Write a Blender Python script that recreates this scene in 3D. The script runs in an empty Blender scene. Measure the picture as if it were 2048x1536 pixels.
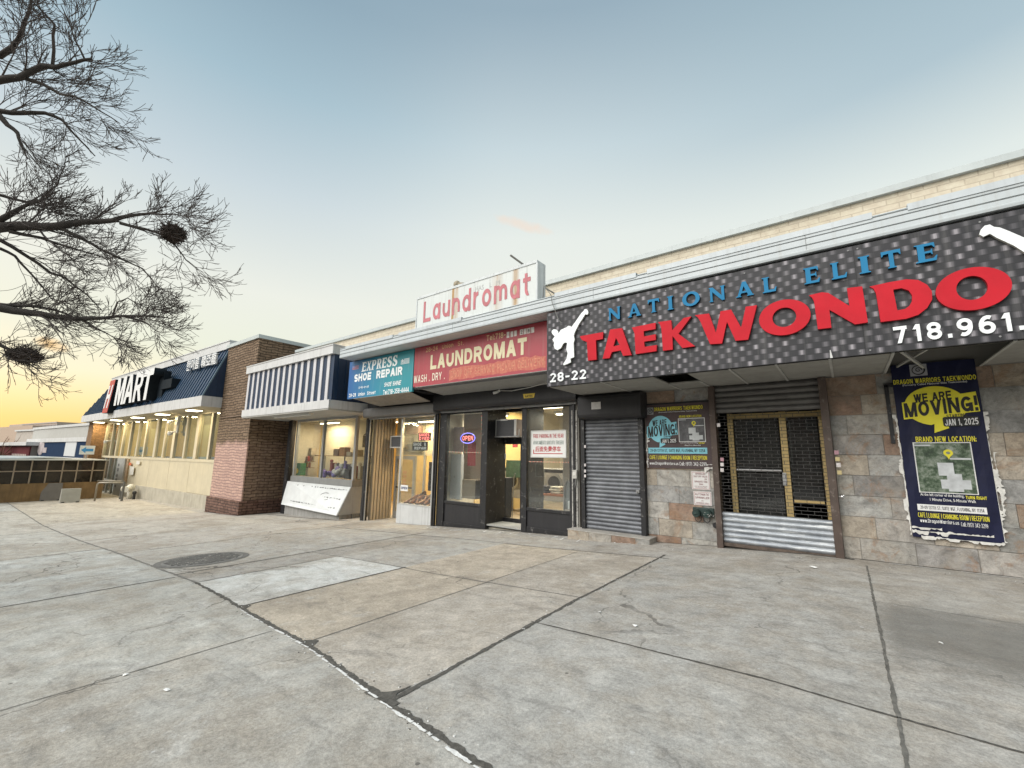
import bpy, bmesh, math, random
from mathutils import Vector, Matrix
random.seed(11)
R_ = math.radians
scn = bpy.context.scene
col = scn.collection

# ------------------------------------------------------------------ camera
E = 1.47                                   # eye height above the pavement (m)
FPX, YAW, PITCH, ROLL = 863.95, -0.655339, 0.166028, 0.014453
def _basis():
    f0 = Vector((math.sin(YAW), math.cos(YAW), 0)); r0 = Vector((math.cos(YAW), -math.sin(YAW), 0)); u0 = Vector((0, 0, 1))
    f = math.cos(PITCH)*f0 + math.sin(PITCH)*u0; u = -math.sin(PITCH)*f0 + math.cos(PITCH)*u0
    return math.cos(ROLL)*r0 + math.sin(ROLL)*u, -math.sin(ROLL)*r0 + math.cos(ROLL)*u, f
CR, CU, CF = _basis()
cam = bpy.data.cameras.new("camera"); cam.sensor_width = 36; cam.lens = FPX/2048*36
cam.clip_start = 0.05; cam.clip_end = 1500
camo = bpy.data.objects.new("camera", cam); col.objects.link(camo)
camo.matrix_world = Matrix(((CR.x, CU.x, -CF.x, 0), (CR.y, CU.y, -CF.y, 0), (CR.z, CU.z, -CF.z, E), (0, 0, 0, 1)))
scn.camera = camo

# ------------------------------------------------------------------ light and exposure
scn.render.engine = 'CYCLES'
scn.view_settings.view_transform = 'Standard'
scn.view_settings.look = 'None'
scn.view_settings.exposure = 0.0
scn.view_settings.gamma = 1.0
scn.cycles.use_denoising = True
scn.cycles.max_bounces = 6
scn.cycles.sample_clamp_indirect = 4.0
scn.cycles.caustics_reflective = False
scn.cycles.caustics_refractive = False

def s2l(c):
    return tuple(((v/255/12.92) if v/255 <= .04045 else ((v/255+.055)/1.055)**2.4) for v in c)

SUN_EL, SUN_AZ = R_(41), R_(-157)          # soft glow of the dusk sky, no hard shadow
sun = bpy.data.lights.new("dusk_sun", 'SUN'); sun.energy = 4.3; sun.angle = R_(62); sun.color = (1.0, .955, .90)
suno = bpy.data.objects.new("dusk_sun", sun); col.objects.link(suno)
_d = Vector((math.sin(SUN_AZ)*math.cos(SUN_EL), math.cos(SUN_AZ)*math.cos(SUN_EL), math.sin(SUN_EL)))
suno.rotation_euler = _d.to_track_quat('Z', 'Y').to_euler()
suno.location = (-6, -12, 20)

world = bpy.data.worlds.new("World"); scn.world = world; world.use_nodes = True
wn = world.node_tree; wn.nodes.clear()
def wnode(t, **k):
    n = wn.nodes.new(t)
    for a, b in k.items(): setattr(n, a, b)
    return n
def wlink(a, b): wn.links.new(a, b)
tc = wnode('ShaderNodeTexCoord'); sep = wnode('ShaderNodeSeparateXYZ'); wlink(tc.outputs['Generated'], sep.inputs[0])
def wmath(op, a, b=None, c=None, clamp=False):
    n = wnode('ShaderNodeMath', operation=op); n.use_clamp = clamp
    for i, v in enumerate((a, b, c)):
        if v is None: continue
        if isinstance(v, (int, float)): n.inputs[i].default_value = v
        else: wlink(v, n.inputs[i])
    return n.outputs[0]
def wramp(fac, stops):
    r = wnode('ShaderNodeValToRGB'); r.color_ramp.interpolation = 'LINEAR'
    el = r.color_ramp.elements
    while len(el) > 1: el.remove(el[-1])
    el[0].position = stops[0][0]; el[0].color = (*s2l(stops[0][1]), 1)
    for p, c in stops[1:]:
        e = el.new(p); e.color = (*s2l(c), 1)
    wlink(fac, r.inputs[0]); return r.outputs[0]
zc = wmath('MAXIMUM', sep.outputs['Z'], 0.0)
away = wramp(zc, [(0, (236, 240, 230)), (.30, (240, 246, 240)), (.45, (232, 241, 238)), (.58, (180, 202, 213)), (.72, (158, 184, 198)), (1, (158, 180, 196))])
mid_ = wramp(zc, [(0, (244, 242, 226)), (.30, (247, 249, 238)), (.47, (238, 244, 239)), (.615, (206, 222, 228)), (.77, (157, 180, 195)), (1, (158, 180, 196))])
glow = wramp(zc, [(0, (252, 208, 122)), (.05, (254, 226, 152)), (.085, (254, 240, 186)), (.13, (252, 248, 218)), (.20, (240, 245, 228)), (.31, (242, 245, 236)), (.49, (207, 221, 228)), (.63, (170, 197, 211)), (.74, (147, 174, 191)), (1, (150, 174, 190))])
hl = wmath('SQRT', wmath('ADD', wmath('MULTIPLY', sep.outputs['X'], sep.outputs['X']), wmath('MULTIPLY', sep.outputs['Y'], sep.outputs['Y'])))
caz = wmath('DIVIDE', wmath('ADD', wmath('MULTIPLY', sep.outputs['X'], -.985), wmath('MULTIPLY', sep.outputs['Y'], -.02)), wmath('MAXIMUM', hl, .001))
def wstep(lo, hi):
    mr = wnode('ShaderNodeMapRange', interpolation_type='SMOOTHSTEP'); wlink(caz, mr.inputs[0]); mr.inputs[1].default_value = lo; mr.inputs[2].default_value = hi; return mr.outputs[0]
def wmix(f, a, b):
    q = wnode('ShaderNodeMix', data_type='RGBA'); wlink(f, q.inputs[0]); wlink(a, q.inputs[6]); wlink(b, q.inputs[7]); return q
mx = wmix(wstep(.58, .97), wmix(wstep(-.35, .55), away, mid_).outputs[2], glow)
sky = wnode('ShaderNodeTexSky', sky_type='NISHITA'); sky.sun_disc = False; sky.sun_elevation = R_(4); sky.sun_rotation = R_(-95); sky.altitude = 20; sky.air_density = 1.3; sky.dust_density = 2.0
skg = wnode('ShaderNodeMix', data_type='RGBA', blend_type='MULTIPLY'); skg.inputs[0].default_value = 1; wlink(sky.outputs[0], skg.inputs[6]); skg.inputs[7].default_value = (.12, .12, .12, 1)
mx2 = wnode('ShaderNodeMix', data_type='RGBA'); mx2.inputs[0].default_value = .06; wlink(mx.outputs[2], mx2.inputs[6]); wlink(skg.outputs[2], mx2.inputs[7])
# two small lit clouds low in the west
def wisp(px, py, sx, sz, colr, amount, prev, seed):
    d = (CR*((px-1024)/FPX) - CU*((py-768)/FPX) + CF).normalized()
    t = Vector((-d.y, d.x, 0)).normalized(); u = d.cross(t); t = (t*math.cos(.25) + u*(-math.sin(.25) if u.z < 0 else math.sin(.25))); u = d.cross(t)
    def dot(v):
        n = wnode('ShaderNodeVectorMath', operation='DOT_PRODUCT'); wlink(tc.outputs['Generated'], n.inputs[0]); n.inputs[1].default_value = v; return n.outputs['Value']
    a = wmath('MULTIPLY', dot(t), 1/sx); b = wmath('MULTIPLY', dot(u), 1/sz); c = wmath('GREATER_THAN', dot(d), .5)
    r = wmath('ADD', wmath('MULTIPLY', a, a), wmath('MULTIPLY', b, b))
    nz = wnode('ShaderNodeTexNoise'); nz.inputs['Scale'].default_value = 26+seed; nz.inputs['Detail'].default_value = 6; wlink(tc.outputs['Generated'], nz.inputs['Vector'])
    m = wmath('SUBTRACT', wmath('MULTIPLY', nz.outputs[0], 2.2), wmath('ADD', r, .45), clamp=True)
    f = wmath('MULTIPLY', wmath('MULTIPLY', m, amount), c)
    q = wnode('ShaderNodeMix', data_type='RGBA'); wlink(f, q.inputs[0]); wlink(prev, q.inputs[6]); q.inputs[7].default_value = (*s2l(colr), 1); return q.outputs[2]
skyc = wisp(1045, 450, .085, .016, (246, 224, 206), .75, mx2.outputs[2], 0)
skyc = wisp(103, 690, .026, .012, (255, 208, 142), .8, skyc, 3)
bg = wnode('ShaderNodeBackground'); wlink(skyc, bg.inputs[0]); bg.inputs[1].default_value = 1.0
wo = wnode('ShaderNodeOutputWorld'); wlink(bg.outputs[0], wo.inputs[0])

# ------------------------------------------------------------------ helpers: photo rays to points on real planes
def ray(px, py): return CR*((px-1024)/FPX) - CU*((py-768)/FPX) + CF
def onY(px, py, Y):
    d = ray(px, py); p = d*(Y/d.y); return Vector((p.x, p.y, p.z+E))
def onX(px, py, X):
    d = ray(px, py); p = d*(X/d.x); return Vector((p.x, p.y, p.z+E))
def onZ(px, py, Z):
    d = ray(px, py); p = d*((Z-E)/d.z); return Vector((p.x, p.y, p.z+E))
def at(px, py, r):
    return ray(px, py).normalized()*r + Vector((0, 0, E))
GX = [(-400, -2.1), (-60, -1.62), (-36, -1.36), (-23, -1.17), (-20, -1.05), (-16, -.865), (-12.9, -.68), (-9.5, -.495), (-6.4, -.32), (-4.97, -.26), (-1.86, -.075), (-.6, -.01), (1, 0), (40, .25)]
def gz(x):
    for (a, b), (c, d) in zip(GX, GX[1:]):
        if x <= c: return b+(d-b)*(x-a)/(c-a)
    return GX[-1][1]
def onG(px, py):
    d = ray(px, py); t = 3.0
    for _ in range(300): t += .5*((gz(d.x*t)-E)/d.z - t)
    return Vector((d.x*t, d.y*t, gz(d.x*t)))
def rect(px0, py0, px1, py1, Y):
    """x0, x1, z0, z1 on the wall plane at Y from two opposite photo corners"""
    a = onY(px0, py0, Y); b = onY(px1, py1, Y)
    return min(a.x, b.x), max(a.x, b.x), min(a.z, b.z), max(a.z, b.z)

# ------------------------------------------------------------------ helpers: materials
MATS = {}
def nt_new(name):
    m = bpy.data.materials.new(name); m.use_nodes = True; nt = m.node_tree; nt.nodes.clear()
    return m, nt
class NT:
    def __init__(s, nt): s.nt = nt
    def n(s, t, **k):
        x = s.nt.nodes.new(t)
        for a, b in k.items(): setattr(x, a, b)
        return x
    def l(s, a, b): s.nt.links.new(a, b)
    def put(s, sock, v):
        if hasattr(v, 'is_linked') or hasattr(v, 'links'): s.l(v, sock)
        elif isinstance(v, (tuple, list)) and len(v) == 3 and sock.type == 'RGBA': sock.default_value = (*v, 1)
        else: sock.default_value = v
    def math(s, op, a, b=None, c=None, clamp=False):
        x = s.n('ShaderNodeMath', operation=op); x.use_clamp = clamp
        for i, v in enumerate((a, b, c)):
            if v is not None: s.put(x.inputs[i], v)
        return x.outputs[0]
    def mix(s, f, a, b, mode='MIX'):
        x = s.n('ShaderNodeMix', data_type='RGBA', blend_type=mode); s.put(x.inputs[0], f); s.put(x.inputs[6], a); s.put(x.inputs[7], b); return x.outputs[2]
    def noise(s, vec, scale, detail=4, rough=.55, dist=0):
        x = s.n('ShaderNodeTexNoise'); s.l(vec, x.inputs['Vector']); x.inputs['Scale'].default_value = scale; x.inputs['Detail'].default_value = detail
        x.inputs['Roughness'].default_value = rough; x.inputs['Distortion'].default_value = dist; return x.outputs[0]
    def ramp(s, f, stops, interp='LINEAR'):
        r = s.n('ShaderNodeValToRGB'); r.color_ramp.interpolation = interp; el = r.color_ramp.elements
        while len(el) > 1: el.remove(el[-1])
        def c4(c): return (c, c, c, 1) if isinstance(c, (int, float)) else (*c, 1)
        el[0].position = stops[0][0]; el[0].color = c4(stops[0][1])
        for p, c in stops[1:]: el.new(p).color = c4(c)
        s.put(r.inputs[0], f); return r.outputs[0]
    def obj(s):
        return s.n('ShaderNodeTexCoord').outputs['Object']
    def scalev(s, v, sc):
        m = s.n('ShaderNodeMapping'); s.l(v, m.inputs[0]); m.inputs['Scale'].default_value = sc; return m.outputs[0]
    def bsdf(s, colr, rough=.6, metal=0, bump=None, bstr=.2, bdist=.01, spec=.5, emit=None, estr=1):
        b = s.n('ShaderNodeBsdfPrincipled'); s.put(b.inputs['Base Color'], colr); s.put(b.inputs['Roughness'], rough); s.put(b.inputs['Metallic'], metal)
        b.inputs['Specular IOR Level'].default_value = spec
        if bump is not None:
            u = s.n('ShaderNodeBump'); u.inputs['Strength'].default_value = bstr; u.inputs['Distance'].default_value = bdist; s.l(bump, u.inputs['Height']); s.l(u.outputs[0], b.inputs['Normal'])
        if emit is not None:
            s.put(b.inputs['Emission Color'], emit); b.inputs['Emission Strength'].default_value = estr
        o = s.n('ShaderNodeOutputMaterial'); s.l(b.outputs[0], o.inputs[0]); return b

def paint(name, c, rough=.6, metal=0, var=.12, scale=2.5, streak=0, grime=(.09, .08, .07), bump=.05, bscale=60, spec=.5, wear=0, wearcol=(.45, .44, .42)):
    """painted or plain surface: uneven tone, run-off streaks, specks of wear"""
    if name in MATS: return MATS[name]
    m, nt = nt_new(name); t = NT(nt); v = t.obj()
    c0 = tuple(x*(1-var) for x in c); c1 = tuple(min(1, x*(1+var)) for x in c)
    k = t.ramp(t.noise(v, scale, 6, .6), [(.3, c0), (.7, c1)])
    if streak:
        s = t.noise(t.scalev(v, (7, 7, .5)), 1.6, 5, .6)
        k = t.mix(t.math('MULTIPLY', t.ramp(s, [(.5, 0.), (.72, 1.)]), streak), k, grime)
    if wear:
        w = t.noise(v, 9, 8, .72)
        k = t.mix(t.ramp(w, [(.62-.1*wear, 0.), (.66-.1*wear, 1.)]), k, wearcol)
    t.bsdf(k, t.math('ADD', t.math('MULTIPLY', t.noise(v, scale*3, 4), .25), rough-.12), metal, t.noise(v, bscale, 4), bump, .01, spec)
    MATS[name] = m; return m
def flat(name, c, rough=.55, spec=.4):
    return paint(name, c, rough, var=.05, scale=6, bump=.02, spec=spec)
def lamp(name, c, strength):
    if name in MATS: return MATS[name]
    m, nt = nt_new(name); t = NT(nt); t.bsdf((.8, .8, .8), .4, emit=c, estr=strength); MATS[name] = m; return m
def glass(name, tint=(.93, .95, .94), ref=.05, dirt=.05, dirtc=(.6, .6, .58)):
    if name in MATS: return MATS[name]
    m, nt = nt_new(name); t = NT(nt)
    tr = t.n('ShaderNodeBsdfTransparent'); tr.inputs[0].default_value = (*tint, 1)
    gl = t.n('ShaderNodeBsdfGlossy'); gl.inputs['Roughness'].default_value = .015; gl.inputs[0].default_value = (.95, .97, .98, 1)
    lw = t.n('ShaderNodeLayerWeight'); lw.inputs['Blend'].default_value = .5
    f = t.math('ADD', t.math('MULTIPLY', t.math('POWER', lw.outputs['Facing'], 5.0), .9), ref, clamp=True)
    mx = t.n('ShaderNodeMixShader'); t.l(f, mx.inputs[0]); t.l(tr.outputs[0], mx.inputs[1]); t.l(gl.outputs[0], mx.inputs[2])
    df = t.n('ShaderNodeBsdfDiffuse'); df.inputs[0].default_value = (*dirtc, 1)
    d = t.math('MULTIPLY', t.ramp(t.noise(t.obj(), 3, 6, .65), [(.35, .3), (.75, 1.)]), dirt)
    m2 = t.n('ShaderNodeMixShader'); t.l(d, m2.inputs[0]); t.l(mx.outputs[0], m2.inputs[1]); t.l(df.outputs[0], m2.inputs[2])
    o = t.n('ShaderNodeOutputMaterial'); t.l(m2.outputs[0], o.inputs[0]); MATS[name] = m; return m
def brick(name, c1, c2, mortar, bw, bh, ms=.012, bstr=.6, bdist=.02, offset=.5, warp=0, rough=.85, extra=None, noisec=.35):
    m, nt = nt_new(name); t = NT(nt); v = t.obj(); sp = t.n('ShaderNodeSeparateXYZ'); t.l(v, sp.inputs[0])
    cb = t.n('ShaderNodeCombineXYZ'); t.l(t.math('ADD', sp.outputs[0], sp.outputs[1]), cb.inputs[0]); t.l(sp.outputs[2], cb.inputs[1]); vec = cb.outputs[0]
    if warp:
        wv = t.n('ShaderNodeTexNoise'); t.l(vec, wv.inputs['Vector']); wv.inputs['Scale'].default_value = 2.2; wv.inputs['Detail'].default_value = 3
        sb = t.n('ShaderNodeVectorMath', operation='MULTIPLY_ADD'); t.l(wv.outputs[1], sb.inputs[0]); sb.inputs[1].default_value = (warp, warp, 0); t.l(vec, sb.inputs[2]); vec = sb.outputs[0]
    b = t.n('ShaderNodeTexBrick'); t.l(vec, b.inputs['Vector']); b.inputs['Scale'].default_value = 1; b.inputs['Brick Width'].default_value = bw; b.inputs['Row Height'].default_value = bh
    b.inputs['Mortar Size'].default_value = ms; b.inputs['Mortar Smooth'].default_value = .25; b.inputs['Bias'].default_value = 0; b.offset = offset
    b.inputs['Color1'].default_value = (*c1, 1); b.inputs['Color2'].default_value = (*c2, 1); b.inputs['Mortar'].default_value = (*mortar, 1)
    nz = t.noise(v, 7, 8, .65)
    k = t.mix(noisec, b.outputs[0], t.ramp(nz, [(.3, .12), (.72, .9)]), 'OVERLAY')
    if extra: k = extra(t, v, sp, k, nz)
    h = t.math('ADD', t.math('MULTIPLY', b.outputs['Fac'], -1.0), t.math('MULTIPLY', t.noise(v, 22, 8, .7), .55))
    t.bsdf(k, rough, 0, h, bstr, bdist, .3); MATS[name] = m; return m

# ------------------------------------------------------------------ helpers: things, parts, meshes
ROOT = {}
class Frame:
    """authoring frame: a wall line turned about the vertical"""
    def __init__(s, o=(0, 0, 0), phi=0.0): s.o = Vector(o); s.phi = phi; s.m = Matrix.Rotation(phi, 3, 'Z')
    def w(s, p): return s.o + s.m @ Vector(p)
    def px(s, px, py, v):
        """(u, z) where the photo ray meets the vertical plane v = const of this frame"""
        d = s.m.transposed() @ ray(px, py); o = s.m.transposed() @ (Vector((0, 0, E)) - s.o); k = (v-o.y)/d.y
        return o.x+d.x*k, o.z+d.z*k
    def pu(s, px, py, u):
        d = s.m.transposed() @ ray(px, py); o = s.m.transposed() @ (Vector((0, 0, E)) - s.o); k = (u-o.x)/d.x
        return o.y+d.y*k, o.z+d.z*k
W = Frame()
def tag(o, label, cat, group=None, kind=None):
    if label: o['label'] = label
    if cat: o['category'] = cat
    if group: o['group'] = group
    if kind: o['kind'] = kind
    return o
def thing(name, label, cat, loc, group=None, frame=W):
    o = bpy.data.objects.new(name, None); o.empty_display_size = .2; col.objects.link(o)
    o.location = frame.w(loc); o.rotation_euler = (0, 0, frame.phi)
    ROOT[o.name] = (Vector(loc), frame); tag(o, label, cat, group); return o
def root_of(o):
    while o.parent: o = o.parent
    return o
class MB:
    def __init__(s): s.v = []; s.f = []; s.mi = []; s.c = []
    def face(s, pts, mi=0, c=None):
        b = len(s.v); s.v += [tuple(p) for p in pts]; s.f.append(tuple(range(b, b+len(pts)))); s.mi.append(mi); s.c.append(c); return s
    def hexa(s, p, mi=0, c=None):
        """eight corners: bottom ring then top ring, counter-clockwise"""
        b = len(s.v); s.v += [tuple(q) for q in p]
        for q in ((3, 2, 1, 0), (4, 5, 6, 7), (0, 1, 5, 4), (1, 2, 6, 5), (2, 3, 7, 6), (3, 0, 4, 7)):
            s.f.append(tuple(b+i for i in q)); s.mi.append(mi); s.c.append(c)
        return s
    def box(s, x0, x1, y0, y1, z0, z1, mi=0, c=None):
        x0, x1 = sorted((x0, x1)); y0, y1 = sorted((y0, y1)); z0, z1 = sorted((z0, z1))
        return s.hexa([(x0, y0, z0), (x1, y0, z0), (x1, y1, z0), (x0, y1, z0), (x0, y0, z1), (x1, y0, z1), (x1, y1, z1), (x0, y1, z1)], mi, c)
    def bar(s, a, b, w, h=None, mi=0, up=(0, 0, 1)):
        a, b = Vector(a), Vector(b); h = h or w; d = (b-a).normalized(); u = Vector(up)
        if abs(d.dot(u)) > .95: u = Vector((0, 1, 0))
        sx = d.cross(u).normalized()*w/2; sy = sx.cross(d).normalized()*h/2
        r = lambda p: [p-sx-sy, p+sx-sy, p+sx+sy, p-sx+sy]
        A, B = r(a), r(b); k = len(s.v); s.v += [tuple(q) for q in A+B]
        for q in ((0, 1, 2, 3), (7, 6, 5, 4), (0, 4, 5, 1), (1, 5, 6, 2), (2, 6, 7, 3), (3, 7, 4, 0)):
            s.f.append(tuple(k+i for i in q)); s.mi.append(mi); s.c.append(None)
        return s
    def tube(s, pts, rad, n=8, mi=0, caps=True):
        pts = [Vector(p) for p in pts]; rr = rad if isinstance(rad, (list, tuple)) else [rad]*len(pts)
        k = len(s.v); prev = None
        for i, p in enumerate(pts):
            d = (pts[min(i+1, len(pts)-1)]-pts[max(i-1, 0)])
            if d.length < 1e-9: d = Vector((0, 0, 1))
            d.normalize()
            if prev is None: prev = d.orthogonal().normalized()
            a = (prev-d*prev.dot(d));  a = a.normalized() if a.length > 1e-6 else d.orthogonal().normalized(); prev = a; b = d.cross(a)
            for j in range(n):
                q = 2*math.pi*j/n; s.v.append(tuple(p+(a*math.cos(q)+b*math.sin(q))*rr[i]))
        for i in range(len(pts)-1):
            for j in range(n):
                s.f.append((k+i*n+j, k+i*n+(j+1) % n, k+(i+1)*n+(j+1) % n, k+(i+1)*n+j)); s.mi.append(mi); s.c.append(None)
        if caps:
            s.f.append(tuple(k+j for j in reversed(range(n)))); s.mi.append(mi); s.c.append(None)
            e = k+(len(pts)-1)*n; s.f.append(tuple(e+j for j in range(n))); s.mi.append(mi); s.c.append(None)
        return s
    def prism(s, poly, y0, y1, mi=0, mi2=None, ax='y'):
        """outline in x-z extruded along y (ax='y'), in y-z along x (ax='x') or in x-y along z (ax='z')"""
        n = len(poly); k = len(s.v)
        def P(a, b, t): return {'y': (a, t, b), 'x': (t, a, b), 'z': (a, b, t)}[ax]
        s.v += [P(a, b, y0) for a, b in poly]+[P(a, b, y1) for a, b in poly]
        s.f.append(tuple(k+i for i in range(n))); s.mi.append(mi); s.c.append(None)
        s.f.append(tuple(k+n+i for i in reversed(range(n)))); s.mi.append(mi); s.c.append(None)
        for i in range(n):
            s.f.append((k+(i+1) % n, k+i, k+n+i, k+n+(i+1) % n)); s.mi.append(mi if mi2 is None else mi2); s.c.append(None)
        return s
    def ball(s, c, r, n=10, m=7, sc=(1, 1, 1), mi=0, jit=0):
        k = len(s.v); c = Vector(c)
        for i in range(m+1):
            th = math.pi*i/m
            for j in range(n):
                ph = 2*math.pi*j/n; q = 1+random.uniform(-jit, jit)
                s.v.append((c.x+r*sc[0]*q*math.sin(th)*math.cos(ph), c.y+r*sc[1]*q*math.sin(th)*math.sin(ph), c.z+r*sc[2]*q*math.cos(th)))
        for i in range(m):
            for j in range(n):
                s.f.append((k+i*n+j, k+(i+1)*n+j, k+(i+1)*n+(j+1) % n, k+i*n+(j+1) % n)); s.mi.append(mi); s.c.append(None)
        return s
    def build(s, name, mats, parent=None, smooth=False, frame=W, loc=None, bevel=0):
        mats = mats if isinstance(mats, (list, tuple)) else [mats]
        off = Vector((0, 0, 0))
        if parent is not None:
            off, frame = ROOT[root_of(parent).name]
        elif loc is not None: off = Vector(loc)
        me = bpy.data.meshes.new(name); me.from_pydata([(x-off.x, y-off.y, z-off.z) for x, y, z in s.v], [], s.f)
        for m in mats: me.materials.append(m)
        me.polygons.foreach_set('material_index', s.mi)
        if any(c is not None for c in s.c):
            a = me.color_attributes.new('tint', 'FLOAT_COLOR', 'CORNER'); li = 0; dat = []
            for f, c in zip(s.f, s.c):
                if isinstance(c, list): dat += [q for e in c for q in (*e, 1)]
                else: dat += list((*(c or (.5, .5, .5)), 1))*len(f)
            a.data.foreach_set('color', dat)
        bm = bmesh.new(); bm.from_mesh(me); bmesh.ops.remove_doubles(bm, verts=bm.verts, dist=1e-6) if smooth else None
        bmesh.ops.recalc_face_normals(bm, faces=bm.faces) if not any(c is not None for c in s.c) else None
        bm.to_mesh(me); bm.free()
        if smooth: me.polygons.foreach_set('use_smooth', [True]*len(me.polygons))
        o = bpy.data.objects.new(name, me); col.objects.link(o)
        if bevel:
            b = o.modifiers.new('bevel', 'BEVEL'); b.width = bevel; b.segments = 2; b.limit_method = 'ANGLE'
        if parent is not None: o.parent = parent
        else:
            o.location = frame.w(off); o.rotation_euler = (0, 0, frame.phi); ROOT[o.name] = (off, frame)
        return o

def outline(polys, y, depth, name, mat, parent, frame=W, loc=None, mat2=None):
    """flat cut-out: closed outlines (later ones inside earlier ones are holes) in x-z, its front at y, thickness depth"""
    cu = bpy.data.curves.new(name, 'CURVE'); cu.dimensions = '2D'; cu.fill_mode = 'BOTH'; cu.extrude = depth/2
    for p in polys:
        sp = cu.splines.new('POLY'); sp.points.add(len(p)-1)
        for q, (a, b) in zip(sp.points, p): q.co = (a, b, 0, 1)
        sp.use_cyclic_u = True
    return _curve_to_mesh(cu, y, depth, name, mat, parent, frame, loc, mat2)
def _eval(cu):
    o = bpy.data.objects.new('temporary', cu); col.objects.link(o); bpy.context.view_layer.update()
    dg = bpy.context.evaluated_depsgraph_get(); me = bpy.data.meshes.new_from_object(o.evaluated_get(dg))
    bpy.data.objects.remove(o); bpy.data.curves.remove(cu); return me
def _curve_to_mesh(cu, y, depth, name, mat, parent, frame=W, loc=None, mat2=None):
    me = _eval(cu); me.name = name
    off = Vector(loc) if loc is not None else Vector((0, 0, 0))
    if parent is not None: off, frame = ROOT[root_of(parent).name]
    for v in me.vertices:
        a, b, c = v.co; v.co = (a-off.x, y+depth/2-c-off.y, b-off.z)
    me.materials.clear(); me.materials.append(mat)
    if mat2 is not None:
        me.materials.append(mat2)
        for p in me.polygons: p.material_index = 1 if abs(p.normal.y) < .5 else 0
    o = bpy.data.objects.new(name, me); col.objects.link(o)
    if parent is not None: o.parent = parent
    else: o.location = frame.w(off); o.rotation_euler = (0, 0, frame.phi); ROOT[o.name] = (off, frame)
    return o
def text(lines, y, name, mat, parent, depth=.004, bold=0.0, shear=0.0):
    """lines: (string, x0, x1, z0, z1[, rise]); every string is fitted to its box; rise tilts its baseline; one mesh part"""
    VV, FF = [], []
    for ln in lines:
        s, x0, x1, z0, z1 = ln[:5]; rise = ln[5] if len(ln) > 5 else 0
        cu = bpy.data.curves.new('t', 'FONT'); cu.body = s; cu.extrude = .02; cu.offset = bold; cu.shear = shear; cu.resolution_u = 3
        if bold: cu.space_character = 1+bold*1.6
        me = _eval(cu); k = len(VV)
        if not me.vertices: continue
        xs = [v.co.x for v in me.vertices]; ys = [v.co.y for v in me.vertices]
        ax, bx, ay, by = min(xs), max(xs), min(ys), max(ys)
        for v in me.vertices:
            u = (v.co.x-ax)/max(bx-ax, 1e-6); w = (v.co.y-ay)/max(by-ay, 1e-6)
            VV.append((x0+(x1-x0)*u, y+(depth if v.co.z < 0 else 0), z0+(z1-z0)*w+rise*u))
        for p in me.polygons: FF.append(tuple(k+i for i in p.vertices))
        bpy.data.meshes.remove(me)
    m = MB(); m.v = VV; m.f = FF; m.mi = [0]*len(FF); m.c = [None]*len(FF)
    return m.build(name, mat, parent)
def clone(root, loc, label=None, frame=None, rz=None, scale=None):
    """a copy of a thing with copies of its parts and sub-parts (mesh data shared)"""
    r = root.copy(); col.objects.link(r); r.location = loc
    if rz is not None: r.rotation_euler = (0, 0, rz)
    if scale: r.scale = scale
    if label: r['label'] = label
    def kids(src, dst):
        for c in [o for o in src.children]:
            d = c.copy(); col.objects.link(d); d.parent = dst; kids(c, d)
    kids(root, r); ROOT[r.name] = ROOT[root.name]; return r
def ell(cx, cz, rx, rz, n=40, a0=0): return [(cx+rx*math.cos(a0+2*math.pi*i/n), cz+rz*math.sin(a0+2*math.pi*i/n)) for i in range(n)]
def rrect(x0, x1, z0, z1, r, n=5):
    o = []
    for cx, cz, a in ((x1-r, z0+r, -90), (x1-r, z1-r, 0), (x0+r, z1-r, 90), (x0+r, z0+r, 180)):
        for i in range(n+1): q = R_(a+90*i/n); o.append((cx+r*math.cos(q), cz+r*math.sin(q)))
    return o
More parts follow.
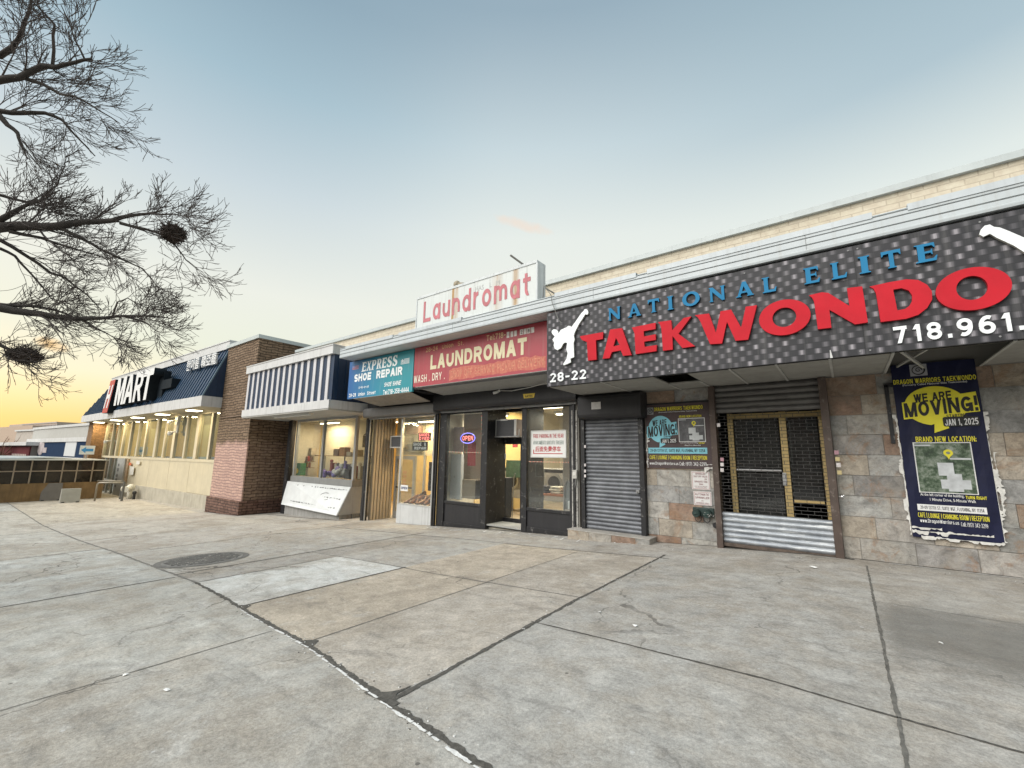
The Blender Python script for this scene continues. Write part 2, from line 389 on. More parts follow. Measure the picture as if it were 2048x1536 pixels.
# ------------------------------------------------------------------ a plain grotesque letter set drawn as strokes
def _arc(cx, cy, rx, ry, a0, a1, n=7): return [(cx+rx*math.cos(R_(a0+(a1-a0)*i/n)), cy+ry*math.sin(R_(a0+(a1-a0)*i/n))) for i in range(n+1)]
def _lp(x0=0, y0=0, x1=1, y1=1): cx, cy, rx, ry = (x0+x1)/2, (y0+y1)/2, (x1-x0)/2, (y1-y0)/2; return ('c', _arc(cx, cy, rx, ry, 0, 360, 26)[:-1])
P = lambda *p: ('p', list(p))
D = lambda a, b, c, d: ('d', (a, b, c, d))
def _S(b=.5): return ('p', _arc(.5, .75, .5, .25, 20, 180, 8)+_arc(.5, .75, .5, .25, 180, 270, 5)[1:]+_arc(.5, .25, .5, .25, 90, 0, 5)[1:]+_arc(.5, .25, .5, .25, 0, -160, 8)[1:])
GLY = {
 'A': (1.0, [D(0, 0, .5, 1), D(1, 0, .5, 1), P((.2, .28), (.8, .28))]), 'B': (.92, [P((0, 0), (0, 1)), ('p', [(0, 1), (.55, 1)]+_arc(.6, .76, .36, .24, 90, -90)+[(0, .52)]), ('p', [(0, .52), (.6, .52)]+_arc(.62, .26, .38, .26, 90, -90)+[(0, 0)])]),
 'C': (.95, [('p', _arc(.5, .5, .5, .5, 40, 320, 20))]), 'D': (.95, [P((0, 0), (0, 1)), ('p', [(0, 1), (.4, 1)]+_arc(.45, .5, .55, .5, 90, -90, 14)+[(0, 0)])]),
 'E': (.82, [P((0, 0), (0, 1)), P((0, 0), (1, 0)), P((0, .5), (.9, .5)), P((0, 1), (1, 1))]), 'F': (.78, [P((0, 0), (0, 1)), P((0, .5), (.85, .5)), P((0, 1), (1, 1))]),
 'G': (1.0, [('p', _arc(.5, .5, .5, .5, 40, 350, 22)), P((.55, .42), (1, .42)), P((1, .46), (1, 0))]), 'H': (.95, [P((0, 0), (0, 1)), P((1, 0), (1, 1)), P((0, .5), (1, .5))]), 'I': (.0, [P((.5, 0), (.5, 1))]),
 'J': (.75, [('p', [(1, 1), (1, .3)]+_arc(.5, .3, .5, .3, 0, -180, 12))]), 'K': (.95, [P((0, 0), (0, 1)), D(.12, .34, .92, 1), D(.36, .5, 1, 0)]), 'L': (.78, [P((0, 0), (0, 1)), P((0, 0), (1, 0))]),
 'M': (1.25, [P((0, 0), (0, 1)), P((1, 0), (1, 1)), D(.5, 0, .04, 1), D(.5, 0, .96, 1)]), 'N': (1.0, [P((0, 0), (0, 1)), P((1, 0), (1, 1)), D(.98, 0, .02, 1)]), 'O': (1.0, [_lp()]),
 'P': (.88, [P((0, 0), (0, 1)), ('p', [(0, 1), (.55, 1)]+_arc(.6, .72, .4, .28, 90, -90)+[(0, .44)])]), 'R': (.95, [P((0, 0), (0, 1)), ('p', [(0, 1), (.55, 1)]+_arc(.58, .74, .38, .26, 90, -90)+[(0, .48)]), D(1, 0, .55, .5)]),
 'S': (.88, [_S()]), 'T': (.88, [P((.5, 0), (.5, 1)), P((0, 1), (1, 1))]), 'U': (.95, [('p', [(0, 1), (0, .42)]+_arc(.5, .4, .5, .4, 180, 360, 14)+[(1, 1)])]), 'V': (1.0, [D(.5, 0, 0, 1), D(.5, 0, 1, 1)]),
 'W': (1.45, [D(.27, 0, 0, 1), D(.27, 0, .5, 1), D(.73, 0, .5, 1), D(.73, 0, 1, 1)]), 'X': (.95, [D(0, 0, 1, 1), D(1, 0, 0, 1)]), 'Y': (.95, [P((.5, 0), (.5, .48)), D(.5, .42, 0, 1), D(.5, .42, 1, 1)]),
 '0': (.82, [_lp()]), '1': (.38, [P((.85, 0), (.85, 1)), D(.1, .72, .8, 1)]), '2': (.82, [('p', _arc(.5, .70, .5, .30, 165, -25, 12)), D(.05, 0, .86, .60), P((0, 0), (1, 0))]),
 '3': (.82, [('p', _arc(.48, .75, .46, .25, 150, -90, 12)), ('p', _arc(.5, .25, .5, .25, 90, -150, 12))]), '4': (.85, [P((.72, 0), (.72, 1)), P((0, .25), (1, .25)), D(.02, .22, .66, 1)]), '5': (.82, [P((.1, 1), (.95, 1)), P((.1, 1), (.06, .54)), ('p', [(.06, .56)]+_arc(.48, .31, .52, .31, 105, -150, 14))]),
 '6': (.82, [_lp(0, 0, 1, .58), ('p', _arc(.62, .42, .62, .58, 65, 185, 10))]), '7': (.80, [P((0, 1), (1, 1)), D(.3, 0, .95, .96)]), '8': (.82, [_lp(.04, .52, .96, 1), _lp(0, 0, 1, .52)]), '9': (.82, [_lp(0, .42, 1, 1), ('p', _arc(.38, .58, .62, .58, -115, 5, 10))]),
 '.': (.0, [P((.5, 0), (.5, .02))]), ',': (.0, [P((.5, -.14), (.5, .06))]), ':': (.0, [P((.5, 0), (.5, .1)), P((.5, .5), (.5, .6))]), '-': (.45, [P((0, .45), (1, .45))]), '!': (.0, [P((.5, .46), (.5, 1)), P((.5, 0), (.5, .01))]), '|': (.0, [P((.5, -.05), (.5, 1.05))]), '#': (.8, [D(.2, 0, .4, 1), D(.6, 0, .8, 1), P((0, .35), (1, .35)), P((0, .68), (1, .68))]),
 '&': (.95, [_lp(.15, .52, .75, 1), _lp(0, 0, .8, .52), D(1, 0, .4, .6)]), '(': (.25, [('p', _arc(1, .5, 1, .62, 120, 240, 8))]), ')': (.25, [('p', _arc(0, .5, 1, .62, 60, -60, 8))]),
 'a': (.74, [_lp(0, 0, .96, .70), P((1, 0), (1, .70))]), 'c': (.7, [('p', _arc(.5, .35, .5, .35, 40, 320, 14))]), 'd': (.76, [_lp(0, 0, .96, .70), P((1, 0), (1, 1))]), 'e': (.74, [('p', _arc(.5, .35, .5, .35, -35, -360, 18)), P((0, .36), (1, .36))]), 'i': (.0, [P((.5, 0), (.5, .68)), P((.5, .9), (.5, 1))]), 'l': (.0, [P((.5, 0), (.5, 1))]),
 'm': (1.15, [P((0, 0), (0, .72)), ('p', [(0, .42)]+_arc(.25, .45, .25, .25, 180, 0)+[(.5, 0)]), ('p', [(.5, .42)]+_arc(.75, .45, .25, .25, 180, 0)+[(1, 0)])]), 'n': (.70, [P((0, 0), (0, .72)), ('p', [(0, .40)]+_arc(.5, .40, .5, .30, 180, 0)+[(1, 0)])]), 'o': (.76, [_lp(0, 0, 1, .70)]), 'r': (.45, [P((0, 0), (0, .72)), ('p', _arc(.9, .36, .9, .34, 180, 85))]),
 'u': (.70, [P((1, 0), (1, .70)), ('p', [(0, .70), (0, .3)]+_arc(.5, .3, .5, .3, 180, 360)+[(1, .4)])]), 't': (.5, [('p', [(.35, 1), (.35, .25)]+_arc(.70, .25, .35, .25, 180, 290)), P((0, .68), (.95, .68))]), 's': (.62, [('p', [(a, b*.70) for a, b in _S()[1]])]), 'w': (1.0, [D(.27, 0, 0, .7), D(.27, 0, .5, .7), D(.73, 0, .5, .7), D(.73, 0, 1, .7)]), 'g': (.74, [_lp(0, 0, .96, .70), ('p', [(1, .7), (1, -.1)]+_arc(.5, -.1, .5, .18, 0, -150))]),
}
def strokes(lines, y, name, mat, parent, b=.2, gap=.20, depth=0.0, shear=0.0, per_line=None):
    """lines: (string, x0, x1, z0, z1[, rise]) drawn with strokes b*height thick and fitted to their boxes; one mesh part"""
    m = MB(); lay = [0]
    for ln in lines:
        s, x0, x1, z0, z1 = ln[:5]; rise = ln[5] if len(ln) > 5 else 0; h = z1-z0
        ws = []
        for ch in s: ws.append(.42 if ch == ' ' else GLY[ch][0]*.72)
        n = len(s); tr = b; gp = gap
        tot = sum(w+(0 if c == ' ' else tr) for w, c in zip(ws, s))+gp*(n-1); k = (x1-x0)/tot
        x = x0
        for ch, w in zip(s, ws):
            if ch == ' ': x += (w+gp)*k; continue
            cw = (w+tr)*k; tx = min(tr*k, tr*h*1.6); tz = min(tr*h*.92, tr*k*1.5)
            def pt(u, v): return (x+tx/2+u*(cw-tx), z0+tz/2+v*(h-tz))
            def put(q):
                lay[0] += 1; yy = y-.00006*(lay[0] % 9)
                f = [(a+shear*(c-z0), yy, c+rise*(a-x0)/max(x1-x0, 1e-6)) for a, c in q]; m.face(f[::-1])
                if depth:
                    g = [(a, yy+depth, c) for a, _, c in f]
                    for i in range(len(f)): m.face([f[i], f[(i+1) % len(f)], g[(i+1) % len(f)], g[i]])
            for kind, d in GLY[ch][1]:
                if kind == 'd':
                    a, c, e, f = d; xa, xe = x+tx/2+a*(cw-tx), x+tx/2+e*(cw-tx); za, ze = z0+c*h, z0+f*h; t = tx*.54
                    put([(xa-t, za), (xa+t, za), (xe+t, ze), (xe-t, ze)])
                else:
                    q = [pt(*e) for e in d]; cl = kind == 'c'; L = []
                    for i in range(len(q)):
                        a = q[(i-1) % len(q)] if (cl or i) else q[0]; c = q[(i+1) % len(q)] if (cl or i < len(q)-1) else q[-1]
                        dx, dz = c[0]-a[0], c[1]-a[1]; ll = math.hypot(dx, dz) or 1; nx_, nz_ = -dz/ll, dx/ll; ex_ = (0, 0)
                        if not cl and len(q) > 1 and i in (0, len(q)-1):
                            sg = -1 if i == 0 else 1; ex_ = (sg*dx/ll*tx*.5*(len(q) == 2 or 0), sg*dz/ll*tz*.5*(len(q) == 2 or 0))
                        L.append(((q[i][0]+nx_*tx/2+ex_[0], q[i][1]+nz_*tz/2+ex_[1]), (q[i][0]-nx_*tx/2+ex_[0], q[i][1]-nz_*tz/2+ex_[1])))
                    lay[0] += 1; yy = y-.00006*(lay[0] % 9); R3 = lambda e: (e[0]+shear*(e[1]-z0), yy, e[1]+rise*(e[0]-x0)/max(x1-x0, 1e-6))
                    rng = range(len(L)) if cl else range(len(L)-1)
                    for i in rng:
                        A_, B_ = L[i], L[(i+1) % len(L)]; f = [R3(A_[0]), R3(A_[1]), R3(B_[1]), R3(B_[0])]; m.face(f[::-1])
                        if depth:
                            sft = lambda e: (e[0], e[1]+depth, e[2]); m.face([f[0], f[3], sft(f[3]), sft(f[0])]); m.face([f[1], f[2], sft(f[2]), sft(f[1])])
            x += cw+gp*k
    return m.build(name, mat, parent)
# ------------------------------------------------------------------ ground: pavement, joints, kerb, road, land
def pave_mat():
    m, nt = nt_new('pavement_concrete'); t = NT(nt); v = t.obj()
    a = t.n('ShaderNodeAttribute'); a.attribute_name = 'tint'
    n1 = t.noise(v, .55, 9, .66, .35); n2 = t.noise(v, 3.4, 9, .72, .25); n3 = t.noise(v, 42, 6, .75); n4 = t.noise(v, 150, 4, .7)
    n5 = t.noise(t.scalev(v, (1.0, 3.2, 1)), 1.7, 9, .74, .6)
    n6 = t.noise(v, 6.5, 10, .78, .2)
    k = t.mix(.45, a.outputs['Color'], t.ramp(n2, [(.30, .26), (.70, .74)]), 'OVERLAY')
    k = t.mix(t.ramp(t.noise(v, 2.2, 8, .7, .3), [(.44, 0.), (.62, .40)]), k, (.33, .285, .225))   # warm wear
    k = t.mix(t.ramp(n1, [(.49, 0.), (.62, .50)]), k, (.27, .235, .19))                          # brown foot-traffic stains
    k = t.mix(t.ramp(n5, [(.53, 0.), (.66, .45)]), k, (.165, .158, .146))                        # grey smears
    k = t.mix(t.ramp(t.noise(v, 1.5, 10, .8, .25), [(.56, 0.), (.68, .50)]), k, (.52, .515, .49))    # salt bloom
    k = t.mix(.40, k, t.ramp(n6, [(.30, .24), (.70, .76)]), 'OVERLAY')
    k = t.mix(.55, k, t.ramp(n3, [(.25, .18), (.75, .82)]), 'OVERLAY')
    k = t.mix(.40, k, t.ramp(n4, [(.25, .2), (.75, .8)]), 'OVERLAY')
    sp = t.n('ShaderNodeTexVoronoi'); t.l(v, sp.inputs['Vector']); sp.inputs['Scale'].default_value = 7.0; sp.inputs['Randomness'].default_value = 1
    sc = t.n('ShaderNodeSeparateColor'); t.l(sp.outputs['Color'], sc.inputs[0])
    spot = t.math('MULTIPLY', t.math('LESS_THAN', sp.outputs['Distance'], t.math('MULTIPLY', sc.outputs[1], .11)), t.math('GREATER_THAN', sc.outputs[0], .50))
    k = t.mix(t.math('MULTIPLY', spot, .6), k, t.mix(t.math('GREATER_THAN', sc.outputs[2], .55), (.05, .048, .045), (.55, .55, .54)))
    # long dark hairline cracks
    vo = t.n('ShaderNodeTexVoronoi', feature='DISTANCE_TO_EDGE'); vo.inputs['Scale'].default_value = .33
    dv = t.n('ShaderNodeTexNoise'); t.l(v, dv.inputs['Vector']); dv.inputs['Scale'].default_value = 1.4; dv.inputs['Detail'].default_value = 5
    ma = t.n('ShaderNodeVectorMath', operation='MULTIPLY_ADD'); t.l(dv.outputs[1], ma.inputs[0]); ma.inputs[1].default_value = (1.2, 1.2, 0); t.l(v, ma.inputs[2]); t.l(ma.outputs[0], vo.inputs['Vector'])
    k = t.mix(t.math('MULTIPLY', t.math('LESS_THAN', vo.outputs[0], .0035), t.ramp(n1, [(.45, 0.), (.6, .7)])), k, (.07, .065, .06))
    h = t.math('ADD', t.math('MULTIPLY', n3, .7), t.math('ADD', t.math('MULTIPLY', n4, .4), t.math('MULTIPLY', n2, 1.6)))
    t.bsdf(k, t.ramp(n2, [(.3, .72), (.7, .92)]), 0, h, .55, .014, .25); return m
PAVE = pave_mat()
CRACK = [(-60, 2.56), (-11.7, 2.55), (-7.64, 2.5), (-5.71, 2.35), (-3.89, 2.21), (-2.55, 2.0), (-1.61, 1.87), (1, 1.6), (14, 1.2)]
def yc(x):
    for (a, b), (c, d) in zip(CRACK, CRACK[1:]):
        if x <= c: return b+(d-b)*(x-a)/(c-a)
    return CRACK[-1][1]
def slab(mb, x0, x1, ya, yb, c):
    xs = sorted({x0, x1} | {x for x, _ in GX if x0 < x < x1} | {x for x, _ in CRACK if x0 < x < x1} | {x0+(x1-x0)*i/4 for i in range(1, 4)})
    fa = ya if callable(ya) else (lambda x: ya); fb = yb if callable(yb) else (lambda x: yb)
    for a, b in zip(xs, xs[1:]):
        n = 4
        for i in range(n):
            q = lambda x, k: fa(x)+(fb(x)-fa(x))*k/n
            mb.face([(a, q(a, i), gz(a)), (b, q(b, i), gz(b)), (b, q(b, i+1), gz(b)), (a, q(a, i+1), gz(a))], 0, c)
pv = MB()
LG = (.445, .45, .428); GR = (.395, .385, .358); TAN = (.46, .405, .33); DK = (.36, .345, .318); WH = (.60, .605, .58)
A_X = [-60, -45, -30, -20, -13.5, -8.34, -4.6, -1.5, 1.6, 4.7, 14]
A_C = [LG, LG, (.45, .43, .385), (.44, .428, .39), LG, (.425, .418, .385), (.405, .394, .362), (.405, .392, .358), GR, GR]
for (x0, x1), c in zip(zip(A_X, A_X[1:]), A_C): slab(pv, x0, x1, -2.6, yc, c)
B = [(-60, -40, LG), (-40, -30, (.46, .42, .355)), (-30, -23, (.46, .425, .36)), (-23, -16, (.45, .425, .38)), (-16, -12.2, (.42, .40, .365)), (-12.2, -8.55, GR), (-8.55, -7.6, DK), (-7.6, -5.74, WH), (-5.74, -4.0, TAN), (-4.0, -2.55, (.43, .395, .345)), (-2.55, .09, GR), (.09, 2.75, (.39, .375, .345)), (2.75, 5.4, GR), (5.4, 14, GR)]
for x0, x1, c in B:
    f_ = random.uniform(.93, 1.02); up = tuple(q*f_ for q in c)
    slab(pv, x0, x1, yc, 4.7 if x1 <= -2.5 else 3.66, c)
    slab(pv, x0, x1, 4.7 if x1 <= -2.5 else 3.66, 7.3, up if c is not WH else GR)
    slab(pv, x0, x1, 7.3, 12.0, tuple(q*1.02 for q in DK))
sw = pv.build('sidewalk', PAVE); sw['kind'] = 'structure'
# joints and the wide broken seam, each with a ragged edge
JM = paint('joint_dirt', (.085, .080, .070), .95, var=.45, scale=30, bump=.5, bscale=90)
JL = paint('joint_thin', (.17, .163, .148), .95, var=.4, scale=14, bump=.3)
def strip(mb, pts, w, jag, mi=0, step=.05, lift=.004):
    acc = []; pts = [Vector((x, y, 0)) for x, y in pts]
    for a, b in zip(pts, pts[1:]):
        n = max(1, int((b-a).length/step))
        for i in range(n): acc.append(a.lerp(b, i/n))
    acc.append(pts[-1]); L = []; Rr = []; wl = w/2; wr = w/2
    for i, p in enumerate(acc):
        d = (acc[min(i+1, len(acc)-1)]-acc[max(0, i-1)]).normalized(); nrm = Vector((-d.y, d.x, 0))
        wl = .6*wl+.4*(w/2*(1+random.uniform(-jag, jag*1.6))); wr = .6*wr+.4*(w/2*(1+random.uniform(-jag, jag*1.6)))
        for lst, q in ((L, p+nrm*wl), (Rr, p-nrm*wr)): lst.append((q.x, q.y, gz(q.x)+lift))
    for i in range(len(acc)-1): mb.face([L[i], Rr[i], Rr[i+1], L[i+1]], mi)
jb = MB()
strip(jb, [(x, yc(x)) for x in (-40, -11.7, -7.64)], .035, .8, 1)
strip(jb, [(x, yc(x)) for x in (-7.64, -5.71, -3.89, -2.55, -1.61, 1, 8)], .034, 1.0, 0, .015)
strip(jb, [(-2.5, yc(-2.5)+.02), (-2.57, 4.6)], .030, .95, 0, .03); strip(jb, [(-2.57, 4.6), (-2.56, 7.6)], .03, .6, 0)
strip(jb, [(.09, 2.2), (.10, 3.6), (.085, 8.3)], .017, .9, 2, .03)
strip(jb, [(-2.6, 3.74), (0, 3.62), (6, 3.55)], .014, .9, 0, .03)
for x, y0, y1, w in ((-5.74, 2.35, 4.75, .03), (-7.6, 2.45, 4.6, .018), (-8.55, 2.5, 7.6, .03), (-12.2, 2.5, 8.2, .022), (-16, 2.5, 8, .022), (-23, 2.5, 7.5, .02), (-4.0, 2.25, 4.7, .012), (-4.0, 4.7, 7.2, .010), (-8.34, -2.6, 2.45, .024), (-13.5, -2.6, 2.5, .03), (-20, -2.6, 2.5, .03), (-30, -2.6, 2.5, .03), (-4.6, -2.6, 2.2, .010), (-1.5, -2.6, 1.8, .010), (1.6, -2.6, 1.5, .02), (2.75, 1.5, 8.6, .03)):
    strip(jb, [(x, y0), (x+.01, y1)], w, .6, 0 if w > .02 else 1, .04)
strip(jb, [(-9.5, 8.74), (-3.3, 8.75)], .045, .9, 0, .03); strip(jb, [(-3.1, 8.775), (-1.9, 8.775)], .03, .9, 0, .03); strip(jb, [(-1.9, 8.69), (-.05, 8.69)], .05, .9, 0, .03); strip(jb, [(.0, 8.775), (5, 8.775)], .03, .9, 0, .03); strip(jb, [(-19, 8.45), (-13, 8.42)], .05, .9, 0, .04); strip(jb, [(-23.1, 7.55), (-19.5, 7.55)], .04, .9, 0, .04)
strip(jb, [(-8.5, 4.7), (-2.6, 4.7)], .014, .6, 1); strip(jb, [(-12, 7.25), (-2.6, 7.3), (-2.4, 7.3)], .018, .6, 0); strip(jb, [(.1, 6.3), (3, 6.3)], .008, .6, 1)
cx_, cy_ = -2.555, yc(-2.555)
def fil(sg, r):
    # rounded slab corner beside the seam: the gap between corner arc and the two joints is filled with dirt
    c = (cx_+sg*r, cy_+r+.02); arc = [(c[0]-sg*r*math.sin(R_(q)), c[1]-r*math.cos(R_(q))) for q in range(0, 91, 10)]
    poly = [(cx_-sg*.012, cy_-.03), (c[0], cy_-.03)]+arc+[(cx_-sg*.012, c[1])]
    jb.face([(x, y, gz(x)+.0055+.0004*sg) for x, y in poly], 0)
fil(-1, .19); fil(1, .13)
for x in (-3.95, -5.68): jb.face([(x-.10, yc(x-.10)+.012, gz(x)+.0052), (x+.10, yc(x+.1)+.012, gz(x)+.0052), (x+.015, yc(x)+.10, gz(x)+.0052), (x-.015, yc(x)+.10, gz(x)+.0052)], 0)
jo = jb.build('sidewalk_joints', [JM, JL, paint('joint_mid', (.13, .124, .11), .95, var=.5, scale=9, bump=.5)]); jo['kind'] = 'structure'
sn = MB(); SN = paint('salt_crust', (.66, .66, .64), .95, var=.2, scale=20, bump=.5)
x = -5.6
while x < 3:
    ln = random.uniform(.03, .22)
    strip(sn, [(x, yc(x)-.028-random.uniform(0, .012)), (x+ln, yc(x+ln)-.03)], random.uniform(.008, .018), .95, 0, .01, .006); x += ln+random.uniform(.004, .04)*(1 if random.random() < .85 else 5)
for x0, x1 in ((.35, .95), (1.1, 1.9)):                                      # salt line along the foot of the stone wall
    strip(sn, [(x0, 8.70), (x1, 8.69)], .02, .9, 0, .02, .006)
for k in range(60):
    a = random.uniform(-9.4, -3.2); strip(sn, [(a, 8.62-random.random()**2*.5), (a+random.uniform(.03, .12), 8.6-random.random()**2*.5)], random.uniform(.01, .035), .9, 0, .02, .006)
for k in range(420):                                                          # chips and crumbs along the seams and the wall foot
    if k < 220: x = random.uniform(-6, 1.2); y = yc(x)+random.gauss(.0, .05)
    elif k < 300: y = random.uniform(2.1, 7.4); x = -2.56+random.gauss(0, .035)
    else: x = random.uniform(-9, 2.2); y = 8.55-abs(random.gauss(0, .25))
    r = random.uniform(.002, .0065); sn.ball((x, y, gz(x)+r*.6), r, 5, 3, (1.2, 1, .7), jit=.25, mi=random.choice((0, 0, 1)))
so = sn.build('salt_residue', [SN, paint('crumb_dark', (.10, .095, .085), .95)]); tag(so, 'white road salt crust along the pavement seam and the shop fronts', 'salt', kind='stuff')
# wet stain: a darker slab of damp concrete by the right-hand joint
def stain_mat():
    m, nt = nt_new('damp_concrete'); t = NT(nt); v = t.obj(); n = t.noise(v, 3, 7, .65, .5)
    a = t.n('ShaderNodeAttribute'); a.attribute_name = 'tint'
    k = t.mix(n, (.16, .155, .142), (.31, .30, .272)); b = t.n('ShaderNodeBsdfPrincipled'); t.l(k, b.inputs[0]); b.inputs['Roughness'].default_value = .7
    tr = t.n('ShaderNodeBsdfTransparent'); mx = t.n('ShaderNodeMixShader'); sc = t.n('ShaderNodeSeparateColor'); t.l(a.outputs[0], sc.inputs[0])
    f = t.math('MULTIPLY', t.ramp(t.math('ADD', sc.outputs[0], t.math('MULTIPLY', t.math('SUBTRACT', n, .5), .9)), [(.15, 0.), (.95, 1.)]), .5)
    t.l(f, mx.inputs[0]); t.l(tr.outputs[0], mx.inputs[1]); t.l(b.outputs[0], mx.inputs[2]); o = t.n('ShaderNodeOutputMaterial'); t.l(mx.outputs[0], o.inputs[0]); return m
st = MB(); nx, ny = 16, 10
for i in range(nx):
    for j in range(ny):
        def pt(a, b): return (.08+2.6*a/nx, 4.3+2.3*b/ny)
        def cv(a, b): return min(1, (a+.6)/1.6)*min(1, (nx-a)/4)*min(1, b/4)*min(1, (ny-b)/2.5)
        q = [(i, j), (i+1, j), (i+1, j+1), (i, j+1)]
        st.face([(*pt(a, b), gz(pt(a, b)[0])+.004) for a, b in q], 0, (0, 0, 0)); st.c[-1] = [(cv(a, b),)*3 for a, b in q]
sto = st.build('sidewalk_stain', stain_mat()); sto['kind'] = 'structure'
kb = MB()
for a, b in zip([-60, -36, -23, -16, -9.5, -4, -1, 1], [-36, -23, -16, -9.5, -4, -1, 1, 14]):
    kb.hexa([(a, -2.78, gz(a)-.3), (b, -2.78, gz(b)-.3), (b, -2.6, gz(b)-.3), (a, -2.6, gz(a)-.3), (a, -2.78, gz(a)), (b, -2.78, gz(b)), (b, -2.6, gz(b)), (a, -2.6, gz(a))])
kb.build('kerb', paint('kerb_stone', (.36, .36, .34), .85, streak=.3))['kind'] = 'structure'
rd = MB(); ld = MB()
for (a, _), (b, _) in zip(GX, GX[1:]):
    rd.face([(a, -13, gz(a)-.14), (b, -13, gz(b)-.14), (b, -2.79, gz(b)-.14), (a, -2.79, gz(a)-.14)])
    ld.face([(a, -400, gz(a)-.2), (b, -400, gz(b)-.2), (b, 400, gz(b)-.2), (a, 400, gz(a)-.2)])
rd.build('road', paint('asphalt', (.055, .055, .057), .9, var=.25, scale=2, bump=.4, bscale=120))['kind'] = 'structure'
ld.build('ground', paint('ground_far', (.22, .21, .20), .95, var=.2, scale=.2))['kind'] = 'structure'

# manhole cover
mc = onG(407, 1119); ml = onG(333, 1119); mrr = onG(482, 1119); mr_ = (mrr-ml).length/2*.93
def ring(cx, cy, r, n=48): return [(cx+r*math.cos(2*math.pi*i/n), cy+r*math.sin(2*math.pi*i/n)) for i in range(n)]
t0 = thing('manhole_cover', 'round cast iron manhole cover set into the pavement', 'manhole', (mc.x, mc.y, mc.z))
MH = paint('cast_iron', (.17, .165, .155), .75, var=.3, scale=14, wear=.5, wearcol=(.42, .40, .36), bump=.4)
def tilt(o): o.rotation_euler = (0, -math.atan((gz(mc.x+1)-gz(mc.x-1))/2), 0)
m = MB(); a = ring(mc.x, mc.y, mr_); b = ring(mc.x, mc.y, mr_*.86)
for i in range(48): m.face([(*a[i], mc.z+.006), (*a[(i+1) % 48], mc.z+.006), (*b[(i+1) % 48], mc.z+.009), (*b[i], mc.z+.009)])
tilt(m.build('frame_ring', paint('iron_ring', (.14, .135, .125), .8, var=.3, scale=10), t0))
m = MB(); m.face([(x, y, mc.z+.007) for x, y in ring(mc.x, mc.y, mr_*.86)])
for i in range(-9, 10):
    for j in range(-9, 10):
        dx, dy = i*mr_*.09+(.045*mr_ if j % 2 else 0), j*mr_*.09
        if math.hypot(dx, dy) < mr_*.78: m.box(mc.x+dx-.022*mr_, mc.x+dx+.022*mr_, mc.y+dy-.03*mr_, mc.y+dy+.03*mr_, mc.z+.0075, mc.z+.016)
tilt(m.build('lid', MH, t0))

# scraps of litter on the pavement
LP = flat('litter_paper', (.75, .75, .73)); lit = None
for px, py, lab in ((1628, 1137, 'crumpled scrap of white paper lying in front of the grille gate'), (1199, 1226, 'small torn white paper scrap on the pavement left of the middle joint'), (1883, 1288, 'small white paper scrap lying on the dark damp patch'), (1270, 1253, 'small white fleck of paper between the two pavement joints in front of the poster wall'), (250, 1351, 'white fleck of paper in the lower left pavement slab'), (333, 1383, 'lower white paper fleck on the left pavement slab')):
    p = onG(px, py); m = MB(); r = .045 if py < 1140 else .022
    k = [(p.x+r*random.uniform(.5, 1.3)*math.cos(q*1.05), p.y+r*random.uniform(.4, 1.2)*math.sin(q*1.05), p.z+.006+random.random()*r*.5) for q in range(6)]
    c = (p.x, p.y, p.z+r*.7)
    for i in range(6): m.face([k[i], k[(i+1) % 6], c])
    m.face(k); tag(m.build('paper_scrap', LP, loc=p), lab, 'litter', 'paper scraps on the pavement')

# ------------------------------------------------------------------ the row of shops
YF = 8.8                                            # line of the shop fronts
SOF = 1.37+E                                        # underside of the overhang
CB = brick('cream_brick', (.56, .50, .39), (.60, .535, .425), (.47, .41, .32), .30, .10, .008, .5, .008, rough=.8, noisec=.2)
ALU = paint('aluminium_white', (.47, .51, .53), .42, var=.08, scale=1.2, streak=.35, grime=(.35, .34, .31), bump=.03, bscale=30)
ALUD = paint('aluminium_groove', (.20, .21, .21), .7)
COP = paint('coping_metal', (.44, .48, .48), .45, var=.08, streak=.15)
SOFM = paint('soffit_tile', (.30, .295, .275), .8, var=.12, scale=4, streak=.2)
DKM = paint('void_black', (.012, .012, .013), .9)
sb = thing('shop_building', 'long single storey shop row with cream brick parapet over a white ribbed metal fascia', 'building', (-6, YF, gz(-6)))
PT = 4.42+E
m = MB(); m.box(-18.6, 14, YF+.02, YF+.35, SOF+.3, PT-.11); m.box(-18.6, -18.3, YF+.35, 26, SOF, PT-.11); m.box(13.7, 14, YF+.35, 26, -.5, PT-.11); m.box(-18.6, 14, 25.7, 26, -2, PT-.11)
m.build('parapet_wall', CB, sb)
m = MB(); m.box(-18.65, 14, YF-.05, YF+.42, PT-.11, PT); m.build('coping', COP, sb)
m = MB(); m.box(-18.3, 13.7, YF+.35, 25.7, PT-.6, PT-.5); m.build('roof', paint('roof_felt', (.12, .12, .12), .9), sb)
# fascia: three ribs with shadow grooves, over the overhang
FZ0, FZ1, FY = 2.92+E, 3.235+E, 7.10
prof = [(FY, FZ0), (FY-.006, FZ0+.03), (FY-.006, FZ0+.045), (FY, FZ0+.05), (FY, FZ0+.105), (FY+.012, FZ0+.11), (FY+.012, FZ0+.12), (FY, FZ0+.125), (FY, FZ0+.21), (FY+.012, FZ0+.215), (FY+.012, FZ0+.224), (FY, FZ0+.229), (FY, FZ0+.272), (FY+.012, FZ0+.276), (FY+.012, FZ0+.283), (FY, FZ0+.287), (FY-.004, FZ1-.02), (FY+.02, FZ1), (FY+.3, FZ1+.02), (FY+.3, FZ0)]
m = MB(); m.prism(prof, -12.2, 14, 0, ax='x')
for z in (FZ0+.115, FZ0+.2195, FZ0+.2795): m.box(-12.19, 13.99, FY+.009, FY+.0118, z-.0035, z+.0035, 1)
for x in (-10.9, -7.3, -3.55, -.2, 3.1): m.box(x, x+.006, FY-.003, FY+.001, FZ0+.02, FZ1-.03, 1)
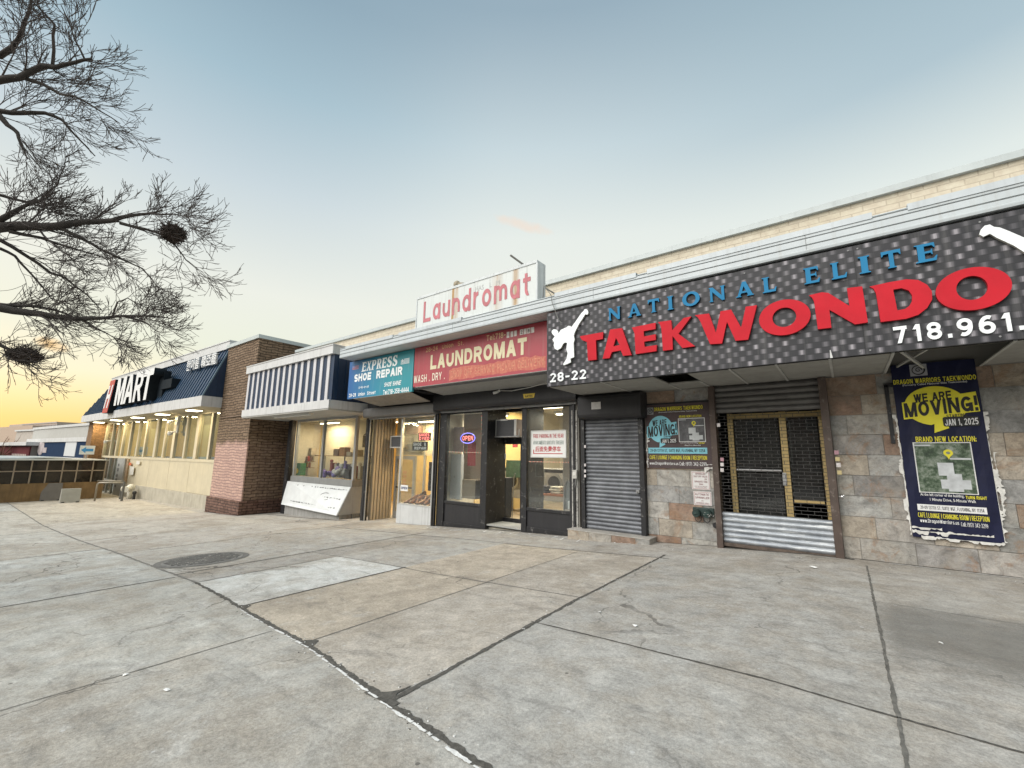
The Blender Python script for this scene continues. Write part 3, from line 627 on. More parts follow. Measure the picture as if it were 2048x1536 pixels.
fa = m.build('fascia', [ALU, ALUD], sb)
m = MB(); m.box(-12.2, 14, FY+.3, YF+.02, FZ1-.06, FZ1+.0); m.build('overhang_roof', paint('roof_sheet', (.4, .4, .4), .8), sb)
FLM = paint('flashing_metal', (.48, .52, .545), .4, var=.08, streak=.3, grime=(.25, .24, .22))
for x0, x1, dz in ((-11.9, -9.6, .0), (-9.35, -7.0, .012), (-4.4, -2.7, .02), (-2.5, .55, .03), (.9, 5, .02)):
    m = MB(); m.box(x0, x1, FY-.012, FY-.005, FZ1-.075+dz, FZ1+.005+dz); m.box(x0, x1, FY-.012, FY+.2, FZ1+.005+dz, FZ1+.012+dz); m.build('flashing', FLM, sb)
m = MB()                                               # slatted soffit behind the fascia above the two smaller signs
for i in range(70):
    x = -12.2+i*.108
    m.box(x, x+.10, FY+.02, 7.62, FZ0-.004, FZ0+.010)
m.build('slatted_soffit', paint('soffit_slat', (.52, .54, .54), .6, var=.08), sb)
m = MB(); m.box(-12.25, -4.65, 7.62, 7.75, FZ0-1.15, FZ0+.1); m.box(-12.25, -4.65, 7.75, 8.7, FZ0-.3, FZ0-.25); m.build('sign_backing', paint('backing_board', (.14, .14, .15), .8), sb)
# soffit under the martial arts sign: painted panels, two of them missing
fxs = lambda x, y: onZ(x, y, SOF).x
px = [-4.6, fxs(1200, 763), fxs(1304, 753), fxs(1373, 747), fxs(1460, 739), fxs(1553, 730), fxs(1660, 720), fxs(1785, 708), 1.62, 2.6, 3.4, 4.6, 6, 8, 10, 14]
for i, (a, b) in enumerate(zip(px, px[1:])):
    if i == 7: continue
    m = MB(); m.box(a+.006, b-.006, 7.16 if i != 2 else 8.05, YF, SOF, SOF+.02); m.build('soffit_panel', SOFM, sb)
m = MB()
for x in px[1:]: m.box(x-.016, x+.016, 7.16 if x not in px[2:4] else 8.05, YF, SOF-.014, SOF-.002)
m.bar((.62, 7.2, SOF+.06), (1.0, 8.5, SOF-.01), .03); m.bar((1.05, 7.2, SOF+.1), (.72, 8.6, SOF+.05), .025)
m.build('soffit_battens', paint('batten', (.42, .42, .40), .7), sb)
m = MB(); m.box(-4.6, 14, 7.16, YF, SOF+.4, SOF+.42); m.build('ceiling_void', DKM, sb)

# stone cladding: every tile its own tone, laid in running bond, grout between
def slate_mat():
    m, nt = nt_new('slate_tile'); t = NT(nt); v = t.obj(); a = t.n('ShaderNodeAttribute'); a.attribute_name = 'tint'
    n = t.noise(v, 5.5, 9, .72, .45); n2 = t.noise(v, 18, 8, .75, .4)
    k = t.mix(.70, a.outputs[0], t.ramp(n, [(.34, .22), (.66, .78)]), 'OVERLAY')
    k = t.mix(t.ramp(t.noise(v, 1.9, 6, .65, .8), [(.48, 0.), (.60, .32)]), k, (.38, .33, .265))
    k = t.mix(t.ramp(t.noise(v, 2.6, 8, .7, .7), [(.55, 0.), (.63, .55)]), k, (.29, .17, .095))
    k = t.mix(t.ramp(n2, [(.54, 0.), (.64, .42)]), k, (.15, .145, .135))
    t.bsdf(k, .62, 0, t.math('ADD', n, t.math('MULTIPLY', n2, .7)), .8, .03, .4); return m
SLATE = slate_mat(); GROUT = paint('tile_grout', (.27, .255, .23), .95)
PAL = [(.36, .352, .33), (.41, .395, .36), (.44, .385, .315), (.34, .24, .175), (.47, .415, .345), (.38, .375, .355), (.41, .34, .265), (.35, .345, .335), (.31, .21, .155), (.46, .44, .405), (.40, .375, .345), (.33, .315, .30), (.39, .385, .37), (.43, .40, .355)]
def tiles(mb, x0, x1, z1, zf, y, seed, rh=.315, tw=.63):
    rg = random.Random(seed); z = z1; r = 0
    while z > min(zf(x0), zf(x1)):
        x = x0-((r*.21) % tw); 
        while x < x1:
            a, b = max(x, x0), min(x+tw, x1); c = rg.choice(PAL); s = rg.uniform(.85, 1.12)
            if b-a > .02:
                za, zb = max(z-rh, zf(a)), max(z-rh, zf(b))
                if za < z-.01 or zb < z-.01:
                    d = rg.uniform(0, .009); g = rg.uniform(.002, .006); a2, b2 = a+g, b-g
                    ta, tb = min(za+g, z-g), min(zb+g, z-g); tt = z-g; yy = y-.008-d; cc = tuple(min(1, q*s*.86) for q in c)
                    mb.hexa([(a2, yy, ta), (b2, yy, tb), (b2, y+.01, tb), (a2, y+.01, ta), (a2, yy, tt), (b2, yy, tt), (b2, y+.01, tt), (a2, y+.01, tt)], 0, cc)
            x += tw
        z -= rh; r += 1
GT0, GT1 = onY(1439, 930, 8.74).x-.10, onY(1653, 930, 8.74).x+.11            # gate opening
m = MB(); dn = lambda x: gz(x)-.02
tiles(m, -3.27, GT0, SOF-.01, dn, YF, 3); m.build('stone_cladding', SLATE, sb); m = MB(); tiles(m, GT1, 9, SOF-.01, dn, YF, 8); m.build('stone_cladding', SLATE, sb)
m = MB(); m.box(-3.27, GT0, YF, YF+.12, -.6, SOF); m.box(GT1, 13.7, YF, YF+.12, -.6, SOF); m.box(-4.97, -4.80, YF-.03, YF+.2, -.6, SOF)
m.box(-4.8, -3.27, YF+.1, YF+.2, -.6, SOF); m.box(-4.97, 13.7, YF+.02, YF+.35, SOF, SOF+.3)
m.build('wall_core', GROUT, sb)
m = MB(); m.box(-4.975, -4.83, YF-.06, YF-.03, gz(-4.9)-.02, SOF-.3); m.build('end_post', paint('weathered_white', (.46, .45, .42), .8, var=.2, scale=6, wear=1.0, wearcol=(.2, .19, .18), streak=.5), sb)
# doorstep of the closed shutter, faced with the same slate
m = MB(); sx0, sx1, sz = -4.9, -3.12, gz(-3.2)+.10
tiles(m, sx0, sx1, sz, dn, 8.42, 21, .3, .5)
m.build('step_cladding', SLATE, sb)
m = MB(); m.box(sx0, sx1, 8.42, YF-.002, gz(sx0)-.2, sz-.006); m.box(sx0-.01, sx1+.01, 8.40, YF-.004, sz-.004, sz+.012); m.build('step', paint('step_stone', (.36, .34, .31), .85, var=.2, wear=.5), sb)
# ------------------------------------------------------------------ martial arts sign
SY = 7.12
def weave_mat():
    m, nt = nt_new('printed_weave'); t = NT(nt); v = t.obj(); sp = t.n('ShaderNodeSeparateXYZ'); t.l(v, sp.inputs[0])
    rowh, per = .080, .185
    zr = t.math('DIVIDE', t.math('ADD', sp.outputs[2], 10), rowh); row = t.math('FLOOR', zr); fz = t.math('FRACT', zr)
    odd = t.math('MODULO', row, 2.0); u = t.math('ADD', t.math('DIVIDE', t.math('ADD', sp.outputs[0], 20), per), t.math('MULTIPLY', odd, .5))
    fx = t.math('FRACT', u); cell = t.math('FLOOR', u)
    ax_ = t.math('ABSOLUTE', t.math('SUBTRACT', fx, .5))
    cx = t.math('MULTIPLY', t.math('SUBTRACT', .265, ax_), 4.6, clamp=True)
    cz = t.math('SUBTRACT', 1.0, t.math('POWER', t.math('MULTIPLY', t.math('ABSOLUTE', t.math('SUBTRACT', fz, .5)), 2.0), 7.0), clamp=True)
    cm = t.n('ShaderNodeCombineXYZ'); t.l(t.math('MULTIPLY', sp.outputs[0], 120), cm.inputs[0]); t.l(cell, cm.inputs[1]); t.l(row, cm.inputs[2])
    st = t.noise(cm.outputs[0], 1.0, 2)
    wn_ = t.n('ShaderNodeTexWhiteNoise'); c2 = t.n('ShaderNodeCombineXYZ'); t.l(cell, c2.inputs[0]); t.l(row, c2.inputs[1]); t.l(c2.outputs[0], wn_.inputs['Vector'])
    g = t.math('MULTIPLY', t.math('MULTIPLY', t.math('MULTIPLY', cx, cz), t.math('ADD', .30, st)), t.math('ADD', .45, t.math('MULTIPLY', wn_.outputs[0], .75)))
    b = t.math('MULTIPLY', t.math('GREATER_THAN', t.math('ABSOLUTE', t.math('SUBTRACT', fz, .5)), .44), .55)
    k = t.ramp(g, [(0, (.024, .024, .028)), (.22, (.045, .044, .050)), (.6, (.125, .118, .13)), (1, (.33, .31, .335))])
    k = t.mix(b, k, (.012, .012, .014)); k = t.mix(t.ramp(t.noise(t.scalev(v, (5, 5, .4)), 1.7, 6, .65), [(.52, 0.), (.78, .16)]), k, (.34, .33, .31)); t.bsdf(k, t.math('ADD', .36, t.math('MULTIPLY', t.noise(v, 2.5, 5), .3)), spec=.35); return m
ts = thing('martial_arts_sign', 'wide dark woven-pattern shop sign with raised red lettering, blue lettering and two white kicking figures', 'sign', (-1, SY, SOF))
SX0, SX1, SZ0, SZ1 = -4.6, 2.75, SOF+.0, 2.875+E
m = MB(); m.box(SX0, SX1, SY, SY+.06, SZ0, SZ1); m.build('panel', weave_mat(), ts)
m = MB()
for x in (-2.15, .31): m.box(x, x+.006, SY-.0025, SY+.001, SZ0, SZ1)
m.build('panel_seams', flat('seam_dark', (.008, .008, .009)), ts); m = MB()
for x in (-4.55, -3.4, -2.2, -2.1, -1.0, .26, .36, 1.5):
    for z in (SZ0+.05, SZ1-.05): m.tube([(x, SY+.001, z), (x, SY-.006, z)], .011, 8)
m.build('screws', flat('screw_grey', (.22, .22, .22)), ts); p = onY(1661, 706, SY); m = MB(); m.hexa([(p.x-.01, SY-.003, SZ0+.0), (p.x+.02, SY-.003, SZ0), (p.x+.02, SY, SZ0), (p.x-.01, SY, SZ0), (p.x-.004, SY-.003, SZ0+.11), (p.x+.004, SY-.003, SZ0+.11), (p.x+.004, SY, SZ0+.11), (p.x-.004, SY, SZ0+.11)]); m.build('scratch', flat('scratch_white', (.55, .55, .54)), ts)
m = MB(); m.box(SX0-.02, SX1+.02, SY+.06, SY+.075, SZ0-.005, SZ1+.03); m.build('backing_frame', paint('sign_frame_black', (.02, .02, .022), .6), ts)
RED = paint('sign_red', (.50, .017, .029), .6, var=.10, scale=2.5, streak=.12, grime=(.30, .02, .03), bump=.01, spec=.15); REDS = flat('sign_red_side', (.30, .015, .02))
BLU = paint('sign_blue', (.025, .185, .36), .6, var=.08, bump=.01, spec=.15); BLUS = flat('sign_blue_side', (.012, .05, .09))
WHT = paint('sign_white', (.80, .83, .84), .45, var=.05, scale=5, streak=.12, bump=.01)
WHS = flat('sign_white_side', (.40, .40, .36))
LY = SY-.052
def A(x, y): return (1100+x/4.452, 500+y/4.452)
def Bz(x, y): return (1560+x/4.197, 420+y/4.197)
def C7(x, y): return (1080+x/2.1157, 380+y/2.1157)
def proj(pts, Y):
    return [(p.x, p.z) for p in (onY(*q, Y) for q in pts)]
GL = {
 'T': [[A(265, 768), A(472, 730), A(470, 792), A(408, 803), A(415, 975), A(338, 985), A(328, 818), A(283, 800)]],
 'A': [[A(535, 708), A(640, 695), A(727, 935), A(650, 942), A(630, 893), A(550, 908), A(530, 962), A(468, 968)], [A(587, 782), A(620, 845), A(563, 858)]],
 'E': [[A(727, 690), A(940, 647), A(940, 703), A(833, 722), A(836, 770), A(940, 750), A(942, 800), A(838, 816), A(842, 862), A(950, 845), A(948, 900), A(762, 927), A(752, 745), A(742, 715)]],
 'K': [[A(960, 642), A(1078, 625), A(1086, 716), A(1190, 605), A(1258, 591), A(1143, 745), A(1292, 856), A(1177, 872), A(1090, 765), A(1093, 886), A(1005, 897), A(992, 705), A(980, 665)]],
 'W': [[A(1288, 580), A(1415, 565), A(1477, 738), A(1518, 545), A(1612, 530), A(1702, 692), A(1742, 505), A(1842, 490), A(1765, 797), A(1652, 808), A(1575, 640), A(1532, 832), A(1425, 838), A(1338, 635), A(1315, 598)]],
 'N': [[Bz(243, 716), Bz(350, 690), Bz(405, 695), Bz(583, 806), Bz(562, 655), Bz(690, 640), Bz(738, 942), Bz(630, 960), Bz(415, 838), Bz(432, 987), Bz(318, 1000), Bz(285, 765), Bz(268, 735)]],
 'D': [[Bz(752, 642), Bz(920, 605), Bz(1060, 581), Bz(1160, 587), Bz(1235, 627), Bz(1275, 680), Bz(1278, 750), Bz(1235, 822), Bz(1160, 880), Bz(1060, 912), Bz(845, 940), Bz(806, 700), Bz(785, 660)],
       [Bz(950, 668), Bz(1020, 656), Bz(1080, 675), Bz(1108, 715), Bz(1108, 765), Bz(1085, 805), Bz(1050, 830), Bz(985, 842)]],
}
for k, pl in GL.items():
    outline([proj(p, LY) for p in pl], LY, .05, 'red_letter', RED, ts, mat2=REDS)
def oval(L, Rr, T, Bt):
    p = [onY(*q, LY) for q in (L, Rr, T, Bt)]; return ((p[0].x+p[1].x)/2, (p[2].z+p[3].z)/2, (p[1].x-p[0].x)/2, (p[2].z-p[3].z)/2)
for outer, inner in (((C7(927, 555), C7(1145, 523), C7(1048, 461), C7(1012, 617)), (C7(984, 550), C7(1084, 530), C7(1040, 496), C7(1030, 580))),
                     ((Bz(1305, 690), Bz(1950, 622), Bz(1690, 467), Bz(1575, 846)), (Bz(1480, 672), Bz(1745, 640), Bz(1640, 547), Bz(1590, 758)))):
    outline([ell(*oval(*outer), 48), ell(*oval(*inner), 40)], LY, .05, 'red_letter', RED, ts, mat2=REDS)
SER = {  # small-serif capitals in a unit box
 'N': [[(0, 0), (.24, 0), (.24, .05), (.20, .08), (.20, .68), (.78, 0), (.95, 0), (.95, .92), (1, .95), (1, 1), (.72, 1), (.72, .95), (.78, .92), (.78, .34), (.24, 1), (0, 1), (0, .95), (.06, .92), (.06, .08), (0, .05)]],
 'A': [[(0, 0), (.3, 0), (.3, .05), (.25, .08), (.31, .24), (.63, .24), (.69, .08), (.63, .05), (.63, 0), (1, 0), (1, .05), (.94, .08), (.60, 1), (.40, 1), (.10, .08), (0, .05)], [(.36, .36), (.58, .36), (.47, .70)]],
 'T': [[(.28, 0), (.72, 0), (.72, .05), (.62, .08), (.62, .84), (.88, .82), (.96, .70), (1, .70), (1, 1), (0, 1), (0, .70), (.04, .70), (.12, .82), (.38, .84), (.38, .08), (.28, .05)]],
 'I': [[(0, 0), (1, 0), (1, .05), (.80, .09), (.80, .91), (1, .95), (1, 1), (0, 1), (0, .95), (.20, .91), (.20, .09), (0, .05)]],
 'L': [[(0, 0), (.93, 0), (1, .30), (.95, .30), (.82, .15), (.42, .15), (.42, .92), (.52, .95), (.52, 1), (0, 1), (0, .95), (.12, .92), (.12, .08), (0, .05)]],
 'E': [[(0, 0), (.93, 0), (1, .28), (.95, .28), (.82, .14), (.44, .14), (.44, .46), (.72, .46), (.76, .36), (.80, .36), (.80, .66), (.76, .66), (.72, .57), (.44, .57), (.44, .86), (.80, .86), (.90, .73), (.94, .73), (.92, 1), (0, 1), (0, .95), (.12, .92), (.12, .08), (0, .05)]],
}
for ch, a, b in (('N', A(518, 628), A(622, 500)), ('A', A(692, 594), A(805, 470)), ('T', A(872, 556), A(967, 430)), ('I', A(1045, 530), A(1092, 408)), ('O', A(1178, 495), A(1328, 368)), ('N', A(1420, 462), A(1552, 312)), ('A', A(1655, 417), A(1803, 270)), ('L', A(1893, 373), A(2008, 235)),
                 ('E', Bz(205, 615), Bz(325, 472)), ('L', Bz(433, 572), Bz(553, 432)), ('I', Bz(668, 527), Bz(748, 384)), ('T', Bz(862, 488), Bz(1008, 330)), ('E', Bz(1143, 434), Bz(1308, 276))):
    p, q = onY(*a, LY), onY(*b, LY); x0, x1 = p.x, q.x; z0 = 2.33+E; h = .235
    zc_ = (p.z+q.z)/2; z0, z1 = zc_-h/2, zc_+h/2
    if ch == 'O': pol = [ell((x0+x1)/2, zc_, (x1-x0)/2, h*.52, 32), ell((x0+x1)/2, zc_, (x1-x0)*.27, h*.36, 28, .25)]
    else: pol = [[(x0+(x1-x0)*u, z0+h*w) for u, w in pl] for pl in SER[ch]]
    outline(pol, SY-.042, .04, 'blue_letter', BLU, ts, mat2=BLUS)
KICK = [(20, 720), (35, 707), (60, 710), (75, 725), (78, 745), (100, 712), (150, 690), (165, 676), (185, 678), (192, 690), (230, 640), (262, 592), (285, 560), (300, 548), (310, 530), (325, 527), (338, 540), (345, 560), (335, 578), (315, 574), (300, 602), (260, 662), (225, 730), (215, 762), (222, 800), (213, 830), (215, 870), (218, 955), (185, 968), (190, 1000), (165, 1012), (125, 1028), (120, 1016), (150, 970), (160, 920), (148, 885), (155, 828), (135, 825), (120, 838), (100, 875), (70, 893), (45, 880), (36, 850), (40, 825), (25, 798), (45, 772), (24, 748), (18, 735)]
kp = proj([A(x, y) for x, y in KICK], SY-.03)
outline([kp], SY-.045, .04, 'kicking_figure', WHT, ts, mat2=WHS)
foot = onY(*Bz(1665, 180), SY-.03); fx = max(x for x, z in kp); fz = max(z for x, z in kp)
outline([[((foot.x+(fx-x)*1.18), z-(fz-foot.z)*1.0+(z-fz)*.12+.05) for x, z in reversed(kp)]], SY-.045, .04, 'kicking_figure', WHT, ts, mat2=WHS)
a, b = onY(*Bz(957, 1075), SY), onY(*Bz(2040, 950), SY)
zb = (onY(*Bz(1005, 1122), SY).z+onY(*Bz(1930, 1018), SY).z)/2
strokes([('718.961.', a.x, b.x, zb, zb+.215)], SY-.02, 'phone_number', WHT, ts, .22, .30, .018)
a, b = onY(1101, 760, SY), onY(1173, 745, SY)
strokes([('28-22', a.x, b.x, (a.z+b.z)/2-.085, (a.z+b.z)/2+.095)], SY-.02, 'street_number', WHT, ts, .20, .24, .018)

# ------------------------------------------------------------------ red laundromat sign and teal shoe repair sign
def px_on(zx, zy, ox, oy, s, Y):
    p = onY(ox+zx/s, oy+zy/s, Y); return p
S2 = 7.55
def Z8(x, y): return (660+x/4.096, 500+y/4.096)
RSG = paint('laundry_red', (.36, .045, .062), .45, var=.10, scale=1.6, streak=.25, grime=(.30, .16, .15), bump=.01)
CRM = paint('lettering_cream', (.70, .63, .42), .5, var=.08, scale=10)
r1 = thing('laundromat_sign', 'maroon red laundromat sign with cream lettering over the laundromat storefront', 'sign', (-7, S2, 1.8+E))
LZ0, LZ1 = 1.81+E, 2.90+E
m = MB(); m.box(-9.19, -4.62, S2, S2+.05, LZ0, LZ1); m.build('panel', RSG, r1)
def tz(s, bl, tr, Y=S2, dz=None):
    """a line of lettering between its lower left and upper right photo points (Z8 picture)"""
    p, q = onY(*Z8(*bl), Y), onY(*Z8(*tr), Y); return (s, p.x, q.x, min(p.z, q.z), max(p.z, q.z))
a, b = onY(*Z8(822, 978), S2), onY(*Z8(1614, 748), S2); c = onY(*Z8(822, 872), S2); lw_ = (a.z+onY(*Z8(1545, 868), S2).z)/2; strokes([('LAUNDROMAT', a.x, b.x, lw_, lw_+.39)], S2-.006, 'lettering', CRM, r1, .27, .16)
a, b = onY(*Z8(786, 842), S2), onY(*Z8(1095, 765), S2); strokes([('28-24  Union  St.', a.x, b.x, a.z+.01, a.z+.13)], S2-.004, 'address', paint('lettering_tan', (.62, .40, .20), .5), r1, .17, .24)
a, b = onY(*Z8(1283, 750), S2), onY(*Z8(1440, 688), S2); strokes([('Tel:718-', a.x, b.x, a.z+.01, a.z+.15)], S2-.004, 'telephone', paint('lettering_tan2', (.64, .48, .28), .5), r1, .18, .2)
a, b = onY(*Z8(686, 1092), S2), onY(*Z8(942, 1020), S2); strokes([('WASH . DRY .', a.x, b.x, a.z, a.z+.20)], S2-.004, 'lower_lettering', paint('lettering_pale', (.74, .68, .56), .5), r1, .19, .2)
dg = MB()
for (x0, y0, x1, y1), ch in zip(((1448, 722, 1470, 672), (1480, 715, 1502, 668), (1510, 708, 1531, 662), (1556, 698, 1582, 652), (1587, 692, 1611, 646), (1616, 686, 1642, 640), (1648, 680, 1673, 634)), '1612482'):
    p, q = onY(*Z8(x0, y0), S2), onY(*Z8(x1, y1), S2); dg.box(p.x, q.x, S2-.005, S2-.001, p.z, q.z+.01)
dg.build('number_patches', paint('patch_white', (.68, .66, .63), .6, var=.2, scale=12), r1)
p, q = onY(*Z8(1560, 696), S2), onY(*Z8(1580, 656), S2); p2, q2 = onY(*Z8(1620, 684), S2), onY(*Z8(1639, 645), S2)
strokes([('2', p.x+.01, q.x-.01, p.z+.02, q.z-.005), ('8', p2.x+.01, q2.x-.01, p2.z+.02, q2.z-.005)], S2-.009, 'number', flat('ink_black', (.02, .02, .02)), r1, .16)
def ghost_mat():
    m, nt = nt_new('painted_out_patch'); t = NT(nt); v = t.obj(); n = t.noise(t.scalev(v, (1, 1, .5)), 13, 6, .7)
    b = t.bsdf(t.ramp(n, [(.35, (.46, .085, .07)), (.65, (.55, .20, .13))]), .6); return m
p, q = onY(*Z8(975, 1075), S2), onY(*Z8(1768, 905), S2)
m = MB(); n = 22; zz = [(p.z+.02+random.uniform(-.02, .02), p.z+.30+random.uniform(-.03, .03)) for _ in range(n+1)]
for i in range(n):
    a, b = p.x+(q.x-p.x)*i/n, p.x+(q.x-p.x)*(i+1)/n; m.face([(a, S2-.002, zz[i][0]), (b, S2-.002, zz[i+1][0]), (b, S2-.002, zz[i+1][1]), (a, S2-.002, zz[i][1])])
m.build('painted_out_line', ghost_mat(), r1)
strokes([('DROP OFF SERVICE PICKUP DELIVERY', p.x+.06, q.x-.03, p.z+.08, p.z+.26)], S2-.004, 'faded_lettering', paint('faded_letter', (.55, .22, .14), .6, var=.35, scale=15), r1, .2, .2)

def teal_mat():
    m, nt = nt_new('teal_vinyl'); t = NT(nt); v = t.obj(); sp = t.n('ShaderNodeSeparateXYZ'); t.l(v, sp.inputs[0])
    f = t.math('ADD', t.math('MULTIPLY', sp.outputs[0], .42), t.math('MULTIPLY', t.noise(v, 1.5, 4), .35))
    k = t.ramp(t.math('ADD', f, .45), [(.0, (.010, .095, .30)), (.45, (.012, .19, .33)), (.9, (.015, .25, .30))])
    t.bsdf(t.mix(t.ramp(t.noise(t.scalev(v, (6, 6, .6)), 2, 5), [(.55, 0.), (.8, .35)]), k, (.25, .36, .40)), .4); return m
r2 = thing('shoe_repair_sign', 'teal and blue shoe repair sign with white lettering and a small striped flag', 'sign', (-10.8, S2, 1.68+E))
TZ0, TZ1 = 1.70+E, 2.89+E
m = MB(); m.box(-12.34, -9.22, S2, S2+.05, TZ0, TZ1); m.build('panel', teal_mat(), r2)
def ZE(x, y): return (690+x/12.8, 690+y/12.8)
def te(s, bl, tr):
    p, q = onY(*ZE(*bl), S2), onY(*ZE(*tr), S2); return (s, p.x, q.x, min(p.z, q.z), max(p.z, q.z))
WH2 = paint('vinyl_white', (.80, .83, .84), .5, var=.04)
SERIF2 = {'X': [[(0, 0), (.36, 0), (.36, .06), (.30, .08), (.46, .34), (.64, .08), (.56, .06), (.56, 0), (1, 0), (1, .06), (.93, .08), (.62, .54), (.88, .92), (.95, .94), (.95, 1), (.62, 1), (.62, .94), (.69, .92), (.54, .68), (.38, .92), (.46, .94), (.46, 1), (.04, 1), (.04, .94), (.11, .92), (.38, .48), (.08, .08), (0, .06)]],
 'P': [[(0, 0), (.52, 0), (.52, .06), (.40, .08), (.40, .40), (.66, .41), (.86, .50), (.95, .68), (.90, .86), (.76, .97), (.58, 1), (0, 1), (0, .94), (.10, .92), (.10, .08), (0, .06)], [(.40, .52), (.40, .89), (.54, .88), (.63, .80), (.65, .68), (.60, .56), (.52, .52)]],
 'R': [[(0, 0), (.50, 0), (.50, .06), (.40, .08), (.40, .42), (.47, .42), (.68, 0), (1, 0), (1, .06), (.93, .08), (.74, .46), (.88, .56), (.93, .72), (.88, .88), (.74, .98), (.56, 1), (0, 1), (0, .94), (.10, .92), (.10, .08), (0, .06)], [(.40, .54), (.40, .89), (.52, .88), (.61, .82), (.63, .71), (.58, .58), (.50, .54)]],
 'S': [[(.06, 0), (.12, 0), (.18, .06), (.32, 0), (.52, -.02), (.74, .02), (.91, .14), (.96, .30), (.90, .46), (.74, .56), (.48, .66), (.36, .74), (.38, .84), (.50, .89), (.66, .85), (.78, .70), (.84, .70), (.84, 1), (.78, 1), (.72, .95), (.60, 1), (.42, 1.01), (.22, .97), (.08, .86), (.05, .70), (.11, .56), (.28, .46), (.52, .37), (.64, .28), (.62, .17), (.48, .11), (.30, .16), (.14, .34), (.06, .34)]]}
SERIF2['E'] = SER['E']
p, q = onY(*ZE(420, 690), S2), onY(*ZE(1340, 600), S2); zlo = p.z; zhi = onY(*ZE(445, 450), S2).z
wx = (q.x-p.x)/7.0
for i, ch in enumerate('EXPRESS'):
    hh = (zhi-zlo)*(1.0+.06*i/6); outline([[(p.x+wx*(i+.03)+wx*.94*(u*.98+.10*w), zlo+hh*w) for u, w in pl] for pl in SERIF2[ch]], S2-.006, .004, 'title_letter', WH2, r2)
a, b = onY(*ZE(235, 962), S2), onY(*ZE(1475, 625), S2); strokes([('SHOE  REPAIR', a.x, b.x, a.z+.01, a.z+.25)], S2-.006, 'lettering', WH2, r2, .28, .13)
a, b = onY(*ZE(1000, 1075), S2), onY(*ZE(1445, 925), S2); strokes([('SHOE SHINE', a.x, b.x-.03, a.z, a.z+.125)], S2-.005, 'small_lettering', WH2, r2, .2, .16, shear=.22)
text([te('구두수선', (335, 1130), (610, 1030))], S2-.005, 'korean_lettering', WH2, r2, bold=.01)
a, b = onY(*ZE(100, 1352), S2), onY(*ZE(785, 1225), S2); c, d = onY(*ZE(975, 1287), S2), onY(*ZE(1640, 1105), S2); strokes([('28-28  Union  Street', a.x, b.x, a.z+.015, a.z+.125), ('Tel:718-358-4444', c.x, d.x, c.z+.01, c.z+.15)], S2-.005, 'address_line', WH2, r2, .2, .18)
a, b = onY(*ZE(1430, 500), S2), onY(*ZE(1655, 330), S2)
m = MB(); h = (b.z-a.z)/9
for i in range(5): m.box(a.x+(0 if i > 1 else (b.x-a.x)*.36), b.x, S2-.006, S2-.002, a.z+h*(8-2*i), a.z+h*(9-2*i)) if i < 3 else m.box(a.x, b.x, S2-.006, S2-.002, a.z+h*(8-2*i), a.z+h*(9-2*i))
m.box(a.x, a.x+(b.x-a.x)*.34, S2-.007, S2-.002, a.z+h*6, a.z+h*7); m.box(a.x+(b.x-a.x)*.14, a.x+(b.x-a.x)*.21, S2-.0075, S2-.002, a.z+h*4, a.z+h*9)
m.build('striped_flag', WH2, r2)
a, b = onY(*ZE(190, 640), S2), onY(*ZE(355, 510), S2); m = MB()
for i in range(5): m.box(a.x, b.x, S2-.005, S2-.002, a.z+(b.z-a.z)*i/5, a.z+(b.z-a.z)*(i+.5)/5, 0)
m.box(a.x, a.x+(b.x-a.x)*.4, S2-.006, S2-.002, a.z+(b.z-a.z)*.5, b.z, 1); m.build('faded_flag', [paint('flag_pink', (.50, .22, .25), .6), paint('flag_slate', (.16, .2, .4), .6)], r2)

# sloping valances under the two signs
VAL = paint('valance_vinyl', (.33, .33, .32), .6, var=.10, scale=2, streak=.25); VALT = paint('valance_tan', (.30, .27, .235), .7, var=.18, scale=3, streak=.4)
m = MB(); m.hexa([(-9.1, S2, LZ0-.01), (-4.62, S2, LZ0-.01), (-4.62, 8.46, LZ0-.13), (-8.95, 8.46, LZ0-.13), (-9.1, S2, LZ0), (-4.62, S2, LZ0), (-4.62, 8.46, LZ0-.11), (-8.95, 8.46, LZ0-.11)])
o = m.build('sign_valance', VAL, loc=(-7, 7.6, LZ0)); tag(o, 'pale grey sloping valance panel under the red laundromat sign', 'valance')
m = MB(); m.hexa([(-12.0, S2, TZ0-.01), (-9.3, S2, TZ0-.01), (-9.5, 8.46, TZ0-.16), (-11.9, 8.46, TZ0-.16), (-12.0, S2, TZ0), (-9.3, S2, TZ0), (-9.5, 8.46, TZ0-.14), (-11.9, 8.46, TZ0-.14)])
o = m.build('sign_valance', VALT, loc=(-10.7, 7.6, TZ0)); tag(o, 'dirty tan valance under the teal shoe repair sign', 'valance')

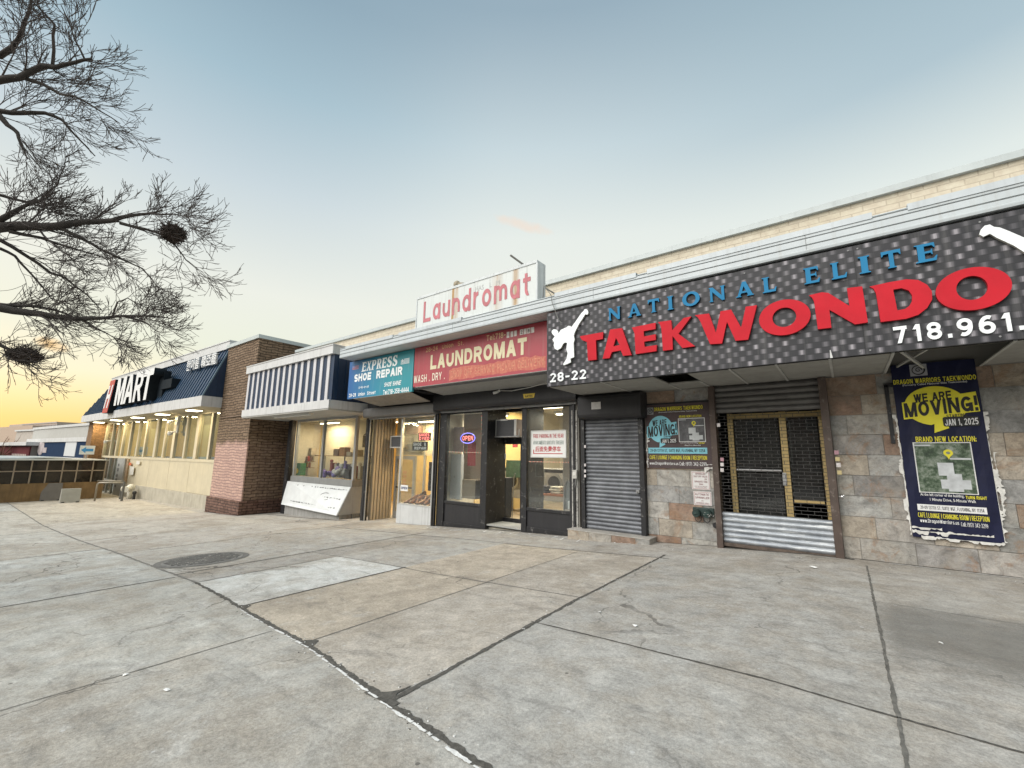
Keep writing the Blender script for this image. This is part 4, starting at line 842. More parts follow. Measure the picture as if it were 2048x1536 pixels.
# ------------------------------------------------------------------ old rooftop laundromat sign box
def roofpx(x, y, Y): return onY(*Z8(x, y), Y)
RY = 7.25
a = roofpx(720, 395, RY); b = roofpx(1690, 100, RY); bz0 = FZ1-.02
rt = thing('rooftop_sign', 'old white rooftop box sign with faded red rounded lettering and rust stains', 'sign', ((a.x+b.x)/2, RY, bz0))
zt = (a.z+b.z)/2
def rustbox():
    m, nt = nt_new('stained_acrylic'); t = NT(nt); v = t.obj(); sp = t.n('ShaderNodeSeparateXYZ'); t.l(v, sp.inputs[0])
    s = t.noise(t.scalev(v, (9, 1, .35)), 1.5, 6, .65); k = t.mix(t.ramp(s, [(.52, 0.), (.75, .55)]), (.58, .61, .60), (.30, .29, .26))
    def band(c, w): return t.math('SUBTRACT', 1.0, t.math('DIVIDE', t.math('ABSOLUTE', t.math('SUBTRACT', sp.outputs[0], c)), w), clamp=True)
    n2 = t.noise(t.scalev(v, (14, 1, 1)), 2, 5)
    for c, w, q in ((RX1, .055, 2.6), (RX1+.12, .10, .8), (RX2, .11, 1.2), (RX3, .2, .5)):
        k = t.mix(t.math('MULTIPLY', t.math('MULTIPLY', band(c, w), n2), q*1.5, clamp=True), k, (.36, .20, .06))
    t.bsdf(k, .5); return m
RC = (a.x+b.x)/2; RX1, RX2, RX3 = roofpx(1007, 420, RY).x-RC, roofpx(1520, 280, RY).x-RC, roofpx(1370, 320, RY).x-RC
m = MB(); m.box(a.x, b.x, RY, RY+.30, bz0, zt-.03); m.build('face_panel', rustbox(), rt)
m = MB(); m.box(a.x-.03, b.x+.03, RY-.015, RY+.32, zt-.03, zt+.03); m.box(b.x, b.x+.04, RY-.012, RY+.30, bz0, zt-.03); m.box(a.x-.035, a.x, RY-.012, RY+.30, bz0, zt-.03)
m.build('frame', paint('sign_box_metal', (.55, .58, .59), .5, var=.1, streak=.3), rt)
FR_ = paint('faded_red', (.46, .14, .16), .6, var=.2, scale=5)
p, q = roofpx(765, 555, RY), roofpx(1645, 335, RY)
strokes([('Laundromat', p.x, q.x, bz0+.22, zt-.15)], RY-.006, 'lettering', FR_, rt, .19, .22)
p, q = roofpx(1190, 330, RY), roofpx(1390, 255, RY)
text([('HAS    L   M', p.x, q.x, (p.z+q.z)/2-.06, (p.z+q.z)/2+.06)], RY-.003, 'ghost_lettering', paint('ghost_grey', (.42, .42, .41), .7), rt)
m = MB(); z0 = zt+.03
m.tube([(a.x+.02, RY+.28, FZ1), (a.x-.04, RY+.3, zt+.04)], .012); m.tube([(a.x-.05, RY+.1, zt+.06), (a.x+.22, RY+.1, zt+.02)], .015)
c = roofpx(1560, 85, RY+.1); m.tube([(c.x+.15, RY+.15, zt+.02), (c.x-.02, RY-.25, zt+.20)], .022); m.tube([(b.x+.02, RY+.28, zt-.5), (b.x+.55, 8.6, FZ1+.02)], .016)
m.build('stay_rods', paint('stay_metal', (.25, .24, .22), .7, var=.2), rt)
c = roofpx(1035, 280, RY+.1); m = MB(); m.ball((c.x, RY+.12, zt+.13), .10, 12, 8, (1, .8, .9)); m.box(c.x-.03, c.x+.03, RY+.08, RY+.16, zt+.02, zt+.08); m.tube([(c.x+.05, RY+.12, zt+.12), (c.x+.28, RY+.12, zt+.05)], .05)
m.build('floodlight', paint('floodlight_brown', (.32, .27, .19), .6, var=.2), rt, smooth=True)

# loose cable loop over the fascia beside the rooftop sign
c0_, c1_, c2_, c3_ = onY(1088, 572, 7.05), onY(1102, 590, 7.05), onY(1104, 604, 7.05), onY(1117, 640, 7.05)
m = MB(); m.tube([(b.x+.03, RY+.2, FZ1+.03), c0_, c1_, c2_, c3_, (c3_.x+.05, 7.08, c3_.z-.06)], .008, 6); tag(m.build('loose_cable', flat('cable_grey', (.18, .18, .17)), loc=c1_), 'thin grey loose cable looping down the fascia right of the rooftop sign', 'cable')
# ------------------------------------------------------------------ laundromat storefront
BLK = paint('frame_black', (.013, .013, .015), .5, var=.25, scale=5, wear=.22, wearcol=(.13, .125, .12), bump=.06, streak=.2, grime=(.05, .047, .045))
BLK2 = paint('panel_black', (.017, .0165, .019), .55, var=.15, scale=2, streak=.25, grime=(.045, .042, .042))
GREYM = paint('bare_metal', (.30, .30, .30), .5, .5, var=.15, scale=4, streak=.3)
GLS = glass('window_glass', ref=.065, dirt=.06); GLD = glass('door_glass', ref=.04, dirt=.03)
def ZF(x, y): return (860+x/5.297, 790+y/5.297)
def fx(px, py, Y=YF): return onY(px, py, Y).x
def fz(px, py, Y=YF): return onY(px, py, Y).z
HB = onY(1143, 801, 8.45).z                          # underside of the shutter housing
ls = thing('laundromat_storefront', 'black framed laundromat storefront with two tall windows and a recessed door', 'storefront', (-7, YF, gz(-7)))
xl0, xl1 = fx(874, 1040), fx(888, 1040); xm0, xm1 = fx(961, 1040), fx(973, 1040); xr0, xr1 = fx(1044, 1050), fx(1054, 1050); xe0, xe1 = fx(1142, 1050), fx(1151, 1050)
zh = HB+.06
m = MB()
for a, b in ((xl0, xl1), (xm0, xm1), (xr0, xr1), (xe0, xe1)): m.box(a, b, YF-.05, YF+.09, gz(a)-.03, zh)
zs1 = fz(*ZF(120, 1120)); zs2 = fz(*ZF(1010, 1195))
for a, b, z in ((xl1, xm0, zs1), (xr1, xe0, zs2)):
    m.box(a, b, YF-.035, YF+.07, z-.05, z+.02); m.box(a, b, YF-.035, YF+.07, gz(a)-.03, gz(a)+.13); m.box(a, b, YF-.035, YF+.07, zh-.14, zh)
m.box(xm1, xr0, YF+.02, YF+.09, zh-.06, zh)
m.box(xm0+.02, xm1, YF+.09, YF+.75, gz(xm0)-.03, zh); m.box(xr0, xr1-.02, YF+.09, YF+.75, gz(xr0)-.03, zh)
m.build('frame', BLK, ls, bevel=.004)
for a, b, z in ((xl1, xm0, zs1), (xr1, xe0, zs2)): m = MB(); m.box(a, b, YF-.01, YF+.03, gz(a)+.13, z-.05); m.build('kick_panel', BLK2, ls)
for a, b, z in ((xl1, xm0, zs1), (xr1, xe0, zs2)):
    m = MB(); m.box(a, b, YF+.015, YF+.021, z+.02, zh-.14); m.build('window_pane', GLS, ls)
# recessed door, its side light and the panel round the air conditioner
YD = YF+.72
dx0 = fx(*ZF(700, 900), YD); dx1 = fx(*ZF(985, 900), YD); dz1 = fz(*ZF(860, 460), YD); sx0 = fx(*ZF(625, 900), YD); gzd = gz(-5.2)
m = MB(); m.box(dx0, dx0+.09, YD-.03, YD+.03, gzd, dz1-.06); m.box(dx1-.07, dx1+.05, YD-.03, YD+.03, gzd, dz1-.06); m.box(dx0+.09, dx1-.07, YD-.03, YD+.03, gzd, gzd+.11); m.box(dx0+.09, dx1-.07, YD-.03, YD+.03, dz1-.16, dz1-.06)
d = m.build('door', BLK, ls)
m = MB(); m.box(dx0+.09, dx1-.07, YD-.003, YD+.003, gzd+.11, dz1-.16); m.build('pane', GLD, d)
m = MB(); hx = dx0+.03; h0, h1 = fz(*ZF(717, 975), YD), fz(*ZF(717, 835), YD); m.tube([(hx, YD-.03, h0), (hx, YD-.08, h0+.03), (hx, YD-.08, h1-.03), (hx, YD-.03, h1)], .012); m.build('handle', GREYM, d, smooth=True)
m = MB(); m.box(sx0-.12, dx0, YD-.03, YD+.04, dz1-.06, dz1+.06); m.box(dx0, dx1+.2, YD-.03, YD+.04, dz1-.06, dz1+.06); m.box(sx0-.12, sx0, YD-.03, YD+.04, gzd, dz1-.06); m.box(sx0, dx0, YD-.03, YD+.04, gzd, fz(*ZF(650, 1165), YD)); m.box(sx0-.12, sx0+.42, YD-.02, YD+.03, dz1+.06, zh); m.box(sx0+.42, dx1+.2, YD-.03, YD+.04, zh-.10, zh)
m.build('door_frame', BLK, ls)
m = MB(); m.box(sx0, dx0, YD, YD+.01, fz(*ZF(650, 1165), YD), dz1-.06); m.build('sidelight', paint('patterned_film', (.48, .47, .46), .6, var=.35, scale=16, wear=.8, wearcol=(.14, .13, .14)), ls)
m = MB(); m.box(sx0+.42, dx1+.2, YD, YD+.006, dz1+.06, zh-.10); m.build('transom_pane', GLD, ls)
m = MB(); m.box(xm1, xr0, YF+.0, YD-.03, gzd-.02, gzd+.015); m.build('threshold', paint('threshold_slab', (.33, .33, .31), .85), ls)
# roller shutter housing above it
def housing(name, x0, x1, z0, z1, y0, y1, matl, lab, cat='shutter'):
    t = thing(name, lab, cat, ((x0+x1)/2, y0, z0)); m = MB(); r = min(.09, (z1-z0)/3)
    pr = [(y1, z0), (y0+r, z0)]+[(y0+r-r*math.sin(R_(q)), z0+r-r*math.cos(R_(q))) for q in (30, 60, 90)]+[(y0, z1-r)]+[(y0+r-r*math.cos(R_(q)), z1-r+r*math.sin(R_(q))) for q in (30, 60, 90)]+[(y1, z1)]
    m.prism(pr, x0, x1, ax='x'); m.build('housing', matl, t, bevel=.003)
    m = MB(); m.box(x0+.1, x1-.1, y1-.16, y1-.02, z0-.05, z0-.002); m.build('bottom_bar', GREYM, t); return t
h1 = housing('shutter_housing', fx(866, 812, 8.45), fx(1151, 800, 8.45), HB, LZ0-.05, 8.45, YF+.02, BLK2, 'long black rolled-up shutter housing over the laundromat windows')
m = MB(); sh0 = onY(1046, 797, 8.445); sh1 = onY(1070, 786, 8.445)
outline([[(sh0.x+.03, sh0.z), (sh1.x-.03, sh0.z), (sh1.x, sh1.z), (sh0.x, sh1.z)]], 8.442, .004, 'yellow_sticker', paint('sticker_yellow', (.62, .44, .05), .5), h1)
strokes([('VISTA', sh0.x+.05, sh1.x-.05, sh0.z+.09, sh1.z-.02), ('GATES', sh0.x+.07, sh1.x-.07, sh0.z+.02, sh0.z+.07)], 8.438, 'sticker_lettering', flat('ink_black', (.02, .02, .02)), h1, .22)
for a in (xl0-.13, xl0-.05): m = MB(); m.box(a, a+.045, YF-.12, YF-.06, gz(a)-.02, HB); m.build('guide_rail', BLK, h1)
m = MB(); m.box(xe1+.0, xe1+.05, YF-.10, YF-.055, gz(xe1)-.02, HB); m.build('guide_rail', BLK, h1)
# camera with a cable on the housing
c = onY(994, 783, 8.40); sc_ = thing('security_camera', 'small white security camera with a trailing cable above the laundromat door', 'camera', tuple(c))
CAMW = flat('camera_white', (.62, .62, .60), .45)
m = MB(); m.tube([(c.x-.07, 8.33, c.z-.045), (c.x+.03, 8.43, c.z)], .035, 10); m.build('body', CAMW, sc_, smooth=True)
m = MB(); m.ball((c.x+.05, 8.43, c.z+.02), .035); m.build('mount', CAMW, sc_, smooth=True)
p = onY(1092, 768, 8.2); m = MB(); m.tube([(c.x+.05, 8.43, c.z+.02), (c.x+.5, 8.36, c.z-.03), (c.x+1.1, 8.28, c.z-.005), (p.x, 8.2, p.z+.02), (-4.3, 8.2, SOF)], .008, 6); m.build('cable', CAMW, sc_, smooth=True)
# window air conditioner on its shelf
YA = YF+.30
a0, a1 = onY(*ZF(682, 265), YA), onY(*ZF(912, 430), YA)
ac = thing('air_conditioner', 'grey window air conditioner with white edges above the laundromat door', 'air conditioner', ((a0.x+a1.x)/2, YA, a1.z))
AW = paint('ac_white', (.58, .57, .54), .5, var=.1, streak=.3); AG = paint('ac_grille', (.085, .085, .09), .6, var=.2, scale=30)
aw = a1.x-a0.x; zb_, zt_ = a1.z, max(a0.z, a1.z+.28)
m = MB(); m.box(a0.x, a1.x, YA+.012, YD+.25, zb_, zt_); m.build('casing', paint('ac_side', (.16, .12, .11), .6, var=.2), ac)
m = MB(); m.box(a0.x, a0.x+aw*.09, YA-.004, YA+.012, zb_, zt_); m.box(a1.x-aw*.09, a1.x, YA-.004, YA+.012, zb_, zt_); m.box(a0.x+aw*.09, a1.x-aw*.09, YA-.004, YA+.012, zt_-.02, zt_); m.box(a0.x+aw*.3, a0.x+aw*.62, YA-.012, YA-.002, zt_-.035, zt_+.012); m.build('edging', AW, ac)
m = MB(); m.box(a0.x+aw*.09, a1.x-aw*.09, YA+.006, YA+.011, zb_, zt_-.02)
for i in range(22): m.box(a0.x+aw*.1, a1.x-aw*.1, YA-.001, YA+.006, zb_+.008+i*(zt_-zb_-.03)/22, zb_+.013+i*(zt_-zb_-.03)/22)
m.build('front_grille', AG, ac)
m = MB(); m.box(a0.x-.10, a1.x+.12, YA-.04, YD-.03, zb_-.035, zb_-.008); m.box(a0.x-.10, a0.x-.08, YA-.03, YA-.0, zb_-.008, zb_+.16); m.box(a1.x+.10, a1.x+.12, YA-.03, YA, zb_-.008, zb_+.16); o = m.build('shelf_bracket', GREYM, loc=((a0.x+a1.x)/2, YA, zb_)); tag(o, 'grey metal shelf bracket carrying the air conditioner above the laundromat door', 'bracket')

# signs hung inside the laundromat windows
YG = YF+.05
p0, p1 = onY(*ZF(1080, 655), YF), onY(*ZF(1445, 375), YF)
x0, x1, z0, z1 = p0.x, p1.x, p0.z+.0, p1.z
fs = thing('parking_sign', 'white parking notice in red green and Chinese lettering in the right laundromat window', 'sign', (x0, YF, z0))
m = MB(); m.box(x0, x1, YF-.028, YF-.012, z0, z1); m.build('board', paint('board_white', (.76, .76, .74), .5, var=.05), fs)
m = MB()
for b in ((x0-.015, x1+.015, z0-.015, z0+.01), (x0-.015, x1+.015, z1-.01, z1+.015), (x0-.015, x0+.01, z0+.01, z1-.01), (x1-.01, x1+.015, z0+.01, z1-.01)): m.box(b[0], b[1], YF-.034, YF-.010, b[2], b[3])
m.build('frame', paint('silver_trim', (.55, .55, .53), .4), fs)
RD = flat('ink_red', (.45, .04, .05)); GN = flat('ink_green', (.06, .13, .11)); w, h = x1-x0, z1-z0
strokes([('FREE PARKING IN THE REAR', x0+w*.06, x1-w*.06, z1-h*.27, z1-h*.12)], YF-.031, 'red_lettering', RD, fs, .22, .16)
strokes([('APARCAMIENTO GRATUITO TRASERO', x0+w*.06, x1-w*.06, z1-h*.52, z1-h*.38)], YF-.031, 'green_lettering', GN, fs, .16, .18)
text([('后面免費停车', x0+w*.12, x1-w*.14, z0+h*.20, z0+h*.41)], YF-.031, 'chinese_lettering', RD, fs, bold=.015)
m = MB(); m.box(x0+w*.06, x1-w*.09, YF-.031, YF-.027, z0+h*.115, z0+h*.145); m.box(x0+w*.06, x0+w*.085, YF-.031, YF-.027, z0+h*.145, z0+h*.28); m.build('arrow_line', RD, fs)
# neon OPEN sign
NR = lamp('neon_red', (1, .10, .06), 3.2); NB = lamp('neon_blue', (.16, .12, 1), 2.2); ND = flat('neon_back', (.02, .012, .02))
p = onY(*ZF(400, 457), YG); q0, q1 = onY(*ZF(325, 457), YG), onY(*ZF(475, 457), YG); rx = (q1.x-q0.x)/2; rz = rx*.52
on = thing('open_sign', 'oval neon open sign glowing red and blue in the left laundromat window', 'neon sign', (p.x, YG, p.z-rz))
outline([ell(p.x, p.z, rx*1.05, rz*1.08, 36)], YG+.02, .01, 'backing', ND, on)
m = MB(); m.tube([(x, YG, z) for x, z in ell(p.x, p.z, rx, rz, 36)+ell(p.x, p.z, rx, rz, 36)[:1]], .012, 6); m.build('blue_tube', NB, on)
strokes([('OPEN', p.x-rx*.74, p.x+rx*.74, p.z-rz*.45, p.z+rz*.45)], YG-.002, 'red_tube', NR, on, .17, .26)
# rope lights round the panes
def rope(pts, label, cols, loc):
    t = thing('rope_light', label, 'light string', loc)
    for i, c in enumerate(cols):
        m = MB()
        for (a, b) in zip(pts, pts[1:]):
            a, b = Vector(a), Vector(b); n = int((b-a).length/.04)
            for k in range(n):
                if k % len(cols) == i: q = a.lerp(b, (k+.5)/n); m.ball(q, .0085, 5, 3)
        m.build('bulbs', c, t)
    m = MB(); m.tube(pts, .004, 4); m.build('wire', ND, t)
LRD = lamp('led_red', (1, .13, .07), 2.2); LWW = lamp('led_warm', (1, .55, .35), 1.6); LGN = lamp('led_green', (.3, .9, .6), 1.3)
def zfp(x, y): p = onY(*ZF(x, y), YG); return (p.x, YG, p.z)
rope([zfp(188, 218), zfp(168, 600), zfp(545, 612), zfp(548, 215)], 'multicoloured light rope framing the left laundromat window', [LRD, LWW, LGN], zfp(168, 600))
rope([zfp(1040, 150), zfp(1030, 705), zfp(1490, 714)], 'red light rope edging the right laundromat window beside the parking notice', [LRD, LWW], zfp(1030, 705))

# wall box and conduit right of the laundromat, and the row of small plates on the shutter rails
p = onY(1152, 948, YF-.06); eb = thing('electrical_box', 'grey electrical box on the white post between laundromat and closed shutter', 'electrical box', tuple(p))
m = MB(); m.box(p.x-.045, p.x+.06, YF-.14, YF-.062, p.z-.10, p.z+.09); m.build('casing', paint('box_grey', (.42, .41, .38), .6, var=.2, wear=.5), eb, bevel=.006)
m = MB(); m.box(p.x-.03, p.x+.045, YF-.15, YF-.141, p.z-.03, p.z+.05); m.build('cover', AW, eb)
m = MB(); m.tube([(p.x+.0, YF-.09, p.z-.1), (p.x+.01, YF-.09, p.z-.25), (p.x+.07, YF-.09, p.z-.30)], .012, 6); m.build('conduit', GREYM, eb)

# ------------------------------------------------------------------ closed black shutter
def slats(mb, x0, x1, z0, z1, y, pitch=.085, amp=.018):
    n = max(1, round((z1-z0)/pitch)); p = (z1-z0)/n; pr = []
    for i in range(n):
        b = z0+i*p
        for k in range(7):
            q = k/7; pr.append((y-amp*math.sin(math.pi*q)*(1 if q < .9 else .6), b+p*q*.93))
        pr.append((y+.006, b+p*.97))
    pr.append((y, z1)); k0 = len(mb.v)
    for yy, zz in pr: mb.v += [(x0, yy, zz), (x1, yy, zz)]
    for i in range(len(pr)-1): mb.f.append((k0+2*i, k0+2*i+1, k0+2*i+3, k0+2*i+2)); mb.mi.append(0); mb.c.append(None)
def shut_mat(name, base, bright, dirt, lo):
    m, nt = nt_new(name); t = NT(nt); v = t.obj(); n = t.noise(v, 2.2, 7, .65); s = t.noise(t.scalev(v, (.7, 1, 9)), 3, 6, .7)
    k = t.mix(t.ramp(n, [(.35, 0.), (.68, 1.)]), base, bright); k = t.mix(t.ramp(s, [(lo, 0.), (lo+.14, .9)]), k, dirt)
    t.bsdf(k, t.ramp(s, [(.3, .38), (.7, .62)]), .35, t.noise(v, 50, 4), .1, .01); return m
SHB = shut_mat('shutter_black', (.10, .105, .118), (.21, .22, .24), (.36, .37, .38), .58)
SHG = shut_mat('shutter_galvanised', (.24, .265, .30), (.46, .49, .52), (.82, .84, .84), .53)
SHT = shut_mat('shutter_brown', (.105, .10, .095), (.16, .155, .15), (.05, .048, .045), .55)
bx0, bx1 = fx(1172, 950, 8.72), fx(1281, 950, 8.72); zst = gz(-3.2)+.115; zt_b = fz(1225, 838, 8.72)
cs = thing('closed_shutter', 'closed black corrugated roller shutter over the slate doorstep', 'shutter', ((bx0+bx1)/2, 8.72, zst))
m = MB(); slats(m, bx0, bx1, zst, zt_b+.1, 8.73, .083); m.build('slats', SHB, cs)
for a, b in ((bx0-.09, bx0), (bx1, bx1+.10)): m = MB(); m.box(a, b, 8.66, 8.80, zst, zt_b+.1); m.build('guide_rail', BLK, cs, bevel=.004)
hz0, hz1 = fz(1225, 836, 8.42), SOF-.02; hx0, hx1 = fx(1155, 815, 8.42), fx(1281, 815, 8.42)
m = MB(); r = .10; y0 = 8.42; pr = [(8.8, hz0), (y0+r, hz0)]+[(y0+r-r*math.sin(R_(q)), hz0+r-r*math.cos(R_(q))) for q in (30, 60, 90)]+[(y0, hz1-r)]+[(y0+r-r*math.cos(R_(q)), hz1-r+r*math.sin(R_(q))) for q in (30, 60, 90)]+[(8.8, hz1)]
m.prism(pr, hx0, hx1, ax='x'); m.build('housing', BLK2, cs, bevel=.004)
p = onY(1191, 812, 8.41); m = MB(); m.box(p.x-.10, p.x+.12, 8.412, 8.418, p.z-.07, p.z+.085); m.build('notice', paint('notice_grey', (.55, .53, .52), .6, var=.15, scale=12), cs)
for y in (893, 930, 942, 952): p = onY(1170, y, 8.65); m = MB(); m.box(p.x-.022, p.x+.02, 8.65, 8.659, p.z-.03, p.z+.03); m.build('rail_sticker', paint('sticker_white', (.62, .58, .58), .5, var=.2, scale=20), cs)
m = MB(); p = onY(1278, 983, 8.7); m.box(p.x-.05, p.x+.02, 8.66, 8.70, p.z-.03, p.z+.03); m.tube([(p.x-.02, 8.65, p.z), (p.x-.02, 8.66, p.z-.04)], .012); m.build('padlock', GREYM, cs)

# ------------------------------------------------------------------ grille gate of the martial arts studio
BRN = paint('rail_brown', (.075, .052, .042), .6, var=.25, scale=5, wear=.5, wearcol=(.16, .13, .11), streak=.3)
gx0, gx1 = fx(1439, 930, 8.74), fx(1653, 930, 8.74)
def gzz(y, px=1545): return fz(px, y, 8.74)
zt0, zg1, zg0 = SOF-.01, gzz(822), gzz(1031)
gg = thing('grille_gate', 'roll-down gate with open chain grille between brown rails and galvanised lower slats', 'gate', ((gx0+gx1)/2, 8.74, gz(-1)))
m = MB(); slats(m, gx0, gx1, zg1, zt0, 8.75, .105, .022); m.build('upper_slats', SHT, gg)
m = MB(); slats(m, gx0, gx1, gz(-1)+.045, zg0, 8.75, .088, .022); m.build('lower_slats', SHG, gg)
m = MB(); m.box(gx0, gx1, 8.70, 8.78, gz(-1.0)-.01, gz(-1)+.045); m.build('bottom_bar', paint('rusty_bar', (.10, .075, .06), .8, var=.4, scale=12), gg)
for a, b in ((gx0-.10, gx0), (gx1, gx1+.11)): m = MB(); m.box(a, b, 8.64, 8.84, gz(a)-.02, zt0); m.build('guide_rail', BRN, gg, bevel=.004)
m = MB(); n = 31
for i in range(n+1): z = zg0+(zg1-zg0)*i/n; m.tube([(gx0, 8.745, z), (gx1, 8.745, z)], .0042, 5)
for i in range(n):
    z0 = zg0+(zg1-zg0)*i/n; z1 = zg0+(zg1-zg0)*(i+1)/n; k = 9
    for j in range(k):
        x = gx0+(gx1-gx0)*(j+(.5 if i % 2 else 0)+.25)/k
        if x < gx1: m.box(x-.0035, x+.0035, 8.739, 8.751, z0, z1)
m.build('chain_grille', paint('grille_steel', (.065, .062, .060), .5, .4, var=.3, scale=9), gg)
m = MB()
for px_, py, c in ((1444, 919, 0), (1444, 929, 1), (1444, 940, 1), (1437, 850, 1), (1673, 905, 0), (1675, 918, 2), (1677, 930, 1), (1679, 945, 2)):
    p = onY(px_, py, 8.63); m = MB(); m.box(p.x-.028, p.x+.028, 8.632, 8.638, p.z-.032, p.z+.032); m.build('rail_sticker', (paint('sticker_pink', (.40, .22, .26), .5), paint('sticker_white', (.62, .58, .58), .5), paint('sticker_tan', (.52, .43, .22), .5))[c], gg)
m = MB(); p = onY(1684, 994, 8.62); m.tube([(p.x-.03, 8.61, p.z), (p.x+.03, 8.61, p.z+.02)], .02, 8); m.ball((p.x, 8.60, p.z), .035); m.build('padlock', paint('chrome', (.5, .5, .5), .25, .9), gg)
# brass door behind the grille
def Z5(x, y): return (1400+x/2.845, 620+y/2.845)
YB = 9.22; BRS = paint('brass_anodised', (.62, .46, .20), .5, .15, var=.15, scale=5, streak=.2)
sd = thing('studio_entrance', 'brass framed glass entrance with push bar, dark behind the chain grille', 'entrance', (-1, YB, gz(-1)))
def bx(x0, y0, x1, y1, Y=YB): return rect(*Z5(x0, y0), *Z5(x1, y1), Y)
zfl = gz(-1)
m = MB()
for x0, x1 in ((168, 205), (465, 512), (690, 722)):
    a, b, _, _ = bx(x0, 800, x1, 900); m.box(a, b, YB-.03, YB+.03, zfl, fz(*Z5(330, 585), YB))
a, b, _, _ = bx(168, 800, 722, 900); zt2 = fz(*Z5(330, 618), YB); m.box(a, b, YB-.028, YB+.028, zt2, zt2+.10)
a2, b2, _, _ = bx(512, 800, 690, 900); zk = fz(*Z5(640, 1100), YB); m.box(a2, b2, YB-.028, YB+.028, zk, zk+.05); m.box(a2, b2, YB-.028, YB+.028, zfl, zfl+.1)
m.build('brass_frame', BRS, sd)
a3, b3, _, _ = bx(205, 800, 465, 900)
m = MB(); m.box(a3, b3, YB-.004, YB+.004, zfl+.05, zt2); m.build('pane', glass('dark_glass', (.35, .36, .36), .05, .10), sd); m = MB(); m.box(a2, b2, YB-.004, YB+.004, zk+.05, zt2); m.build('pane', MATS['dark_glass'], sd)
m = MB(); zp = fz(*Z5(350, 913), YB-.06); m.tube([(a3, YB-.06, zp+.0), (b3, YB-.06, zp)], .022, 8); a4, b4, c4, d4 = bx(468, 925, 497, 1000, YB-.04); m.box(a4, b4, YB-.05, YB-.032, c4, d4); m.build('push_bar', paint('bar_alu', (.5, .5, .5), .35, .6), sd)
for q in ((545, 672, 608, 760), (372, 985, 470, 1035), (222, 672, 268, 742)):
    a5, b5, c5, d5 = bx(*q, YB+.012); m = MB(); m.box(a5, b5, YB+.006, YB+.010, c5, d5); m.build('door_notice', paint('notice_faded', (.32, .31, .29), .6, var=.3, scale=14), sd)
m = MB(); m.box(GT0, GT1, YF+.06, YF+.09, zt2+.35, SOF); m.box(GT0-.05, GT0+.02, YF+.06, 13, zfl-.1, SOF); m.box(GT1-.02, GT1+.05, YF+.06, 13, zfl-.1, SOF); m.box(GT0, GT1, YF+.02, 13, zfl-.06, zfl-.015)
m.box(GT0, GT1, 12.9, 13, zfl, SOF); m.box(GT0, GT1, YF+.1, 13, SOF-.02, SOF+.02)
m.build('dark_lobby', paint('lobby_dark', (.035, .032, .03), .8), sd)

# ------------------------------------------------------------------ posters
def _rag(n, amp, lo=.15):
    v, out = random.random(), []
    for i in range(n+1):
        v = min(1, max(0, v+random.gauss(0, .30))); out.append(amp*(lo+(1-lo)*v*v)*(1 if random.random() > .12 else .25))
    return out
def torn(mb, x0, x1, z, y, down, amp, mi=0):
    n = max(6, int(abs(x1-x0)/.018)); t = [q*.5 for q in _rag(n, amp)]; b = _rag(n, amp)
    for i in range(n): mb.face([(x0+(x1-x0)*i/n, y, z-b[i]), (x0+(x1-x0)*(i+1)/n, y, z-b[i+1]), (x0+(x1-x0)*(i+1)/n, y-.004, z+t[i+1]), (x0+(x1-x0)*i/n, y-.004, z+t[i])], mi)
def tornv(mb, x, z0, z1, y, amp, side, mi=0):
    n = max(6, int(abs(z1-z0)/.018)); a = [x-side*q*.45 for q in _rag(n, amp, .02)]; b = [x+side*q for q in _rag(n, amp)]
    for i in range(n):
        za, zb = z0+(z1-z0)*i/n, z0+(z1-z0)*(i+1)/n; mb.face([(a[i], y-.004, za), (b[i], y, za), (b[i+1], y, zb), (a[i+1], y-.004, zb)], mi)
YEL = flat('ink_yellow', (.76, .68, .05)); INK = flat('ink_black', (.02, .02, .02)); INKW = flat('ink_white', (.74, .74, .74)); TORN = paint('torn_paper', (.66, .65, .62), .9, var=.2, scale=12)
def aerial(name, dark):
    m, nt = nt_new(name); t = NT(nt); v = t.obj(); vo = t.n('ShaderNodeTexVoronoi'); vo.distance = 'CHEBYCHEV'; t.l(v, vo.inputs['Vector']); vo.inputs['Scale'].default_value = 6
    n = t.noise(v, 7, 9, .75); k = t.ramp(n, [(.36, (.012, .022, .016)), (.47, (.05, .085, .045)), (.55, (.16, .20, .15)), (.66, (.34, .36, .33))] if not dark else [(.3, (.03, .03, .035)), (.55, (.10, .10, .11)), (.75, (.26, .26, .27))])
    t.bsdf(k, .5); return m
